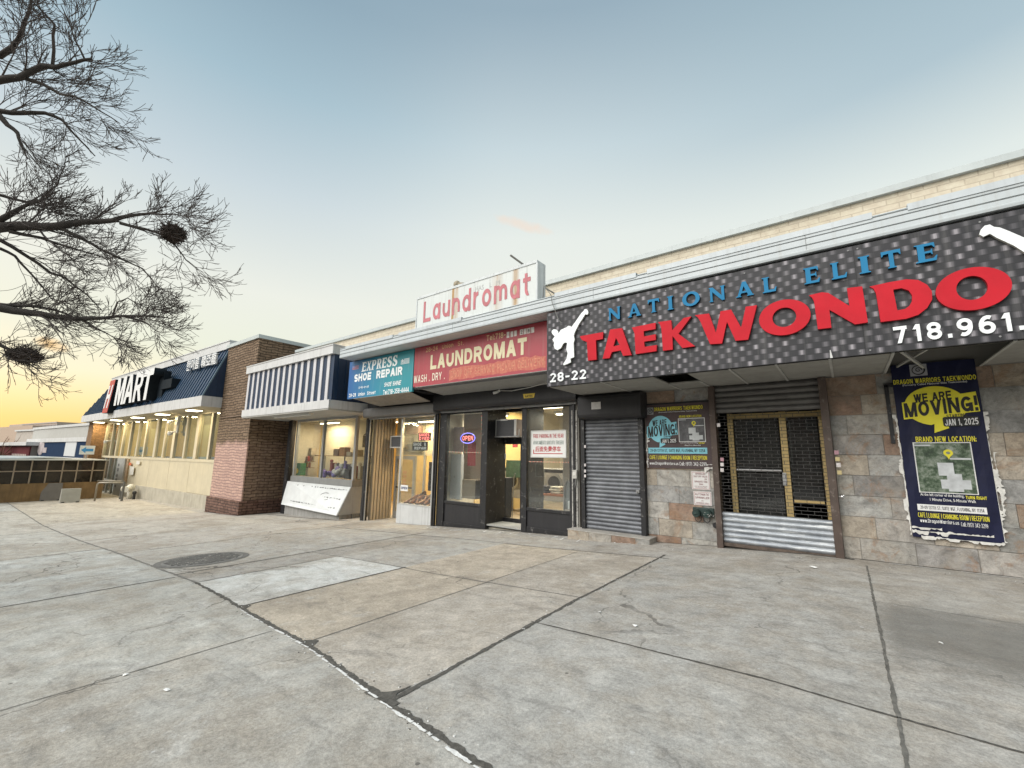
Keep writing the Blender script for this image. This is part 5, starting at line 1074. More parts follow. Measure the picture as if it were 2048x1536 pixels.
def poster(name, label, x0, x1, z0, z1, y, bgm, bub, big):
    w, h = x1-x0, z1-z0; X = lambda u: x0+w*u; Z = lambda v: z1-h*v; t = thing(name, label, 'poster', ((x0+x1)/2, y, z0))
    m = MB(); n = 12
    for i in range(n):
        for j in range(n):
            f = lambda a, b: (X(a/n), y+.006*math.sin(a*1.9+b)*(1 if 0 < a < n and 0 < b < n else 0)+.004, Z(b/n))
            m.face([f(i, j+1), f(i+1, j+1), f(i+1, j), f(i, j)])
    m.box(x0, x1, y+.012, y+.02, z0, z1); m.build('sheet', bgm, t)
    ys = y-.006
    if big:
        B = dict(logo=(.235, .445, .005, .075), head=(.01, .985, .090, .118), sub=(.12, .88, .120, .134), we=(.235, .68, .185, .235), mov=(.10, .955, .225, .320), st=(.59, .82, .310, .330), jan=(.56, .93, .336, .372), brand=(.19, .88, .432, .462), pic=(.16, .80, .470, .745), l1=(.155, .65, .752, .772), l1b=(.665, .89, .757, .774), l2=(.26, .77, .778, .796), bar=(.11, .86, .815, .850), cafe=(.095, .88, .862, .888), web=(.11, .55, .895, .915), call=(.57, .855, .900, .922))
    else:
        B = dict(logo=(.035, .135, .04, .155), head=(.15, .885, .045, .105), sub=(.22, .80, .118, .138), we=(.115, .34, .255, .345), mov=(.04, .49, .335, .520), st=(.285, .40, .505, .530), jan=(.255, .475, .555, .610), brand=(.535, .86, .190, .225), pic=(.525, .895, .245, .590), l1=(.535, .79, .605, .625), l1b=(.80, .89, .606, .626), l2=(.59, .83, .640, .660), bar=(.04, .905, .685, .775), cafe=(.05, .905, .805, .865), web=(.045, .49, .905, .95), call=(.505, .895, .90, .955))
    R4 = lambda k: (X(B[k][0]), X(B[k][1]), Z(B[k][3]), Z(B[k][2]))
    a, b, c, d = R4('logo'); m = MB(); m.box(a, b, ys, ys+.004, c, d); m.build('emblem_plate', paint('emblem_grey', (.34, .34, .36), .6), t)
    cx, cz, r = (a+b)/2, (c+d)/2, min(b-a, d-c)*.42
    outline([ell(cx, cz, r, r, 28), ell(cx-r*.05, cz, r*.82, r*.80, 28)], ys-.004, .003, 'emblem_ring', INK, t)
    m = MB(); sp_ = [(cx+r*.55*(1-q/16)*math.cos(q*.62), ys-.003, cz+r*.55*(1-q/16)*math.sin(q*.62)) for q in range(15)]; m.tube(sp_, [r*.10*(1-q/20) for q in range(15)], 5); m.build('emblem_swirl', INK, t)
    strokes([('DRAGON WARRIORS TAEKWONDO', *R4('head')), ('BRAND NEW LOCATION'+(':' if big else ''), *R4('brand')), ('CAFE | LOUNGE | CHANGING ROOM | RECEPTION', *R4('cafe')), ('TURN RIGHT', *R4('l1b'))], ys, 'yellow_lettering', YEL, t, .23, .16)
    text([('(Formerly Called National Elite Taekwondo)', *R4('sub')), ('At the left corner of the building,', *R4('l1')), ('1 Minute Drive, 5-Minute Walk', *R4('l2')), ], ys, 'white_lettering', INKW, t, .003, bold=.008)
    strokes([('www.DragonWarriors.us', *R4('web')), ('Call: (917) 342-2299', *R4('call'))], ys, 'contact_line', INKW, t, .2, .17)
    a, b, c, d = R4('mov'); e, f_, g_, hh = R4('we'); bc = ((a+b)/2-(b-a)*.06, (c+hh)/2-(hh-c)*.02); rx, rz = (b-a)*.43, (hh-c)*(.84 if big else .80)
    tail = [(bc[0]-rx*.10, bc[1]-rz*.93), (bc[0]-rx*.14, bc[1]-rz*1.38), (bc[0]+rx*.34, bc[1]-rz*1.15), (bc[0]+rx*.30, bc[1]-rz*.90)]
    e0 = ell(bc[0], bc[1], rx, rz, 60)
    outline([e0[:44]+tail+e0[49:]], ys, .003, 'speech_bubble', bub, t)
    sl = (b-a)*.09
    outline([[(a-w*.02, c-.02*h*.5), (b+w*.015, c+sl-.004*h), (b+w*.0, d+sl+.012*h), (a-w*.02, d-(d-c)*.10+.006*h)]], ys-.002, .003, 'word_backing', bub, t)
    strokes([('WE ARE', e, f_, g_, hh, sl*.45)], ys-.004, 'small_title', INK, t, .27, .16)
    strokes([('MOVING!', a, b, c, d-(d-c)*.10, sl)], ys-.006, 'large_title', INK, t, .27, .14)
    strokes([('STARTING', *R4('st'), sl*.2)], ys-.006, 'starting_line', INK, t, .22, .16)
    a, b, c, d = R4('jan'); outline([rrect(a-w*.02, b+w*.015, c-.005*h, d+.008*h+sl*.2, (d-c)*.3)], ys-.008, .003, 'date_plate', INK, t)
    strokes([('JAN 1, 2025', a, b, c, d, sl*.15)], ys-.011, 'date', INKW, t, .25, .16)
    a, b, c, d = R4('pic'); m = MB(); m.box(a-.012, b+.012, ys-.001, ys+.004, c-.012, d+.012); m.build('picture_border', INKW, t)
    m = MB(); m.box(a, b, ys-.004, ys, c, d); m.build('aerial_picture', aerial('aerial_big' if big else 'aerial_small', not big), t)
    m = MB(); q = lambda u0, u1, v0, v1, k: m.box(a+(b-a)*u0, a+(b-a)*u1, ys-.006-k, ys-.003, d-(d-c)*v1, d-(d-c)*v0, 0)
    q(.38, .66, .40, .66, 0); q(.52, .78, .62, .97, .001); q(.40, .92, .74, .92, .0005); q(.0, .3, .03, .06, 0); q(.62, .98, .30, .335, 0); m.build('roof_shapes', paint('aerial_white', (.52, .54, .56), .6, var=.2, scale=9), t)
    pc = (a+(b-a)*.60, d-(d-c)*.20); pr = (b-a)*.085
    outline([ell(pc[0], pc[1], pr, pr, 24)[:15]+[(pc[0]-pr*.3, pc[1]-pr*1.1), (pc[0], pc[1]-pr*1.9), (pc[0]+pr*.3, pc[1]-pr*1.1)]+ell(pc[0], pc[1], pr, pr, 24)[21:], ell(pc[0], pc[1], pr*.45, pr*.4, 16)], ys-.010, .003, 'map_pin', YEL, t)
    a, b, c, d = R4('bar'); m = MB(); m.box(a-w*.01, b+w*.01, ys, ys+.004, c, d); m.build('address_bar', INKW if big else bub, t)
    strokes([('29-09 137TH ST, SUITE #GF, FLUSHING, NY 11354', a+w*.025, b-w*.02, c+(d-c)*.25, d-(d-c)*.22)], ys-.003, 'address', INK, t, .22, .18)
    m = MB()
    if big:
        tornv(m, x0-.01, Z(.99), Z(.30), y+.01, .045, -1); tornv(m, x1+.0, Z(.99), Z(.30), y+.01, .05, 1); tornv(m, x1+.035, Z(.85), Z(.52), y+.012, .05, 1); torn(m, X(.0), X(.9), Z(.965), ys, 0, .05); torn(m, X(.1), X(1.0), Z(.995), ys, 0, .035); torn(m, X(.0), X(.35), Z(.945), ys, 0, .03)
    else:
        tornv(m, x0+.015, Z(1.0), Z(.47), y-.004, .06, 1); torn(m, X(.86), X(1.02), Z(.98), ys, 0, .10); torn(m, X(.9), X(1.0), Z(.93), ys, 0, .05)
    m.build('torn_edges', TORN, t); return t
x0, x1, z0, z1 = rect(1290, 811, 1433, 939, 8.76); x1 -= .03
poster('moving_poster', 'square brown moving notice poster with a pale blue speech bubble beside the grille gate', x0, x1, z0, z1, 8.755, paint('poster_brown', (.075, .050, .052), .6, var=.15, scale=30), paint('ink_sky', (.24, .60, .72), .5), False)
m = MB(); m.box(x1-.0, x1+.045, 8.75, 8.79, z0+.05, z1+.03); m.box(x0-.02, x1+.045, 8.765, 8.79, z1, z1+.03); m.build('poster_frame', BLK, bpy.data.objects['moving_poster'])
x0, x1, z0, z1 = rect(1793, 741, 2012, 1090, 8.74); x0b = fx(1816, 1086, 8.74); x0 = (x0+x0b)/2; x1b = fx(1950, 737, 8.74); x1 = (x1+x1b)/2
poster('moving_banner', 'tall navy moving banner with a yellow speech bubble and torn white edges', x0, x1, z0, z1+.08, 8.735, paint('poster_navy', (.010, .012, .040), .5, var=.25, scale=4, spec=.25), flat('ink_yellow_bright', (.80, .72, .045)), True)
p = onY(*(1720+150/2.845, 640+370/2.845), 8.77); m = MB(); m.box(p.x-.03, p.x+.02, 8.77, 8.79, p.z-.9, p.z); m.box(p.x-.03, p.x+.25, 8.77, 8.79, p.z-.03, p.z+.03); m.build('bracket', BLK, bpy.data.objects['moving_banner'])

# sprinkler notices and the green inlet under the small poster
def ZC(x, y): return (1280+x/5.906, 800+y/5.906)
def notice(label, q, lines):
    a, b, c, d = rect(*ZC(q[0], q[1]), *ZC(q[2], q[3]), 8.775); t = thing('sprinkler_notice', label, 'notice', ((a+b)/2, 8.775, c), 'sprinkler notices on the slate wall')
    m = MB(); m.box(a, b, 8.772, 8.788, c, d); m.build('plate', paint('plate_white', (.70, .69, .68), .5, var=.06), t)
    m = MB(); g = .012
    for r in ((a+g, b-g, c+g, c+g+.006), (a+g, b-g, d-g-.006, d-g), (a+g, a+g+.006, c+g, d-g), (b-g-.006, b-g, c+g, d-g)): m.box(r[0], r[1], 8.769, 8.772, r[2], r[3])
    m.build('red_border', flat('ink_rose', (.42, .18, .18)), t)
    strokes([(s, a+(b-a)*u0, a+(b-a)*u1, d-(d-c)*v1, d-(d-c)*v0) for s, u0, u1, v0, v1 in lines], 8.768, 'lettering', flat('ink_plum', (.25, .09, .10)), t, .18, .2)
notice('taller white sprinkler shut-off notice directly under the small poster', (605, 843, 832, 1065), [('SPRINKLER', .22, .78, .08, .17), ('SHUT OFF VALVE', .12, .88, .22, .32), ('ON', .72, .84, .37, .46), ('OPPOSITE THIS', .16, .86, .51, .61), ('SIGN', .40, .62, .66, .74), ('VALVE CONTROLS SPRINKLERS', .15, .85, .80, .84), ('IN THIS BUILDING', .2, .8, .87, .91)])
notice('lower white automatic sprinkler notice just above the green inlet', (630, 1075, 852, 1252), [('AUTOMATIC', .10, .88, .13, .29), ('SPRINKLER', .10, .88, .38, .53), ('IN', .44, .54, .64, .71), ('BASEMENT ONLY', .15, .85, .80, .88)])
a, b, c, d = rect(*ZC(620, 1262), *ZC(878, 1390), 8.76); GRN = paint('inlet_green', (.022, .045, .040), .5, var=.2, wear=.2)
iv = thing('sprinkler_inlet', 'dark green twin fire hose inlet on the slate wall under the notices', 'hose inlet', ((a+b)/2, 8.76, c))
m = MB(); m.box(a, b, 8.755, 8.80, c, d); m.build('back_plate', GRN, iv, bevel=.01)
for u in (.22, .74):
    cx, cz, r = a+(b-a)*u, (c+d)/2-.015, (b-a)*.185; m = MB(); m.tube([(cx, 8.75, cz), (cx, 8.66, cz-.01)], r, 20); m.tube([(cx, 8.66, cz-.01), (cx, 8.63, cz-.012)], r*.8, 20)
    o = m.build('inlet_cap', GRN, iv); m = MB(); m.tube([(cx-r*.5, 8.625, cz-.01), (cx+r*.5, 8.625, cz-.01)], .014, 6); m.ball((cx, 8.625, cz-.01), .022); m.build('cap_lug', GRN, o)
m = MB()
for u in (.22, .62): m.tube([(a+(b-a)*(u-.12), 8.72, c+.02), (a+(b-a)*(u-.06), 8.71, c-.07), (a+(b-a)*(u+.08), 8.71, c-.10), (a+(b-a)*(u+.20), 8.71, c-.06), (a+(b-a)*(u+.22), 8.72, c+.02)], .008, 5)
m.build('chain', BLK, iv, smooth=True)
p = onY(*ZC(898, 1478), 8.78); m = MB(); m.tube([(p.x, 8.80, p.z), (p.x, 8.74, p.z)], .05, 16); m.tube([(p.x, 8.74, p.z), (p.x, 8.72, p.z)], .028, 6); o = m.build('pipe_cap', BLK, loc=p); tag(o, 'round dark pipe cap in the slate wall right of the hose inlet', 'pipe cap')
# ------------------------------------------------------------------ shoe repair storefront
def Z9(x, y): return (560+x/5.485, 800+y/5.485)
WM = paint('frame_grey', (.34, .345, .34), .5, .2, var=.1, streak=.2)
YW = 9.05                                             # glass line of the display bay
gxs = gz(-15)
def ux(px_, py_, Y=YW): return onY(px_, py_, Y).x
wx0, wx1 = ux(594, 900), ux(711, 900); wz0 = onY(650, 956, YW).z; wz1 = onY(650, 842, YW).z+.03
ss = thing('shoe_repair_storefront', 'shoe repair storefront with a wide display window, fluted side wall and lit corner display case', 'storefront', (-13, YW, gxs))
m = MB(); ym0, ym1 = ux(646, 900)-.05, ux(646, 900)+.05
zb0 = wz0-.06
m.box(wx0-.09, wx0, YW-.05, YW+.06, wz0-.3, wz1); m.box(ym0, ym1, YW-.04, YW+.05, wz0, wz1); m.box(wx1-.06, wx1+.06, YW-.05, YW+.06, wz0-.3, wz1); m.box(wx0-.09, wx1+.06, YW-.05, YW+.06, wz1, wz1+.10)
m.box(wx1-.05, wx1+.05, YW+1.15, YW+1.25, wz0-.3, wz1+.1); m.box(wx1-.04, wx1+.05, YW+.06, YW+1.15, wz1, wz1+.1)
m.build('window_frame', WM, ss, bevel=.004)
m = MB(); m.box(wx0-.12, wx1+.09, YW-.10, YW+.10, zb0-.16, wz0); m.box(wx1-.03, wx1+.09, YW+.10, YW+1.2, zb0-.16, wz0); m.build('sill', paint('sill_metal', (.26, .265, .26), .5, .2, var=.12, streak=.2), ss)
m = MB(); m.box(wx0, ym0, YW, YW+.006, wz0, wz1); m.build('window_pane', GLS, ss); m = MB(); m.box(ym1, wx1-.06, YW, YW+.006, wz0, wz1); m.build('window_pane', GLS, ss)
m = MB(); m.box(wx1-.003, wx1+.003, YW+.06, YW+1.15, wz0, wz1); m.build('side_pane', GLS, ss)
m = MB(); m.box(wx0-.5, wx1+.05, YW+.02, YW+1.2, gz(wx0)-.3, zb0-.16); m.build('stall_riser', paint('riser_concrete', (.30, .295, .28), .9, var=.15, streak=.4, scale=3), ss)
m = MB(); m.box(wx0-.6, wx1+.3, YW-.10, YW+.10, wz1+.10, wz1+.42); m.box(wx0-.75, wx0-.45, YW-.08, YW+.1, gz(wx0)-.1, wz1+.42); m.build('head_panel', BLK2, ss)
# sloping white bulletin board below the window, its grey end panel and the plinth
p0 = onG(568, 1020); bt = zb0-.17; yb_ = YW-.58; xb0, xb1 = wx0-.30, wx1+.04
zl = gz((xb0+xb1)/2)+.28
wb = thing('bulletin_board', 'white sloping bulletin board with handwritten notes under the shoe shop window', 'board', ((xb0+xb1)/2, yb_, zl))
ybu = lambda u: yb_+.30*(1-u)
wq = lambda u, v: (xb0+(xb1-xb0)*u, ybu(u)+(YW-.11-ybu(u))*v-.012, zl+(bt-zl)*v)
m = MB(); B8 = [wq(0, 0), wq(1, 0), wq(1, 1), wq(0, 1)]; m.hexa([(x, y+.03, z) for x, y, z in B8]+[(x, y, z) for x, y, z in B8]); m.build('board', paint('board_paper', (.64, .66, .66), .7, var=.08, scale=2.5), wb)
m = MB(); rg = random.Random(5)
for row, v in ((0, .88), (1, .56), (2, .22)):
    u = .16+.06*rg.random()
    while u < .97:
        L = rg.uniform(.006, .028)
        if rg.random() < .8 and not (row == 0 and u < .45 and rg.random() < .6):
            pts = [wq(u+L*k/5, v+rg.uniform(-.022, .022)-.03*(row == 1)*(u-.5)) for k in range(6)]; m.tube([(x, y-.006, z) for x, y, z in pts], rg.choice((.005, .007, .010)), 4)
        u += L+rg.uniform(.006, .03)
for cu, cv_, ru, rv in ((.72, .58, .08, .13),): m.tube([(lambda q: (q[0], q[1]-.006, q[2]))(wq(cu+ru*math.cos(k*.42), cv_+rv*math.sin(k*.42))) for k in range(3, 14)], .010, 4)
m.build('handwriting', flat('marker_black', (.04, .04, .045)), wb)
m = MB(); m.hexa([(*wq(1, 0)[:2], zl), (xb1+.0, YW+.9, zl), (xb1+.04, YW+.9, zl), (xb1+.04, yb_, zl), (xb1, YW-.12, bt), (xb1, YW+.9, bt), (xb1+.04, YW+.9, bt), (xb1+.04, YW-.12, bt)]); m.build('end_panel', paint('end_panel_grey', (.36, .365, .36), .6, var=.08, streak=.3), wb)
m = MB(); m.hexa([(xb0+.1, yb_+.40, gz(xb0)-.05), (xb1-.02, yb_+.12, gz(xb1)-.05), (xb1-.02, YW, gz(xb1)-.05), (xb0+.1, YW, gz(xb0)-.05), (xb0+.1, yb_+.40, zl+.03), (xb1-.02, yb_+.12, zl+.03), (xb1-.02, YW, zl+.03), (xb0+.1, YW, zl+.03)]); o = m.build('plinth', MATS['riser_concrete'], wb)
# black posts (shutter rails) either side
XP = onY(734, 940, 8.75).x
m = MB()
for x, w in ((XP-.07, .09), (XP+.06, .05)): m.box(x-w/2-.03, x+w/2, 8.70, 8.80, gz(x)-.03, 1.55+E-.14)
xb = onY(577, 930, 8.95).x
m.box(xb-.10, xb+.08, 8.9, 9.0, gz(xb)-.02, 1.42+E); m.build('shutter_rails', BLK, ss)
m = MB(); m.box(XP+.085, XP+.10, 8.69, 8.72, gz(XP), 1.4+E); m.build('rail_edge', paint('rail_silver', (.45, .45, .44), .4, .5), ss)
# alcove: fluted wall, door, corner display case
FL = paint('fluted_panel', (.50, .41, .30), .55, var=.12, scale=2, streak=.35)
xw = XP+.14; ya = 8.9; _d = ray(783, 1035); yb2 = xw*_d.y/_d.x
m = MB(); n = 7
pr = []
for i in range(n):
    y0 = ya+(yb2-ya)*i/n; d = (yb2-ya)/n
    pr += [(xw, y0), (xw, y0+d*.55), (xw-.05, y0+d*.64), (xw-.05, y0+d*.92)]
k0 = len(m.v); zA, zB = gz(xw)-.02, 1.5+E
for x, y in pr: m.v += [(x, y, zA), (x, y, zB)]
for i in range(len(pr)-1): m.f.append((k0+2*i, k0+2*i+2, k0+2*i+3, k0+2*i+1)); m.mi.append(0); m.c.append(None)
m.box(xw-.12, xw-.06, ya, yb2, zA, zB); m.build('fluted_wall', FL, ss)
dX0 = xw+.02; cX0, cX1 = onY(796, 1030, 8.82).x, onY(863, 1030, 8.82).x
yd2 = yb2+.05; dX1 = dX0+1.05
m = MB(); zt_ = gz(-12.3)+2.08
m.box(dX0, dX0+.10, yd2-.04, yd2+.04, gz(-12.4), zt_); m.box(dX1-.10, dX1, yd2-.04, yd2+.04, gz(-12.4), zt_); m.box(dX0+.1, dX1-.1, yd2-.04, yd2+.04, zt_-.12, zt_); m.box(dX0+.1, dX1-.1, yd2-.04, yd2+.04, gz(-12.4), gz(-12.4)+.22); d2 = m.build('door', WM, ss)
m = MB(); m.box(dX0+.1, dX1-.1, yd2-.003, yd2+.003, gz(-12.4)+.22, zt_-.12); m.build('pane', GLD, d2)
m = MB(); m.box(dX0+.1, dX1-.1, yd2-.05, yd2-.03, gz(-12.4)+1.0, gz(-12.4)+1.05); m.build('push_bar', BLK, d2)
m = MB(); m.box(dX0, cX0+.4, yd2-.03, yd2+.03, zt_+.02, 1.5+E); m.build('transom_panel', paint('transom_cream', (.55, .48, .34), .7), ss)
c0z = onY(828, 1012, 8.82).z; ch = HB+.0
m = MB()
for x, y in ((cX0, 8.82), (cX1, 8.82), (cX0, yd2)): m.box(x-.035, x+.035, y-.035, y+.035, c0z, ch)
m.box(cX0+.035, cX1-.035, 8.79, 8.85, c0z, c0z+.05); m.box(cX0-.03, cX0+.03, 8.85, yd2-.03, c0z, c0z+.05); m.box(cX0+.035, cX1-.035, 8.79, 8.85, ch-.1, ch)
m.build('case_frame', paint('case_alu', (.52, .52, .50), .4, .4, var=.08), ss)
m = MB(); m.box(cX0+.035, cX1-.035, 8.815, 8.821, c0z+.05, ch-.1); m.build('case_pane', GLS, ss); m = MB(); m.box(cX0-.003, cX0+.003, 8.86, yd2-.04, c0z+.05, ch-.1); m.build('case_side_pane', GLS, ss)
m = MB(); m.box(cX0-.04, cX1+.01, 8.78, yd2-.03, gz(cX0)-.05, c0z-.002); m.build('case_base', paint('base_white', (.55, .56, .56), .6, var=.1, streak=.4, scale=2), ss)
h2 = housing('shutter_housing', XP-.02, fx(868, 812, 8.45)-.04, HB-.05, HB+.26, 8.45, YF-.0, paint('housing_grey', (.16, .155, .15), .6, var=.12, streak=.2), 'grey rolled-up shutter housing over the shoe repair doorway')
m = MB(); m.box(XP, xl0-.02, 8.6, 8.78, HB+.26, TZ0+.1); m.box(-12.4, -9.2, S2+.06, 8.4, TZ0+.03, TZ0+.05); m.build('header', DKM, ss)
# air conditioner over the shoe shop door
a0, a1 = onY(*Z9(1220, 395), yd2-.5), onY(*Z9(1345, 525), yd2-.5)
ac2 = thing('air_conditioner', 'dark window air conditioner in a white frame over the shoe repair doorway', 'air conditioner', ((a0.x+a1.x)/2, yd2-.5, a1.z))
m = MB(); m.box(a0.x+.03, a1.x-.03, yd2-.49, yd2+.1, a1.z+.03, a0.z-.03); m.build('casing', AG, ac2)
m = MB()
for r in ((a0.x, a1.x, a1.z, a1.z+.035), (a0.x, a1.x, a0.z-.035, a0.z), (a0.x, a0.x+.035, a1.z+.035, a0.z-.035), (a1.x-.035, a1.x, a1.z+.035, a0.z-.035)): m.box(r[0], r[1], yd2-.52, yd2-.44, r[2], r[3])
m.build('front_frame', AW, ac2)

# ------------------------------------------------------------------ shop interiors
WARM = paint('wall_warm', (.72, .52, .22), .8, var=.05); CREAMW = paint('wall_cream', (.60, .56, .46), .8, var=.05); FLR = paint('shop_floor', (.42, .34, .24), .6, var=.15, scale=3); CEI = paint('ceiling_tile', (.6, .58, .53), .8)
def room(name, label, x0, x1, y0, y1, z0, z1, wall, loc, back=None):
    t = thing(name, label, 'room', loc); m = MB()
    m.box(x0-.1, x0, y0, y1, z0, z1); m.box(x1, x1+.1, y0, y1, z0, z1); m.box(x0-.1, x1+.1, y1, y1+.1, z0, z1); m.build('walls', wall, t)
    m = MB(); m.box(x0, x1, y0, y1, z0-.1, z0); m.build('flooring', FLR, t); m = MB(); m.box(x0, x1, y0, y1, z1, z1+.05); m.build('ceiling_panels', CEI, t); return t
xs0, xs1 = wx0-.6, xl0-.09
rm1 = room('shoe_shop_interior', 'warm lit shoe repair shop interior seen through its windows', xs0, xs1, YW+1.3, 13.4, gz(-12.4)-.05, 1.55+E, WARM, (-13.5, 11, gz(-12.4)))
m = MB(); m.box(xs0-.1, xs0, YW+.1, YW+1.3, wz0-.4, 1.5+E); m.box(xs0, wx1, YW+.1, YW+1.3, wz1+.12, wz1+.16); m.build('bay_lining', CREAMW, rm1)
m = MB(); m.box(ux(640, 900, YW+1.25), wx1+.02, YW+1.26, YW+1.34, wz0-.1, 1.5+E); m.build('display_back', paint('display_back_cream', (.66, .60, .45), .8, var=.05), rm1)
m = MB(); m.box(xs1-.1, xs1, 8.9, 10.4, gz(-9.5), ch); m.build('party_wall', WARM, rm1)
rm2 = room('laundromat_interior', 'dim laundromat interior with dryers and tables behind its windows', xl0-.03, -5.0+.03, YD+.12, 15.5, gz(-7)+.02, 1.72+E, CREAMW, (-7, 12, gz(-7)))
m = MB(); m.box(xl0-.12, xl0-.03, YF+.1, YD+.12, gz(-9), zh+.2); m.box(-4.98, -4.9, YF+.1, YD+.12, gz(-5), zh+.2); m.box(xl0, -4.98, YF+.1, YD+.12, gz(-9)+.05, gz(-7)+.015); m.box(xl0, -4.98, YF+.09, YF+.9, zh+.02, zh+.06); m.build('window_lining', CREAMW, rm2)
LT = lamp('tube_warm', (1, .80, .50), 9.0); LTC = lamp('tube_cool', (1, .90, .66), 7.0)
def tubelight(x, y, z, L, matl, watts, colr, label):
    t = thing('ceiling_lamp', label, 'lamp', (x, y, z)); m = MB(); m.box(x-L/2, x+L/2, y-.09, y+.09, z-.02, z+.05); m.build('lamp_body', flat('lamp_body', (.7, .7, .68)), t)
    m = MB(); m.tube([(x-L/2+.03, y-.04, z-.04), (x+L/2-.03, y-.04, z-.04)], .016, 8); m.tube([(x-L/2+.03, y+.04, z-.04), (x+L/2-.03, y+.04, z-.04)], .016, 8); m.build('tubes', matl, t)
    l = bpy.data.lights.new('tube_glow', 'AREA'); l.shape = 'RECTANGLE'; l.size = L; l.size_y = .2; l.energy = watts; l.color = colr; lo = bpy.data.objects.new('tube_glow', l); col.objects.link(lo); lo.parent = t; lo.location = (0, 0, -.07)
tubelight(-17.2, YW+.75, wz1-.0, 1.4, LT, 75, (1, .80, .52), 'fluorescent lamp over the left half of the shoe display window')
tubelight(-11.0, 9.9, ch-.18, 1.2, LT, 125, (1, .74, .40), 'fluorescent lamp over the corner shoe display case')
tubelight(-14.5, 11.6, 1.40+E, 1.6, LT, 190, (1, .78, .46), 'fluorescent lamp deep inside the shoe repair shop')
tubelight(-5.75, 10.3, HB-.05, 1.2, LTC, 70, (1, .90, .70), 'fluorescent lamp just inside the right laundromat window')
tubelight(-8.3, 9.95, HB-.05, 1.0, LTC, 85, (1, .90, .74), 'added fluorescent fill lamp just inside the left laundromat window')  # added fill, brightens the inside of the left laundromat window
tubelight(-10.6, 9.4, ch-.16, .9, LT, 80, (1, .74, .40), 'short fluorescent lamp at the right end of the corner display case')
tubelight(-7.9, 12.2, 1.66+E, 1.8, LTC, 150, (1, .90, .70), 'fluorescent lamp deeper inside the laundromat')
# dryers and a table in the laundromat
DRY = paint('dryer_steel', (.30, .29, .27), .45, .3, var=.15); DKG = flat('dryer_glass', (.03, .03, .032), .15)
def dryer(x, y, z):
    t = thing('clothes_dryer', 'steel front-loading dryer with a round dark door at the back of the laundromat', 'dryer', (x, y, z), 'dryers in the laundromat'); m = MB(); m.box(x-.38, x+.38, y, y+.7, z, z+.98); m.build('body', DRY, t, bevel=.01)
    m = MB(); m.tube([(x, y-.03, z+.55), (x, y+.0, z+.55)], .28, 24); o = m.build('door', paint('dryer_rim', (.38, .38, .37), .3, .7), t); m = MB(); m.tube([(x, y-.04, z+.55), (x, y-.031, z+.55)], .21, 24); m.build('door_glass', DKG, o)
    m = MB(); m.box(x-.36, x+.36, y-.012, y, z+.86, z+.95); m.build('control_panel', DKG, t); return t
zf = gz(-7)+.02; pdr = onY(*ZF(1318, 932), 11.6)
dr = dryer(pdr.x, 11.6, max(zf+.0, pdr.z-.55)); dr['label'] = 'dryer with a round dark door right behind the parking notice window'
for k in range(1, 4):
    c_ = clone(dr, dr.location+Vector((-.82*k, 0, 0)), ('dryer next to the one behind the parking notice window', 'dryer seen through the laundromat doorway glass', 'leftmost steel dryer near the laundromat entrance')[k-1])
t = thing('folding_table', 'low wooden folding table in front of the laundromat dryers', 'table', (-6.7, 10.9, zf)); m = MB(); m.box(-7.5, -5.9, 10.6, 11.2, zf+.72, zf+.77); m.build('table_top', paint('table_wood', (.26, .10, .05), .5, var=.2), t)
for x in (-7.4, -6.0):
    for y in (10.68, 11.1): m = MB(); m.box(x-.025, x+.025, y-.025, y+.025, zf, zf+.72); m.build('leg', GREYM, t)
rg = random.Random(9)
for k, (x, lab, c) in enumerate(((-7.1, 'dark folded laundry pile on the left of the folding table', (.05, .05, .06)), (-6.65, 'pale folded laundry pile in the middle of the folding table', (.42, .40, .34)), (-6.2, 'dull red laundry pile on the right of the folding table', (.25, .08, .06)))):
    m = MB()
    for i in range(3): m.box(x-.18+rg.uniform(-.03, .03), x+.16, 10.72, 11.05, zf+.775+i*.07, zf+.835+i*.07)
    tag(m.build('laundry_pile', paint('laundry_%d' % k, c, .9, var=.3, scale=12), loc=(x, 10.9, zf+.77), bevel=.02), lab, 'laundry')
# black shopping cart behind the door
pc_ = onY(*ZF(790, 1290), 9.85); ct = thing('shopping_cart', 'tall black fabric shopping trolley on two wheels inside the laundromat door', 'shopping cart', (pc_.x, 9.85, zf)); x = pc_.x
ctop = onY(*ZF(790, 872), 9.85).z
m = MB(); m.hexa([(x-.16, 9.70, zf+.12), (x+.13, 9.70, zf+.12), (x+.13, 10.0, zf+.12), (x-.16, 10.0, zf+.12), (x-.19, 9.68, ctop), (x+.16, 9.68, ctop), (x+.16, 10.0, ctop), (x-.19, 10.0, ctop)]); m.build('bag', paint('bag_black', (.02, .022, .03), .6, var=.3), ct, bevel=.02)
for dx in (-.13, .16): m = MB(); m.tube([(x+dx-.0, 9.76, zf+.10), (x+dx+.03, 9.76, zf+.10)], .10, 18); m.build('wheel', flat('rubber', (.02, .02, .02)), ct)
m = MB(); m.tube([(x+.15, 10.0, zf+.1), (x+.17, 10.03, ctop), (x+.24, 10.0, ctop+.12)], .012, 6); m.tube([(x-.15, 10.0, zf+.1), (x-.17, 10.03, ctop), (x-.12, 10.0, ctop+.12)], .012, 6); m.build('handle', GREYM, ct)
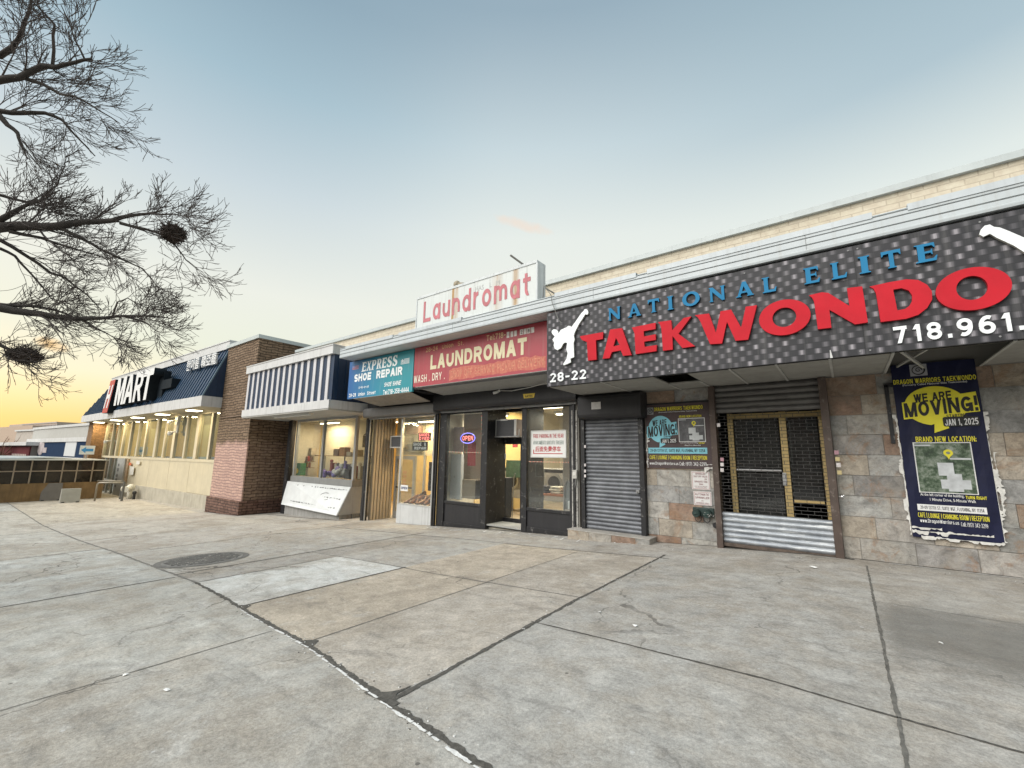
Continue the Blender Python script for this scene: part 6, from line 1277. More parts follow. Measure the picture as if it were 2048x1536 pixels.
# things standing in the laundromat windows
def simple(name, label, cat, x0, x1, y0, y1, z0, z1, matl, bev=.01):
    m = MB(); m.box(x0, x1, y0, y1, z0, z1); return tag(m.build(name, matl, loc=((x0+x1)/2, (y0+y1)/2, z0), bevel=bev), label, cat)
def wr(q, Y): return rect(*ZF(q[0], q[1]), *ZF(q[2], q[3]), Y)
a, b, c, d = wr((165, 625, 330, 1108), YF+.55); simple('white_cabinet', 'white cabinet standing behind the left laundromat window', 'cabinet', a, b, YF+.5, YF+.62, c, d, paint('cabinet_white', (.72, .74, .74), .5, var=.06, wear=.2))
a, b, c, d = wr((190, 345, 355, 605), YF+.6); simple('mauve_board', 'mauve and white board high in the left laundromat window', 'board', a, b, YF+.58, YF+.6, c, d, paint('board_mauve', (.60, .48, .46), .7, var=.25, scale=2))
a, b, c, d = wr((405, 500, 482, 752), YF+.4); simple('red_banner', 'narrow dark red banner behind the neon open sign', 'banner', a, b, YF+.39, YF+.40, c, d, paint('banner_red', (.34, .035, .035), .7))
a, b, c, d = wr((355, 895, 490, 1105), YF+.35); simple('cardboard_box', 'brown cardboard box low in the left laundromat window', 'box', a, b, YF+.3, YF+.6, c, d, paint('cardboard', (.20, .155, .10), .8, var=.12))
a, b, c, d = wr((355, 250, 540, 890), YF+.9); simple('tan_partition', 'tan partition panel behind the left laundromat window', 'partition', a, b, YF+.92, YF+.96, c-.5, d+.3, paint('partition_tan', (.40, .33, .25), .8, var=.06))
a, b, c, d = wr((1385, 735, 1495, 1210), YF+.8); simple('white_pillar', 'pale painted pillar inside the right edge of the laundromat window', 'pillar', a, b, YF+.9, YF+1.15, c-.1, 1.7+E, paint('pillar_pink', (.52, .46, .42), .8, var=.08))
a, b, c, d = wr((1425, 905, 1500, 1215), YF+.3); t = thing('folded_chair', 'folded grey chair leaning at the right edge of the laundromat window', 'chair', ((a+b)/2, YF+.3, c)); m = MB(); w = b-a
outline([[(a, c), (b, c), (b, d-.1), (b-w*.2, d-.02), (a+w*.5, d), (a+w*.2, d-.08)]], YF+.3, .03, 'backrest', paint('chair_grey', (.20, .20, .20), .5), t); m.tube([(a-.02, YF+.28, gz(-5)+.05), (a+.02, YF+.28, d-.1), (a+w*.5, YF+.28, d+.02), (b, YF+.28, d-.08)], .014, 6); m.build('frame', GREYM, t)
p = onY(*ZF(1478, 1160), YF+.2); m = MB(); m.tube([(p.x, YF+.2, p.z-.10), (p.x, YF+.2, p.z+.06), (p.x, YF+.2, p.z+.08)], [.04, .04, .022], 12); tag(m.build('white_jar', flat('jar_white', (.6, .6, .58)), loc=(p.x, YF+.2, p.z-.1)), 'small white plastic jar on the right laundromat window sill', 'jar')
a, b, c, d = wr((745, 690, 965, 850), 11.0); simple('green_shelf_unit', 'dark green shelf unit behind the laundromat door glass', 'shelf unit', a, b, 11.3, 11.55, c-.1, d, paint('green_dark', (.035, .075, .045), .7, var=.4, scale=8))
a, b, c, d = wr((762, 620, 805, 676), YD-.01); simple('door_notice', 'small white paper notice taped on the laundromat door', 'notice', a, b, YD-.012, YD-.006, c, d, flat('notice_white', (.62, .62, .60)), 0)
a, b, c, d = wr((875, 515, 925, 555), 10.4); simple('red_lantern_card', 'small red card hanging inside the laundromat door', 'card', a, b, 10.4, 10.42, c, d, MATS['banner_red'], 0)
# goods in the shoe shop display
def zr(q, Y): return rect(*Z9(q[0], q[1]), *Z9(q[2], q[3]), Y)
YS = YW+.75
shf = paint('shelf_wood', (.24, .15, .08), .6, var=.2); t = thing('display_shelf', 'wooden shelf across the back of the shoe shop window', 'shelf', (-15, YS, wz0))
zsh = onY(*Z9(700, 612), YS).z; m = MB(); m.box(ux(594, 900)+.05, wx1-.1, YS, YS+.35, zsh-.03, zsh); m.build('board', shf, t); m = MB()
for x in (-17.9, -16.4, -14.6): m.box(x, x+.03, YS+.3, YS+.34, wz0, zsh-.03)
m.build('bracket', GREYM, t)
BXC = [(.36, .29, .20), (.24, .16, .10), (.44, .38, .29), (.18, .12, .09), (.40, .20, .08), (.50, .42, .30)]
rg = random.Random(3)
def zx(px): return onY(*Z9(px, 590), YS+.1).x
for i, (px_, wd, ht, words_) in enumerate(((215, .30, .22, 'tan box leftmost on the upper display shelf'), (268, .34, .26, 'orange box beside the leftmost tan box on the display shelf'), (325, .26, .30, 'dark rounded bag on the left of the display shelf'), (600, .34, .27, 'brown box just right of the window mullion on the shelf'), (665, .40, .34, 'large brown box in the middle of the right window pane shelf'), (745, .30, .16, 'low tan box right of the large brown shelf box'), (815, .34, .24, 'dark brown box at the right end of the display shelf'))):
    x = zx(px_); m = MB(); m.box(x, x+wd, YS+.03, YS+.28, zsh, zsh+ht); o = m.build('shoe_box', paint('box_tone_%d' % i, BXC[i % 6] if i != 1 else (.55, .22, .05), .7, var=.15), loc=(x+wd/2, YS+.15, zsh), bevel=.02 if i == 2 else .008); tag(o, words_, 'box', 'goods on the upper display shelf')
def zxl(px): return onY(*Z9(px, 800), YW+.4).x
for i, (px_, wd, ht, c, lab) in enumerate(((190, .5, .50, (.03, .16, .06), 'green bag with yellow print low in the left shoe window'), (480, .34, .26, (.16, .11, .36), 'purple cloth left of centre low in the shoe window'), (560, .42, .46, (.20, .16, .42), 'taller violet bundle in the middle of the shoe window'), (600, .36, .30, (.62, .60, .57), 'white plush heap low in the shoe window'), (665, .30, .52, (.55, .54, .52), 'pale stacked bags low in the right shoe pane'), (745, .3, .34, (.03, .03, .03), 'black card holder at the right end of the shoe window sill'))):
    x = zxl(px_); m = MB()
    if i in (0, 5): m.box(x, x+wd, YW+.25, YW+.5, wz0, wz0+ht)
    else:
        for k in range(7): m.ball((x+wd*rg.random(), YW+.3+.25*rg.random(), wz0+.06+(ht-.1)*rg.random()), wd*.30, 8, 6, (1, .8, .7+.3*rg.random()), jit=.12)
    if i == 0:
        m2 = MB(); m2.ball((x+wd*.5, YW+.235, wz0+.18), .16, 12, 8, (1, .15, .7))
    o = m.build('display_goods', paint('goods_%d' % i, c, .8, var=.25, scale=9), loc=(x+wd/2, YW+.4, wz0), smooth=i not in (0, 5)); tag(o, lab, 'goods', 'goods in the shoe display window')
    if i == 0: m2.build('yellow_print', paint('goods_yellow', (.55, .40, .03), .7), o)
for i in range(16):
    x = zx(585)+.14+i*.165; ht = rg.uniform(.12, .30); zq = wz0+.28*(i % 3 == 0); c = BXC[rg.randrange(6)]
    m = MB(); m.box(x-.07, x+.07, YS-.05-.1*(i % 2), YS+.08, wz0, wz0+ht+.30)
    if i % 3 == 1: m.ball((x, YS-.12, wz0+ht+.36), .07, 8, 6)
    tag(m.build('stock_box', paint('stock_%d' % (i % 5), [(.62, .60, .56), (.30, .05, .05), (.22, .18, .42), (.58, .50, .38), (.12, .11, .12)][i % 5], .7, var=.2), loc=(x, YS, wz0), bevel=.008), '%s carton, number %d from the mullion, low in the shoe window' % (('white', 'dark red', 'violet', 'cream', 'black')[i % 5], i+1), 'box', 'low row of stock in the shoe window')
for i in range(11):
    x = onY(*Z9(200+14*i % 130, 700), YW+.7).x; m = MB(); m.tube([(x, YW+.75, zsh-.52+.26*(i % 2)), (x, YW+.75, zsh-.34+.26*(i % 2)), (x, YW+.75, zsh-.30+.26*(i % 2))], [.05, .05, .022], 10)
    o = m.build('polish_bottle', paint('polish_%d' % (i % 4), [(.45, .12, .03), (.10, .05, .03), (.55, .30, .05), (.3, .03, .02)][i % 4], .4), loc=(x, YW+.75, zsh-.52+.26*(i % 2))); tag(o, 'small brown or orange shoe polish bottle on the left display rack', 'bottle', 'shoe polish bottles on the left rack')
m = MB()
for z in (zsh-.525, zsh-.265): m.box(onY(*Z9(195, 700), YW+.7).x-.1, onY(*Z9(330, 700), YW+.7).x+.15, YW+.66, YW+.84, z-.02, z)
tag(m.build('bottle_rack', shf, loc=(-17.5, YW+.75, zsh-.52)), 'two narrow wooden shelves carrying polish bottles in the left shoe window', 'rack')
p0, p1 = onY(*Z9(225, 445), YW+1.0), onY(*Z9(350, 395), YW+1.0)
t = thing('window_lettering', 'mirrored dark window lettering in the left shoe window', 'lettering', tuple(p0)); m = text([('VIJ YH', p0.x, p1.x, p0.z, p1.z)], YW+.98, 'letters', flat('letter_brown', (.10, .05, .02)), t, bold=.02)
p0, p1 = onY(*Z9(905, 520), YW+.7), onY(*Z9(985, 390), YW+.7)
t = thing('hanging_screen', 'black screen hanging on a slanted bracket behind the side pane', 'screen', (p0.x, YW+.7, p0.z)); m = MB(); m.box(p0.x, p1.x, YW+.68, YW+.74, p0.z, p1.z); m.build('panel', flat('screen_black', (.012, .012, .014), .3), t, bevel=.006); m = MB(); m.bar((p0.x, YW+.71, p1.z), (p1.x+.1, YW+.71, p1.z+.32), .025); m.build('bracket', BLK, t)
# shoes in the corner case
YCASE = 9.0
def make_shoe():
    t = thing('shoe', 'brown leather shoe in the lit corner case', 'shoe', (0, 0, 0), 'shoes in the corner display case'); P_ = [(-.14, .0), (-.12, .085), (-.05, .095), (0, .075), (.06, .055), (.13, .042), (.155, .02), (.15, 0)]
    m = MB(); secs = [(-.14, .03, .09), (-.10, .036, .10), (-.03, .034, .085), (.05, .040, .06), (.11, .040, .045), (.15, .02, .02)]; k = []
    for x, w, h in secs: k.append([(x, w*math.cos(q), .018+h*max(0, math.sin(q))) for q in [math.pi*i/6 for i in range(7)]])
    for A_, B_ in zip(k, k[1:]):
        for i in range(6): m.face([A_[i], B_[i], B_[i+1], A_[i+1]])
    m.face(k[0]); m.face(k[-1][::-1]); m.build('upper', paint('leather_brown', (.17, .07, .03), .35, var=.3), t, smooth=True)
    m = MB(); m.prism([(-.145, -.032), (-.10, -.042), (0, -.038), (.09, -.046), (.15, -.03), (.165, 0), (.15, .03), (.09, .046), (0, .038), (-.10, .042), (-.145, .032)], 0, .018, ax='z'); m.build('sole', flat('sole_black', (.02, .018, .016)), t); return t
sh = make_shoe(); labs = []
SC_ = [(.17, .07, .03), (.05, .03, .025), (.55, .52, .47), (.42, .06, .04), (.30, .16, .07), (.02, .02, .022)]
UP = []
for i, c in enumerate(SC_): UP.append(paint('leather_%d' % i, c, .35, var=.25))
ump = [c for c in sh.children if c.name.startswith('upper')][0].data; ums = []
for i in range(6): d_ = ump.copy(); d_.materials.clear(); d_.materials.append(UP[i]); ums.append(d_)
nm = ['tan brown', 'very dark brown', 'cream white', 'bright red', 'chestnut', 'black']; pl = ['front left', 'front row second', 'front row third', 'front row fourth', 'front row fifth', 'front right', 'middle left', 'middle row second', 'middle row third', 'middle row fourth', 'middle right', 'raised back left', 'raised back centre', 'raised back right']
zc0 = c0z+.05
for i in range(14):
    row = 0 if i < 6 else (1 if i < 11 else 2); j = i-(0, 6, 11)[row]; nrow = (6, 5, 3)[row]
    x = cX0+.14+(cX1-cX0-.26)*(j+.5)/nrow; lab = '%s leather shoe, %s in the lit corner display case' % (nm[(i*5+j) % 6], pl[i])
    r = sh if i == 0 else clone(sh, (0, 0, 0)); r['label'] = lab; r.location = (x, 9.0+.24*row, zc0+.10*row); r.rotation_euler = (0, 0, -1.2+rg.uniform(-.5, .5)); r.scale = (1.15,)*3
    for c in r.children:
        if c.name.startswith('upper'): c.data = ums[(i*5+j) % 6]
m = MB(); m.box(cX0+.05, cX1-.05, 9.14, 9.36, zc0-.03, zc0+.10); m.box(cX0+.05, cX1-.05, 9.36, 9.62, zc0-.03, zc0+.20); m.box(cX0+.05, cX1-.05, 8.86, 9.14, zc0-.03, zc0); tag(m.build('display_steps', shf, loc=((cX0+cX1)/2, 9.2, zc0-.03)), 'stepped wooden riser under the shoes in the corner display case', 'display riser')
# signs in the corner case
a, b, c, d = zr((1520, 362, 1645, 445), 8.95); t = thing('neon_dyed_sign', 'black sign with glowing red lettering in the corner shoe case', 'neon sign', (a, 8.95, c)); m = MB(); m.box(a, b, 8.95, 8.98, c, d); m.build('panel', flat('panel_soot', (.03, .008, .008)), t)
strokes([('SHOES', a+.03, b-.03, (c+d)/2+.01, d-.02), ('DYED', a+.05, b-.03, c+.02, (c+d)/2-.01)], 8.944, 'red_lettering', lamp('neon_red2', (1, .07, .06), 2.4), t, .2, .22)
a, b, c, d = zr((1455, 458, 1612, 556), 8.9); t = thing('hanging_repair_sign', 'black sign with white shoe and repair lettering below the red glowing sign', 'sign', (a, 8.9, c)); m = MB(); m.box(a, b, 8.9, 8.925, c, d); m.build('panel', flat('panel_black_matt', (.018, .018, .018)), t)
strokes([('SHOE  &', a+.04, b-.05, (c+d)/2+.01, d-.03), ('REPAIR', a+.10, b-.03, c+.03, (c+d)/2-.02)], 8.896, 'white_lettering', INKW, t, .23, .18)
a, b, c, d = zr((1325, 930, 1402, 1002), 8.80); t = thing('open_card', 'small white card with dark blue open lettering on the corner shoe case', 'sign', (a, 8.8, c)); m = MB(); m.box(a, b, 8.794, 8.80, c, d); m.build('card', INKW, t)
strokes([('OPEN', a+.025, b-.025, c+.05, d-.05)], 8.79, 'lettering', flat('ink_navy', (.02, .03, .12)), t, .24, .16)
a, b, c, d = zr((1390, 268, 1520, 372), 9.6); simple('maroon_box', 'maroon box on a high shelf in the corner shoe case', 'box', a, b, 9.6, 9.9, c, d, paint('box_maroon', (.17, .05, .05), .7))
a, b, c, d = zr((1370, 475, 1500, 565), 9.5); simple('grey_carton', 'dark grey carton hanging under the maroon box', 'box', a, b, 9.5, 9.8, c, d, paint('carton_grey', (.13, .14, .12), .7))
a, b, c, d = zr((1640, 680, 1690, 1000), 9.5); t = thing('shoe_rack', 'narrow dark shoe rack at the right edge of the corner case', 'rack', (a, 9.5, c)); m = MB()
for k in range(6): m.box(a, b+.2, 9.5, 9.75, c+(d-c)*k/6, c+(d-c)*k/6+.02)
m.box(a-.02, a, 9.5, 9.75, c, d); m.build('shelves', BLK, t); m = MB()
for k in range(6):
    for q in range(2): m.ball((a+.1+.16*q, 9.6, c+(d-c)*k/6+.08), .07, 8, 5, (1, 1, .7))
m.build('shoes', UP[1], t)['kind'] = 'stuff'
p = onY(*Z9(1365, 860), 9.3); t = thing('hanging_tag', 'orange paper price list hanging in the corner shoe case', 'price list', (p.x, 9.3, p.z-.2)); m = MB()
for k in range(4): m.box(p.x-.09, p.x+.09, 9.3, 9.305, p.z-.24+.13*k, p.z-.15+.13*k)
m.build('paper', paint('paper_orange', (.62, .30, .12), .7), t)
# ------------------------------------------------------------------ brick pier and striped canopy
def pierx(t, v, sp, k, nz):
    z = sp.outputs[2]; n = t.noise(v, 1.3, 5, .6)
    zz = t.math('ADD', z, t.math('MULTIPLY', t.math('SUBTRACT', n, .5), .7))
    f = t.n('ShaderNodeMapRange', interpolation_type='SMOOTHSTEP'); t.l(zz, f.inputs[0]); f.inputs[1].default_value = 3.35; f.inputs[2].default_value = 3.0
    front = t.math('LESS_THAN', sp.outputs[1], .05)                       # pink repaint, strong on the street face, faint on the other faces
    pk = t.math('MULTIPLY', f.outputs[0], t.math('ADD', .12, t.math('MULTIPLY', front, .80)))
    return t.mix(pk, k, t.mix(.55, t.mix(1.0, k, (2.9, 2.6, 2.7), 'MULTIPLY'), (.50, .345, .33)))
PB = brick('split_brick', (.175, .118, .075), (.245, .172, .115), (.05, .034, .024), .46, .118, .014, 1.0, .06, .43, .16, .9, pierx, .5)
PB2 = brick('plinth_brick', (.135, .078, .06), (.19, .11, .085), (.06, .037, .03), .40, .112, .014, .9, .04, .43, .08, .9, None, .6)
PX0, PX1, PY = -23.0, -19.62, 7.66; gp = gz(-21.3); PTZ = 4.97+E
bp = thing('brick_pier', 'tall split brick pier with pinkish lower courses between supermarket and striped canopy', 'pier', (-21.3, PY, gp-.2))
m = MB(); m.box(PX0, PX1, PY, 12, gp-.3, PTZ-.10); m.build('shaft', PB, bp)
m = MB(); m.box(PX0-.10, PX1+.06, PY-.09, 9.6, gp-.3, gp+.62); m.build('plinth', PB2, bp)
m = MB(); m.box(PX0-.05, PX1+.05, PY-.06, 12, PTZ-.10, PTZ+.06); m.build('coping', COP, bp)
p0, p1 = onY(430, 838, PY), onY(500, 832, PY); m = MB(); m.tube([(PX0-.02, PY-.03, p0.z), (PX1-.3, PY-.03, p0.z+.02), (PX1+.03, PY-.03, p0.z+.1)], .022, 6); m.build('conduit', paint('conduit_brown', (.16, .11, .075), .6), bp)
NVY = paint('navy_metal', (.010, .030, .072), .42, var=.12, scale=2, bump=.02); WBR = paint('band_white', (.56, .56, .56), .5, var=.08, scale=1.5, streak=.25); RIB = paint('rib_white', (.56, .55, .57), .5, var=.06, streak=.2)
CY, CX0, CX1 = 7.33, -19.55, -12.98; c0, c1, c2, c3 = 1.385+E, 1.71+E, 3.22+E, 3.50+E
cn = thing('striped_canopy', 'navy canopy with white vertical ribs and white bands over the shoe shop window', 'canopy', (-16.3, CY, c0))
m = MB(); m.box(CX0, CX1, CY+.05, 8.86, c1, c2); m.build('body', paint('canopy_navy', (.009, .027, .066), .5, var=.15), cn)
m = MB(); n = 15; p = (CX1-CX0)/n
for i in range(n): m.box(CX0+p*i+.06, CX0+p*i+.06+p*.38, CY+.02, CY+.05, c1, c2)
m.build('ribs', RIB, cn)
m = MB()
for k in range(5): m.box(CX1, CX1+.015, CY+.2+.28*k, CY+.23+.28*k, c1, c2)
m.build('seams', NVY, cn)
m = MB(); m.box(CX0-.02, CX1+.03, CY-.04, 8.87, c0+.05, c1); m.build('bottom_band', WBR, cn)
m = MB(); m.box(CX0-.02, CX1+.03, CY-.05, 8.88, c2, c3); m.box(CX0-.02, CX1+.05, CY-.07, 8.88, c3, c3+.035); m.build('cap', WBR, cn)
m = MB(); m.box(CX0, CX1+.01, CY-.02, 9.3, c0, c0+.048); m.build('soffit', paint('canopy_soffit', (.40, .395, .37), .8, var=.1, streak=.2), cn)
a, b = onZ(532, 834, c0-.05), onZ(616, 828, c0-.05)
t = thing('strip_light', 'unlit white strip light under the striped canopy', 'lamp', ((a.x+b.x)/2, CY+.25, c0-.06)); m = MB(); m.box(a.x, b.x, CY+.18, CY+.32, c0-.045, c0-.002); m.build('body', flat('strip_body', (.60, .60, .57)), t); m = MB(); m.tube([(a.x+.05, CY+.25, c0-.062), (b.x-.05, CY+.25, c0-.062)], .018, 8); m.build('tube', flat('strip_tube', (.70, .70, .68)), t)

# ------------------------------------------------------------------ supermarket
H = Frame((-23.0, 8.0, 0), R_(2.0))
def hp(px_, py_, v=0): return H.px(px_, py_, v)
gH = lambda u: gz(H.w((u, 0, 0)).x)
HUL = hp(198, 915)[0]; HS = 2.06+E; FV = -1.17; HSILL = -.43+E
sm = thing('supermarket_building', 'supermarket front with navy ribbed mansard, cream window mullions and lit soffit', 'building', (-8, 0, gH(-8)), frame=H)
CRP = paint('panel_cream', (.52, .46, .33), .7, var=.08, scale=1.5, streak=.25, grime=(.3, .25, .17)); CRM2 = paint('mullion_cream', (.55, .49, .36), .5, var=.06, streak=.1); BASEC = paint('base_concrete', (.40, .37, .30), .9, var=.15, streak=.3, scale=2)
HB0 = -2.0+E
edges = [204.4, 218.5, 229.7, 240.7, 255, 271, 286, 307.5, 325, 343.4, 367, 389.5, 416.5]
us = [hp(x, 918)[0] for x in edges]
wide = {7, 9, 11}
m = MB(); m.box(us[0]-.9, us[0]-.1, .0, .3, gH(-20)-.1, HS+1.5); m.box(us[0]-.1, .4, -.03, .12, HS-.15, HS); m.box(us[0]-.1, .4, -.04, .12, HSILL-.07, HSILL+.07)
for i, u in enumerate(us):
    w = .10 if i not in wide else .17
    m.box(u-w, u+w, -.05, .12, HSILL+.07, HS-.15)
m.build('mullions', CRM2, sm)
blind = [paint('blind_sage', (.19, .20, .135), .8, var=.08, scale=.8), paint('blind_dark', (.085, .08, .085), .8, var=.1), paint('blind_brown', (.13, .095, .06), .8, var=.1)]
HG = glass('supermarket_glass', (.90, .92, .88), .06, .08, (.5, .5, .45))
ue = us+[.2]; kinds = [0, 0, 0, 0, 0, 0, 0, 0, 1, 1, 0, 0, 2]
for i, (a, b) in enumerate(zip(ue, ue[1:])):
    m = MB(); m.box(a+.06, b-.06, .02, .03, HSILL+.07, HS-.15); o = m.build('window_pane', HG, sm)
    m = MB(); m.box(a+.05, b-.05, .16, .18, HSILL+.0, HS-.15-(.55 if kinds[i] == 0 else 0)); m.build('blind', blind[kinds[i]], o)
m = MB(); m.box(us[0], .4, .9, .95, HSILL-.2, HS); m.build('inner_wall', paint('inner_dim', (.14, .12, .09), .9), sm)
pe = [hp(x, 949)[0] for x in (256.5, 296.5, 336.8, 377.8, 425.9)]; pe = [pe[0]]+pe[1:]+[.4]
m = MB()
for i, (a, b) in enumerate(zip(pe, pe[1:])): dz = .06*(4-i)/4; m.box(a+.012, b-.012, -.02, .1, HB0-dz, HSILL-.07)
m.build('lower_panels', CRP, sm)
m = MB(); m.box(pe[0], .4, -.012, .1, HB0-.06, HSILL-.07); m.build('panel_joints', paint('joint_brown', (.10, .085, .06), .9), sm)  # dark brown backing that shows in the panel joints
m = MB(); m.hexa([(pe[0]-.1, -.10, gH(pe[0])-.4), (.4, -.10, gH(0)-.4), (.4, .1, gH(0)-.4), (pe[0]-.1, .1, gH(pe[0])-.4), (pe[0]-.1, -.10, HB0-.06), (.4, -.10, HB0-.02), (.4, .1, HB0-.02), (pe[0]-.1, .1, HB0-.06)]); m.build('base', BASEC, sm)
# entrance at the far left end
ga = gH(-16)
DGY = paint('gate_grey', (.32, .325, .31), .55, .2, var=.15, streak=.4)
m = MB(); ug0, ug1 = hp(236, 960)[0], hp(251, 960)[0]; m.box(ug0, ug1, -.18, .05, ga-.1, HSILL-.05); m.build('gate_panel', DGY, sm)
m = MB()
for k in range(5):
    z = ga+.5+k*.34; m.box(ug0+.25, ug0+.55, -.19, -.181, z, z+.16+.06*(k % 2))
m.build('gate_marks', paint('gate_scrawl', (.10, .10, .10), .7), sm)
ud = [hp(x, 960)[0] for x in (196, 206, 215, 225, 236)]
m = MB()
for u in ud: m.box(u-.05, u+.05, -.06, .06, ga-.1, HSILL-.07)
m.box(ud[0], ud[-1], -.055, .055, ga+.8, ga+.9); d_ = m.build('entrance_frame', DGY, sm)
m = MB(); m.box(ud[0], ud[-1], -.005, .005, ga-.1, HSILL-.07); m.build('pane', HG, d_); m = MB(); m.box(ud[0]-.3, pe[0], .5, .55, ga-.2, HSILL-.05); m.build('vestibule', paint('vestibule_grey', (.20, .21, .20), .8), d_)
u0, u1 = hp(251, 960)[0], pe[0]; m = MB(); m.box(u0, u1+.03, -.10, .08, ga-.1, HSILL-.07); m.build('rusty_jamb', paint('rusty_jamb', (.30, .20, .11), .8, var=.3, scale=4, wear=.6, wearcol=(.45, .40, .3)), sm)
# soffit, white fascia, ribbed mansard, white cap
FL0 = H.px(161.5, 844.4, FV)[0]; FR0 = .05
m = MB(); m.box(FL0+.05, FR0-.05, FV+.06, .0, HS, HS+.03); m.build('soffit', paint('soffit_cream', (.52, .47, .36), .8, var=.06), sm)
F1 = HS+.46
m = MB(); m.box(FL0, FR0, FV, FV+.05, HS-.02, F1); m.box(FR0-.05, FR0, FV+.05, -.1, HS-.02, F1); m.box(FL0, FL0+.05, FV+.05, -.1, HS-.02, F1)
m.build('fascia', WBR, sm)
m = MB(); k = FL0+.8
while k < FR0-2.0: m.box(k, k+.012, FV-.002, FV+.002, HS, F1-.01); k += 1.05
m.build('fascia_joints', paint('joint_grey', (.30, .29, .28), .7), sm)
vt, zt3 = H.pu(460, 697.6, FR0); vt = max(-1.1, min(vt, -.15)); _, zt3 = H.px(460, 697.6, vt); MZ = zt3; 
vt = -.25; MZ = H.px(461, 698, vt)[1]; mu = .0
ML = FL0+.02
m = MB(); m.hexa([(ML, FV+.04, F1), (FR0, FV+.04, F1), (FR0, .6, F1), (ML, .6, F1), (ML+2.6, vt, MZ), (FR0, vt, MZ), (FR0, .6, MZ), (ML+2.6, .6, MZ)]); m.build('mansard', NVY, sm)
m = MB(); k = ML+.35
while k < FR0-.1:
    f0 = min(1, max(0, (k-ML)/2.6)); a = Vector((k, FV+.03, F1)); b = Vector((k, vt-.01, MZ)); b = a.lerp(b, f0); m.bar(a, b, .035, .06); k += .36
m.bar((FR0-.02, FV+.02, F1), (FR0-.02, vt-.02, MZ), .05, .06, 1); m.build('mansard_ribs', [paint('rib_blue', (.045, .10, .17), .32, var=.1), paint('hip_blue', (.11, .18, .24), .4)], sm)
m = MB()
for k in range(4): m.box(FR0, FR0+.012, FV+.25+.27*k, FV+.27+.27*k, F1, F1+(MZ-F1)*min(1, (.25+.27*k)/1.0))
m.build('end_seams', NVY, sm)
m = MB(); m.box(ML+2.5, FR0+.06, vt-.10, .7, MZ, MZ+.36); m.box(ML+2.45, FR0+.09, vt-.13, .7, MZ+.36, MZ+.41); m.build('cap', WBR, sm)
m = MB(); m.box(us[0]-.8, .3, .6, 24, ga-.2, MZ+.2); m.build('store_body', paint('store_render', (.35, .33, .29), .85), sm)
# far brick pier
m = MB(); pl0, pl1 = H.px(173, 880, -.75)[0], H.px(204, 880, -.75)[0]; m.box(pl0, us[0]-.12, -.75, .4, ga-.3, HS+.01); m.build('end_pier', brick('orange_brick', (.24, .135, .065), (.30, .17, .085), (.12, .085, .05), .34, .09, .013, .8, .03, .43, .04), sm)
# lit soffit lamps
DLM = lamp('downlight_glow', (1, .88, .60), 9.0); DLF = flat('downlight_frame', (.6, .56, .45))
dn_ = ['nearest', 'second nearest', 'middle', 'second farthest', 'farthest']
for k, (px_, py_) in enumerate(((388.4, 819), (325, 830.5), (275, 838), (232.5, 843.5), (197.4, 848))):
    d = ray(px_, py_); s_ = (HS-.05-E)/d.z; q = H.m.transposed() @ (Vector((d.x*s_, d.y*s_, HS-.05))-H.o); q.y = -.62
    u = H.px(px_, py_, -.62)[0]
    t = thing('soffit_lamp', 'lit square lamp under the supermarket soffit, %s to the brick pier' % dn_[k], 'lamp', (u, -.62, HS-.06), 'lamps under the supermarket soffit', H)
    m = MB(); m.box(u-.36, u+.36, -.92, -.32, HS-.055, HS-.001); m.build('frame', DLF, t)
    m = MB(); m.box(u-.31, u+.31, -.87, -.37, HS-.085, HS-.056); m.build('diffuser', DLM, t)
    l = bpy.data.lights.new('lamp_glow', 'AREA'); l.size = .6; l.energy = 52; l.color = (1, .80, .45); lo = bpy.data.objects.new('lamp_glow', l); col.objects.link(lo); lo.parent = t; lo.location = (0, 0, -.04)
# letter sign on the mansard
LV = FV-.30
st_ = thing('supermarket_sign', 'large white supermarket letters with a red slanted first letter on the navy mansard', 'sign', (-11, LV, F1), frame=H)
def hz(x, y, v=LV): return H.px(140+x/4.268, 680+y/4.268, v)
zb = F1-.02
uH0, zH0 = hz(275, 605); uH1, zH1 = hz(392, 322); uT1, zT1 = hz(712, 238); _, zTb = hz(640, 510)
zlo, zhi = zTb, zT1; zlo = max(zlo, F1+.05)
LW_ = paint('letter_face_white', (.70, .70, .70), .5, var=.04); LDK = paint('letter_return', (.014, .019, .024), .7, spec=.1); LRD_ = paint('letter_red', (.45, .06, .05), .5, var=.08)
sl = .30
hw = uH1-uH0
outline([[(uH0, zlo-.35), (uH0+hw*.62, zlo-.35), (uH1, zhi+.02), (uH0+hw*.42, zhi+.02)]], LV, .5, 'red_plate', LRD_, st_, mat2=LDK)
def slant(p, x0, x1, z0, z1, s): return [(x0+(x1-x0)*u+s*w, z0+(z1-z0)*w) for u, w in p]
hp_ = [(0, 0), (.26, 0), (.26, .42), (.74, .42), (.74, 0), (1, 0), (1, 1), (.74, 1), (.74, .60), (.26, .60), (.26, 1), (0, 1)]
outline([slant(hp_, uH0+hw*.13, uH0+hw*.58, zlo-.05, zhi-.3, hw*.30)], LV-.02, .03, 'red_plate_letter', LW_, st_)
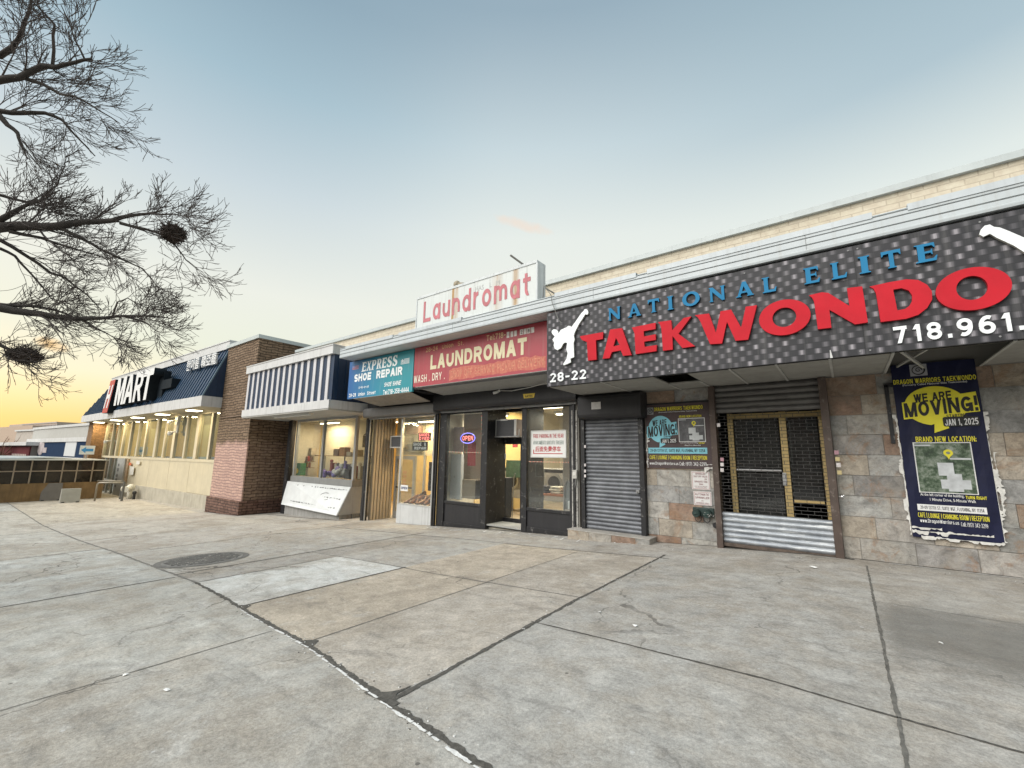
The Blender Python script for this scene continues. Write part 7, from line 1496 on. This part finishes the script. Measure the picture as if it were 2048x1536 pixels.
GM = {'M': [[(0, 0), (.24, 0), (.24, .62), (.42, 0), (.58, 0), (.76, .62), (.76, 0), (1, 0), (1, 1), (.68, 1), (.5, .40), (.32, 1), (0, 1)]],
      'A': [[(0, 0), (.27, 0), (.34, .22), (.66, .22), (.73, 0), (1, 0), (.66, 1), (.34, 1)], [(.41, .40), (.59, .40), (.5, .74)]],
      'R': [[(0, 0), (.28, 0), (.28, .38), (.42, .38), (.70, 0), (1, 0), (.70, .42), (.88, .52), (.94, .70), (.88, .88), (.74, .98), (.56, 1), (0, 1)], [(.28, .56), (.28, .82), (.52, .82), (.63, .77), (.66, .69), (.63, .61), (.52, .56)]],
      'T': [[(.36, 0), (.64, 0), (.64, .78), (1, .78), (1, 1), (0, 1), (0, .78), (.36, .78)]]}
uM0 = hz(372, 555)[0]; uTe = hz(712, 300)[0]; tot = uTe-uM0; cuts = [(0, .285), (.275, .535), (.545, .775), (.745, 1.0)]
for ch, (c0_, c1_) in zip('MART', cuts):
    outline([slant(pl, uM0+tot*c0_, uM0+tot*(c1_-.012), zlo, zhi, .12) for pl in GM[ch]], LV, .55, 'white_letter', LW_, st_, mat2=LDK)
m = MB(); m.box(uM0-.1, uTe+.1, LV+.45, LV+.75, zlo+.0, zhi-.1); m.box(uTe+.0, uTe+1.5, LV+.40, LV+.9, zlo+.55, zhi-.65); m.build('cabinet', LDK, st_)
# korean and chinese lettering
KV = FV+.42
ku0, kz0 = H.px(140+990/4.268, 680+255/4.268, KV); ku1, kz1 = H.px(140+1252/4.268, 680+115/4.268, KV)
ks = thing('korean_sign', 'small white Korean and Chinese letter sign near the top of the navy mansard', 'sign', ((ku0+ku1)/2, KV, kz0), frame=H)
kzc = (kz0+kz1)/2; kh = .58
WS_ = flat('korean_white', (.72, .72, .72))
text([('한아름', ku0, ku0+(ku1-ku0)*.44, kzc-kh/2, kzc+kh/2), ('韓亞龍', ku0+(ku1-ku0)*.52, ku1, kzc-kh/2, kzc+kh/2)], KV, 'lettering', WS_, ks, .08, bold=.008)
m = MB(); m.box(ku0, ku1, KV+.101, KV+.13, kzc-kh*.40, kzc-kh*.34); m.box(ku0, ku1, KV+.101, KV+.13, kzc+kh*.30, kzc+kh*.36)
for q in (.05, .35, .65, .95): m.box(ku0+(ku1-ku0)*q, ku0+(ku1-ku0)*q+.04, KV+.13, KV+.75, kzc-kh*.40, kzc-kh*.34)
m.build('rail', LDK, ks)
# cameras and a flood lamp on the supermarket front
def camera(px_, py_, v, lab, r=.10):
    u, z = H.px(px_, py_, v); t = thing('dome_camera', lab, 'camera', (u, v, z), 'cameras on the supermarket front', H)
    m = MB(); m.tube([(u+.25, -.05, z+.10), (u+.1, v, z+.08), (u, v, z+.06)], .035, 8); m.build('arm', CAMW, t, smooth=True); m = MB(); m.ball((u, v, z), r, 12, 8); m.tube([(u, v, z+.03), (u, v, z+.11)], r*.95, 12); m.build('dome', CAMW, t, smooth=True); return t
camera(340, 867, -.32, 'white dome camera low on the supermarket mullion below the pole lamp', .12); camera(339, 845, -.30, 'white dome camera high on the supermarket mullion under the soffit', .10); camera(211, 884, -.30, 'small white dome camera at the far end of the supermarket windows', .11)
u, z0 = H.px(354, 866, -.12); _, z1 = H.px(356, 832, -.12); t = thing('pole_lamp', 'white vertical pole lamp fixed to a supermarket mullion', 'lamp', (u, -.12, z0), frame=H); m = MB(); m.tube([(u, -.12, z0), (u, -.12, z1)], .05, 10); m.hexa([(u-.12, -.22, z1-.5), (u+.12, -.22, z1-.5), (u+.12, -.07, z1-.5), (u-.12, -.07, z1-.5), (u-.05, -.18, z1-.02), (u+.05, -.18, z1-.02), (u+.05, -.07, z1-.02), (u-.05, -.07, z1-.02)]); m.build('body', CAMW, t, smooth=False)
# notices beside the entrance
for k, (q, lab, c) in enumerate((((258, 925, 262, 931), 'small orange red notice by the supermarket gate', (.52, .13, .05)), ((261, 933, 266, 950), 'tall white paper notice by the supermarket gate', (.62, .60, .55)), ((273, 922, 279, 929), 'small white notice at the top of the first cream panel', (.62, .60, .55)))):
    a0, z1 = H.px(q[0], q[1], -.11); a1, z0 = H.px(q[2], q[3], -.11); m = MB(); m.box(a0, a1, -.115, -.105, z0, z1); tag(m.build('wall_notice', flat('notice_%d' % k, c), loc=((a0+a1)/2, -.11, z0), frame=H), lab, 'notice')
# white twin standpipe at the foot of the panels
p = onG(258, 998); ph = .80; t = thing('standpipe', 'white twin-headed standpipe at the foot of the supermarket wall', 'standpipe', tuple(p)); PWH = paint('pipe_white', (.62, .60, .52), .6, var=.1, wear=.4)
m = MB(); m.tube([(p.x, p.y, p.z), (p.x, p.y, p.z+ph*.75)], .12, 12); m.ball((p.x, p.y, p.z+ph*.8), .22, 12, 8); m.build('pipe', PWH, t, smooth=True)
for s in (-1, 1): m = MB(); m.tube([(p.x+.05*s, p.y, p.z+ph*.75), (p.x+.32*s, p.y-.25, p.z+ph*.72)], .13, 12); m.tube([(p.x+.32*s, p.y-.25, p.z+ph*.72), (p.x+.36*s, p.y-.29, p.z+ph*.715)], .16, 12); m.build('inlet', PWH, t)
m = MB(); m.tube([(p.x+.5, p.y+.1, p.z), (p.x+.5, p.y+.1, p.z+.35)], .07, 10); m.ball((p.x+.5, p.y+.1, p.z+.38), .11, 8, 6); m.build('valve', flat('valve_black', (.03, .03, .03)), t)

# ------------------------------------------------------------------ glazed cart enclosure, barriers and rails
EX = -36.0; ge = gz(EX)
def ex(px_, py_): p = onX(px_, py_, EX); return p.y, p.z
YE0 = -1.2; YE1 = ex(213, 930)[0]; zt_e = ex(100, 921)[1]; zm_e = ex(100, 942)[1]; zg_e = ex(60, 967)[1]
en = thing('glazed_enclosure', 'low wooden enclosure with dark plastic glazing beside the supermarket entrance', 'enclosure', (EX, 2.5, ge))
WDN = paint('enclosure_wood', (.20, .125, .055), .75, var=.25, scale=2.5, streak=.5, grime=(.09, .06, .03)); EFR = paint('enclosure_frame', (.27, .215, .16), .6, var=.15)
m = MB(); m.box(EX-.08, EX, YE0, YE1, ge-.2, zg_e); m.box(EX-6, EX-.08, YE1-.06, YE1, ge-.2, zg_e); m.build('wooden_wall', WDN, en)
m = MB(); ys_ = [ex(x, 950)[0] for x in (26, 60, 91.6, 123, 152, 183)]+[YE1-.04]; ys_ = [YE0+.05, (YE0+ys_[0])/2]+ys_
for y in ys_: m.box(EX-.04, EX+.02, y-.03, y+.03, zg_e, zt_e)
for z in (zm_e,): m.box(EX-.04, EX+.015, YE0, YE1, z-.03, z+.03)
m.build('glazing_bars', EFR, en)
m = MB(); m.box(EX-.03, EX-.024, YE0, YE1, zg_e, zt_e); m.build('plastic_glazing', glass('smoked_plastic', (.16, .14, .115), .02, .25, (.20, .17, .13)), en)
m = MB(); m.box(EX-6.2, EX+.15, YE0-.1, YE1+.05, zt_e, zt_e+.05); m.build('roof', paint('enclosure_roof', (.36, .36, .33), .7, var=.12), en)
m = MB()
m.ball((EX-3.2, (YE0+YE1)/2, zt_e+.06), 1.0, 22, 8, (1.6, 2.4, .16), jit=.10)
m.build('roof_tarp', paint('tarp_grey', (.40, .43, .43), .5, var=.2, scale=2), en, smooth=True)
for k in range(9):
    y = YE0+.8+k*.75; z = ge+.3+.5*random.random(); m = MB(); m.box(EX-1.2, EX-.6, y, y+.55, ge, z+.7); tag(m.build('stacked_crate', paint('crate_%d' % (k % 3), [(.10, .09, .07), (.05, .08, .12), (.14, .10, .06)][k % 3], .8, var=.3), loc=(EX-.9, y+.27, ge), bevel=.02), 'dim stacked crate behind the dark enclosure glazing', 'crate', 'crates behind the enclosure glazing')
def panel(px0, py0, px1, py1, label, matl, dx):
    p = onG((px0+px1)/2, py1); a = onX(px0, (py0+py1)/2, p.x); b = onX(px1, (py0+py1)/2, p.x); z = onX(px0, py0, p.x).z
    t = thing('barrier_panel', label, 'barrier', (p.x, (a.y+b.y)/2, p.z)); m = MB(); m.hexa([(p.x-.35, a.y, p.z-.05), (p.x, a.y, p.z-.05), (p.x+dx, b.y, p.z-.05), (p.x-.35+dx, b.y, p.z-.05), (p.x-.22, a.y, z), (p.x-.12, a.y, z), (p.x-.12+dx, b.y, z), (p.x-.22+dx, b.y, z)]); m.build('panel', matl, t, bevel=.02)
    m = MB(); m.box(p.x-.4, p.x+.06, a.y+.05, a.y+.16, p.z-.06, p.z+.05); m.box(p.x-.4+dx, p.x+.06+dx, b.y-.16, b.y-.05, p.z-.06, p.z+.05); m.build('feet', BLK, t)
panel(82, 967, 123, 1001, 'dark grey barrier panel standing before the wooden enclosure', paint('barrier_dark', (.17, .155, .14), .7, var=.12, scale=3), .2)
panel(122, 978, 161, 1005, 'pale grey barrier panel right of the dark one', paint('barrier_pale', (.36, .35, .31), .7, var=.12, scale=3), .1)
def hoop(pa, pb, za, label):
    a, b = onG(*pa), onG(*pb); h = za; t = thing('cart_rail', label, 'rail', tuple(a)); d = (b-a).normalized()
    m = MB(); pts = [a, a+Vector((0, 0, h-.15))]+[a+d*(.15-.15*math.cos(R_(q)))+Vector((0, 0, h-.15+.15*math.sin(R_(q)))) for q in (30, 60, 90)]+[b+Vector((0, 0, h))]; m.tube(pts, .045, 8); m.build('bent_pipe', paint('rail_grey', (.30, .27, .22), .45, .4, var=.15), t, smooth=True)
    m = MB(); m.tube([b+Vector((0, 0, -.05)), b+Vector((0, 0, h+.06))], .06, 8); m.build('post', paint('post_grey', (.13, .13, .12), .5, .3), t)
hoop((174, 996), (240, 998), 1.02, 'bent pipe rail nearest the enclosure by the supermarket entrance'); hoop((189, 1002), (243, 1002), 1.0, 'second bent pipe rail in front of the first by the supermarket entrance')
# no-entry style arrow sign
p = onX(174, 900, -40.5); t = thing('arrow_sign', 'small blue and white arrow sign by the far brick pier', 'sign', (-40.5, p.y, gz(-40.5))); a = onX(161, 891, -40.5); b = onX(188, 909, -40.5)
m = MB(); m.box(-40.52, -40.5, a.y, b.y, b.z, a.z); m.build('plate', flat('sign_pale', (.60, .64, .68)), t); m = MB(); w = b.y-a.y; hh = a.z-b.z
m.prism([(a.y+w*.08, b.z+hh*.5), (a.y+w*.40, b.z+hh*.85), (a.y+w*.40, b.z+hh*.65), (a.y+w*.9, b.z+hh*.65), (a.y+w*.9, b.z+hh*.35), (a.y+w*.40, b.z+hh*.35), (a.y+w*.40, b.z+hh*.15)], -40.49, -40.485, ax='x'); m.build('arrow', flat('sign_blue_arrow', (.05, .25, .55)), t)
m = MB(); m.tube([(-40.56, (a.y+b.y)/2, gz(-40.5)), (-40.56, (a.y+b.y)/2, a.z)], .04, 8); m.build('pole', GREYM, t)

# ------------------------------------------------------------------ farther buildings down the street
N = Frame((-49.0, 7.3, 0), R_(5.0))
def npx(x, y, v=0): return N.px(x, y, v)
gn = gz(-55)
u1, zz1 = npx(173, 880); u0, _ = npx(60, 884)
nb = thing('blue_front_store', 'grey roofed shop with navy sign band and white poster beyond the supermarket', 'building', ((u0+u1)/2, 0, gn), frame=N)
zb_, zt_ = npx(120, 914)[1], npx(120, 884)[1]; 
m = MB(); m.box(u0-2, u1+3, .1, 12, gn-.3, zt_+.3); m.build('wall', paint('far_wall', (.30, .28, .26), .8), nb)
m = MB(); m.box(u0, u1, 0, .1, zb_, zt_); m.build('navy_band', paint('far_navy', (.016, .034, .075), .95, spec=.1), nb)
m = MB(); m.box(u0-1, u1+.3, -.1, .1, zt_, npx(120, 876)[1]); m.box(u0, u1, -.05, .1, zb_-.35, zb_); m.build('white_trim', WBR, nb)
a, c = npx(127, 912, -.02); b, d = npx(154, 884, -.02); m = MB(); m.box(a, b, -.03, 0, c, d); m.build('white_poster', flat('far_white', (.56, .57, .58)), nb)
a, c = npx(72, 905, -.02); b, d = npx(95, 889, -.02); m = MB(); m.box(a, b, -.03, 0, c, (c+d)/2+.1); m.ball(((a+b)/2-.3, -.02, (c+d)/2+.1), (b-a)*.3, 10, 6, (1, .1, .7)); m.build('picture', paint('far_pink', (.42, .36, .36), .7, var=.25, scale=1), nb)
v2 = 1.5; a, c = npx(64, 878, v2); b, d = npx(182, 847, v2); m = MB(); m.box(a, b+2, v2, v2+14, c-2, npx(140, 854, v2)[1]); m.build('parapet', paint('far_grey', (.42, .41, .38), .85, var=.06), nb); m = MB(); m.box(a-.1, b+2, v2-.1, v2+14.1, npx(140, 854, v2)[1], npx(140, 854, v2)[1]+.25); m.build('roof_edge', WBR, nb)
N2 = Frame((-95.0, 12.0, 0), R_(9.0))
q = lambda x, y, v=0: N2.px(x, y, v)
a = q(-25, 870)[0]; b = q(62, 870)[0]; fb = thing('pink_apartment_block', 'distant pale pink block with rooftop railings behind the shops', 'building', ((a+b)/2, 0, gn), frame=N2)
m = MB(); m.box(a, b, 0, 12, gn-1, q(60, 851)[1]); m.build('wall', paint('far_peach', (.44, .33, .25), .9, var=.06), fb)
a2 = q(-25, 850)[0]; b2 = q(78, 850)[0]; m = MB(); m.box(a2, b, 3, 14, q(40, 851)[1]-1, q(40, 843)[1]); m.build('upper_storey', paint('far_upper', (.40, .33, .28), .9, var=.06), fb)
m = MB(); z = q(40, 845)[1]; m.box(a2+8, b, 2.9, 3, z, z+.2)
for k in range(14): m.box(b-9+k*.7, b-9+k*.7+.25, 2.9, 3.1, z-1.2, z-.3)
m.build('railing', paint('far_rail', (.35, .33, .32), .8), fb)
a = q(30, 880, -3)[0]; b = q(90, 880, -3)[0]; fb2 = thing('cream_side_building', 'distant cream corner building with white roof edge above the navy shop sign', 'building', ((a+b)/2, -3, gn), frame=N2)
m = MB(); m.box(a, b, -3, 10, gn-1, q(60, 862, -3)[1]); m.build('wall', paint('far_cream', (.44, .39, .34), .9), fb2); m = MB(); m.box(a-.2, b+.1, -3.2, 10, q(60, 862, -3)[1], q(60, 859, -3)[1]); m.build('roof_edge', WBR, fb2)
a = npx(-30, 905, -.6)[0]; b = npx(58, 905, -.6)[0]; c = npx(30, 918, -.6)[1]; d = npx(30, 893, -.6)[1]
rs = thing('burgundy_front_store', 'distant shop with a burgundy sign band left of the navy shop', 'building', ((a+b)/2, -.6, gn), frame=N)
m = MB(); m.box(a, b, -.5, 10, gn-.3, d+.1); m.build('wall', paint('far_dark', (.20, .18, .17), .8), rs); m = MB(); m.box(a, b, -.6, -.5, c, d); m.build('sign_band', paint('far_burgundy', (.12, .032, .036), .95, var=.3, scale=.5, spec=.1), rs)
m = MB(); m.box(a, b+.5, -1.0, 10, d+.1, d+.45); m.build('white_trim', WBR, rs)
m = MB()
for k in range(9): m.box(b-7+k*.7, b-6.6+k*.7, -.63, -.6, c+.25, c+.55)
m.build('sign_text', flat('far_letters', (.5, .42, .38)), rs)

# ------------------------------------------------------------------ unseen houses across the street, added to darken the shop window reflections
def house(x0, x1, y, h, c, label):
    t = thing('added_house', label, 'house', ((x0+x1)/2, y, gz(x0)-.1)); g = gz(x0)-.2
    m = MB(); m.box(x0, x1, y-9, y, g, g+h); m.build('wall', brick('house_brick_%d' % int(-x0+90), c, tuple(q*1.3 for q in c), (.2, .18, .16), .22, .075), t)
    m = MB(); m.prism([(y+.3, g+h), (y-4.5, g+h+2.2), (y-9.3, g+h)], x0-.2, x1+.2, ax='x'); m.build('roof', paint('house_roof', (.08, .075, .07), .9, var=.2), t)
    n = max(2, int((x1-x0)/2.6))
    for fl in range(2):
        for i in range(n):
            cx = x0+(i+.5)*(x1-x0)/n; z = g+1.0+fl*2.8
            if fl == 0 and i == n-1:
                m = MB(); m.box(cx-.5, cx+.5, y, y+.05, g+.2, g+2.3); m.build('door', flat('house_door', (.10, .04, .03)), t); continue
            m = MB(); m.box(cx-.55, cx+.55, y, y+.06, z, z+1.4); w_ = m.build('window', flat('house_frame', (.5, .5, .48)), t); m = MB(); m.box(cx-.47, cx+.47, y+.06, y+.065, z+.08, z+1.32); m.build('pane', flat('house_glass', (.04, .045, .05), .15), w_)
hx = -78
for k, (w_, h_, c) in enumerate(((13, 6.4, (.16, .08, .06)), (11, 5.8, (.24, .20, .15)), (14, 6.6, (.14, .075, .055)), (12, 6.0, (.20, .15, .11)), (13, 6.5, (.17, .09, .065)), (12, 5.9, (.22, .18, .14)), (13, 6.3, (.15, .08, .06)))):
    house(hx, hx+w_-.8, -17.5, h_, c, 'unseen two storey brick house added across the road to darken window reflections, number %s from the far end' % ('one two three four five six seven'.split()[k])); hx += w_
# ------------------------------------------------------------------ bare street tree
BARK = paint('bark', (.062, .053, .047), .95, var=.35, scale=8, bump=.6, bscale=40)
TW = paint('twig_bark', (.095, .080, .074), .95, var=.3, scale=5, bump=.2)
rt_ = random.Random(77)
TB = Vector((-10.6, -2.0, gz(-10.6))); TP = Vector((-10.9, -1.6, gz(-10.6)+3.0))
class Tree:
    def __init__(s): s.big = MB(); s.small = MB(); s.n = 0
    def add(s, pts, r0, r1, n):
        k = len(pts)-1; rr = [r0+(r1-r0)*(i/k)**.85 for i in range(k+1)]
        (s.big if r0 > .022 else s.small).tube(pts, rr, n, caps=False); s.n += k; return rr
def rnd(): return Vector((rt_.gauss(0, 1), rt_.gauss(0, 1), rt_.gauss(0, 1))).normalized()
tree = Tree()
def grow(start, d, L, r, level, seg=None):
    """a wandering branch with side shoots that swing outward and lift a little at the tips"""
    n = {1: 8, 2: 6, 3: 5, 4: 4}[level]; pts = [start]; cur = Vector(d).normalized(); kink = {1: .13, 2: .15, 3: .15, 4: .14}[level]
    for i in range(n):
        cur = (cur+rnd()*kink+Vector((0, 0, .045 if level > 1 else .015))).normalized(); pts.append(pts[-1]+cur*L/n)
    tip = max(.0032, r*.30); tree.add(pts, r, tip, {1: 6, 2: 5, 3: 3, 4: 3}[level]); shoots(pts, L, r, tip, level)
def shoots(pts, L, r0, r1, level, dens=1.0):
    if level >= 4: return
    k = len(pts)-1; m = int({0: 13, 1: 5, 2: 3, 3: 2}[level]*dens*rt_.uniform(.85, 1.15))
    for j in range(m):
        f = rt_.uniform(.12 if level else .04, 1.0); x = f*k; i = min(k-1, int(x)); p = pts[i].lerp(pts[i+1], x-i); ax = (pts[i+1]-pts[i]).normalized()
        side = rnd(); side = (side-ax*side.dot(ax)).normalized(); side = (side+Vector((.10, .1, .06))).normalized(); a = rt_.uniform(.38, .85)
        d = ax*math.cos(a)+side*math.sin(a)
        r = max(.0034, (r0+(r1-r0)*f)*rt_.uniform(.34, .52))
        l = {0: rt_.uniform(.42, .95), 1: rt_.uniform(.28, .58), 2: rt_.uniform(.18, .40), 3: rt_.uniform(.10, .24)}[level]
        grow(p, d, l*(1.08-.60*f), min(r, {0: .035, 1: .016, 2: .0075, 3: .0045}[level]), level+1)
def limb(px_pts, r0, r1, rad0, rad1, dens=1.0, root=True):
    n = len(px_pts); P_ = [at(x, y, r0+(r1-r0)*i/(n-1)) for i, (x, y) in enumerate(px_pts)]
    if root:                                              # carry the limb back to the fork of the trunk
        a = P_[0]; back = [TP.lerp(a, .5)+Vector((0, 0, -.12))]
        tree.add([TP]+back+[a], max(rad0*1.35, .07), rad0, 8)
    fine = [P_[0]]
    for a, b in zip(P_, P_[1:]):
        c = a.lerp(b, .5)+rnd()*(b-a).length*.035; fine += [c, b]
    tree.add(fine, rad0, rad1, 8); shoots(fine, 1, rad0*.5, rad1, 0, dens); return fine
tree.add([TB+Vector((0, 0, -.15)), TB+Vector((0, 0, .25)), TB+Vector((-.05, .05, 1.4)), TB.lerp(TP, .8), TP, TP+Vector((-.3, .3, .8))], .26, .17, 14)
L1 = limb([(-60, 176), (0, 160), (40, 155), (85, 132), (110, 135), (150, 125), (183, 118)], 10.6, 9.6, .062, .018, 1.1)
limb([(45, 155), (85, 168), (120, 188), (150, 193), (200, 222), (240, 247)], 10.3, 9.3, .030, .006, .8, False)
limb([(105, 132), (106, 70), (109, 48), (92, 30), (62, 0), (40, -40)], 10, 9.8, .020, .006, .55, False)
limb([(170, 120), (150, 80), (140, 48), (122, 10)], 9.7, 9.5, .014, .005, .5, False)
limb([(-70, 235), (0, 222), (40, 226), (90, 226), (125, 240), (150, 270), (190, 312)], 11, 10, .05, .008, 1.0)
limb([(-50, 215), (0, 232), (15, 250), (35, 265), (42, 290), (55, 318)], 10.5, 10, .05, .008, .5)
limb([(-80, 90), (0, 112), (25, 95), (45, 60), (60, 20), (66, -30)], 11.2, 10.6, .055, .01, 1.0)
L3 = limb([(-80, 470), (0, 455), (60, 452), (110, 453), (165, 444), (225, 441), (262, 431), (300, 427), (325, 420)], 10.4, 8.9, .092, .010, 1.2)
limb([(240, 446), (290, 458), (330, 472), (350, 490), (372, 520), (395, 540)], 9.3, 8.6, .026, .004, .7, False)
limb([(300, 427), (345, 428), (375, 434), (392, 458)], 9.0, 8.5, .016, .004, .7, False)
limb([(120, 455), (165, 478), (200, 498), (240, 517), (285, 537), (320, 580)], 9.8, 9.0, .030, .005, .9, False)
limb([(20, 463), (80, 475), (140, 495), (200, 512)], 10.1, 9.6, .030, .006, .8, False)
limb([(0, 440), (15, 430), (60, 407), (90, 398), (120, 380)], 10.2, 9.9, .042, .008, .9, False)
limb([(-40, 470), (0, 480), (50, 510), (100, 545), (130, 555), (175, 590), (205, 622)], 10.7, 9.8, .036, .006, .9)
limb([(0, 497), (30, 512), (55, 540), (90, 580), (105, 600)], 10.6, 10.1, .024, .006, .6, False)
limb([(-40, 385), (0, 390), (55, 404), (80, 400), (115, 370), (130, 330)], 10.9, 10.4, .03, .006, .9)
L5 = limb([(-90, 602), (0, 616), (55, 625), (100, 632), (155, 638), (210, 636), (250, 632), (300, 632), (345, 637)], 10.4, 9.0, .074, .006, 1.15)
limb([(165, 640), (195, 658), (232, 678)], 9.7, 9.2, .024, .005, .7, False)
limb([(250, 633), (290, 645), (312, 660)], 9.4, 9.0, .020, .004, .7, False)
limb([(-20, 606), (0, 609), (60, 612), (110, 620), (150, 636)], 10.4, 9.8, .035, .012, .5, False)
limb([(225, 634), (235, 604), (255, 596), (285, 612), (300, 618)], 9.5, 9.1, .014, .004, .6, False)
limb([(-60, 672), (0, 690), (30, 703), (55, 726), (80, 742)], 10.4, 9.9, .036, .006, .9)
for k in range(9):                                        # limbs on the unseen side
    a = R_(130+k*14); grow(TP+Vector((0, 0, .3*k*.3)), Vector((math.cos(a), math.sin(a)-.3, .45+.12*(k % 3))), rt_.uniform(2.6, 4.0), .07, 1)
tt = thing('street_tree', 'bare winter street tree reaching in from the left with fine dark twigs', 'tree', tuple(TB))
tree.big.build('trunk', BARK, tt, smooth=True); tree.small.build('crown', TW, tt)
NST = paint('nest_twigs', (.055, .040, .032), .95, var=.5, scale=25, bump=.8)
def nest(px_, py_, r, w, h, lab):
    c = at(px_, py_, r); m = MB(); m.ball(c, .5*w, 14, 10, (1, 1, h/w), jit=.22)
    for k in range(260):
        q = rnd(); p = c+Vector((q.x*w*.5, q.y*w*.5, q.z*h*.5)); t_ = (rnd()-q*.3).normalized(); L = rt_.uniform(.08, .24); m.tube([p-t_*L*.5, p+rnd()*.02, p+t_*L*.5], [.004, .006, .003], 3, caps=False)
    tag(m.build('bird_nest', NST, loc=c), lab, 'nest', 'nests in the street tree')
nest(346, 467, 8.85, .29, .25, 'twig bird nest on the outer end of the upper main branch')
nest(50, 711, 10.0, .36, .21, 'twig bird nest on the lowest branch near the left edge')
# small bare tree far down the street
rt_ = random.Random(5); tree = Tree(); b0 = onX(4, 905, -72.0); b0.z = gz(-72)
tree.add([b0, b0+Vector((0, 0, 2.4))], .18, .14, 8)
for k in range(11): a = R_(33*k); grow(b0+Vector((0, 0, 2.2)), Vector((math.cos(a)*.8, math.sin(a)*.8, .9)), 2.6, .06, 1)
t2 = thing('bare_street_tree', 'small reddish bare tree far down the street at the left edge', 'tree', tuple(b0)); RB = paint('bark_red', (.20, .105, .07), .95); tree.big.build('trunk', RB, t2); tree.small.build('crown', RB, t2)
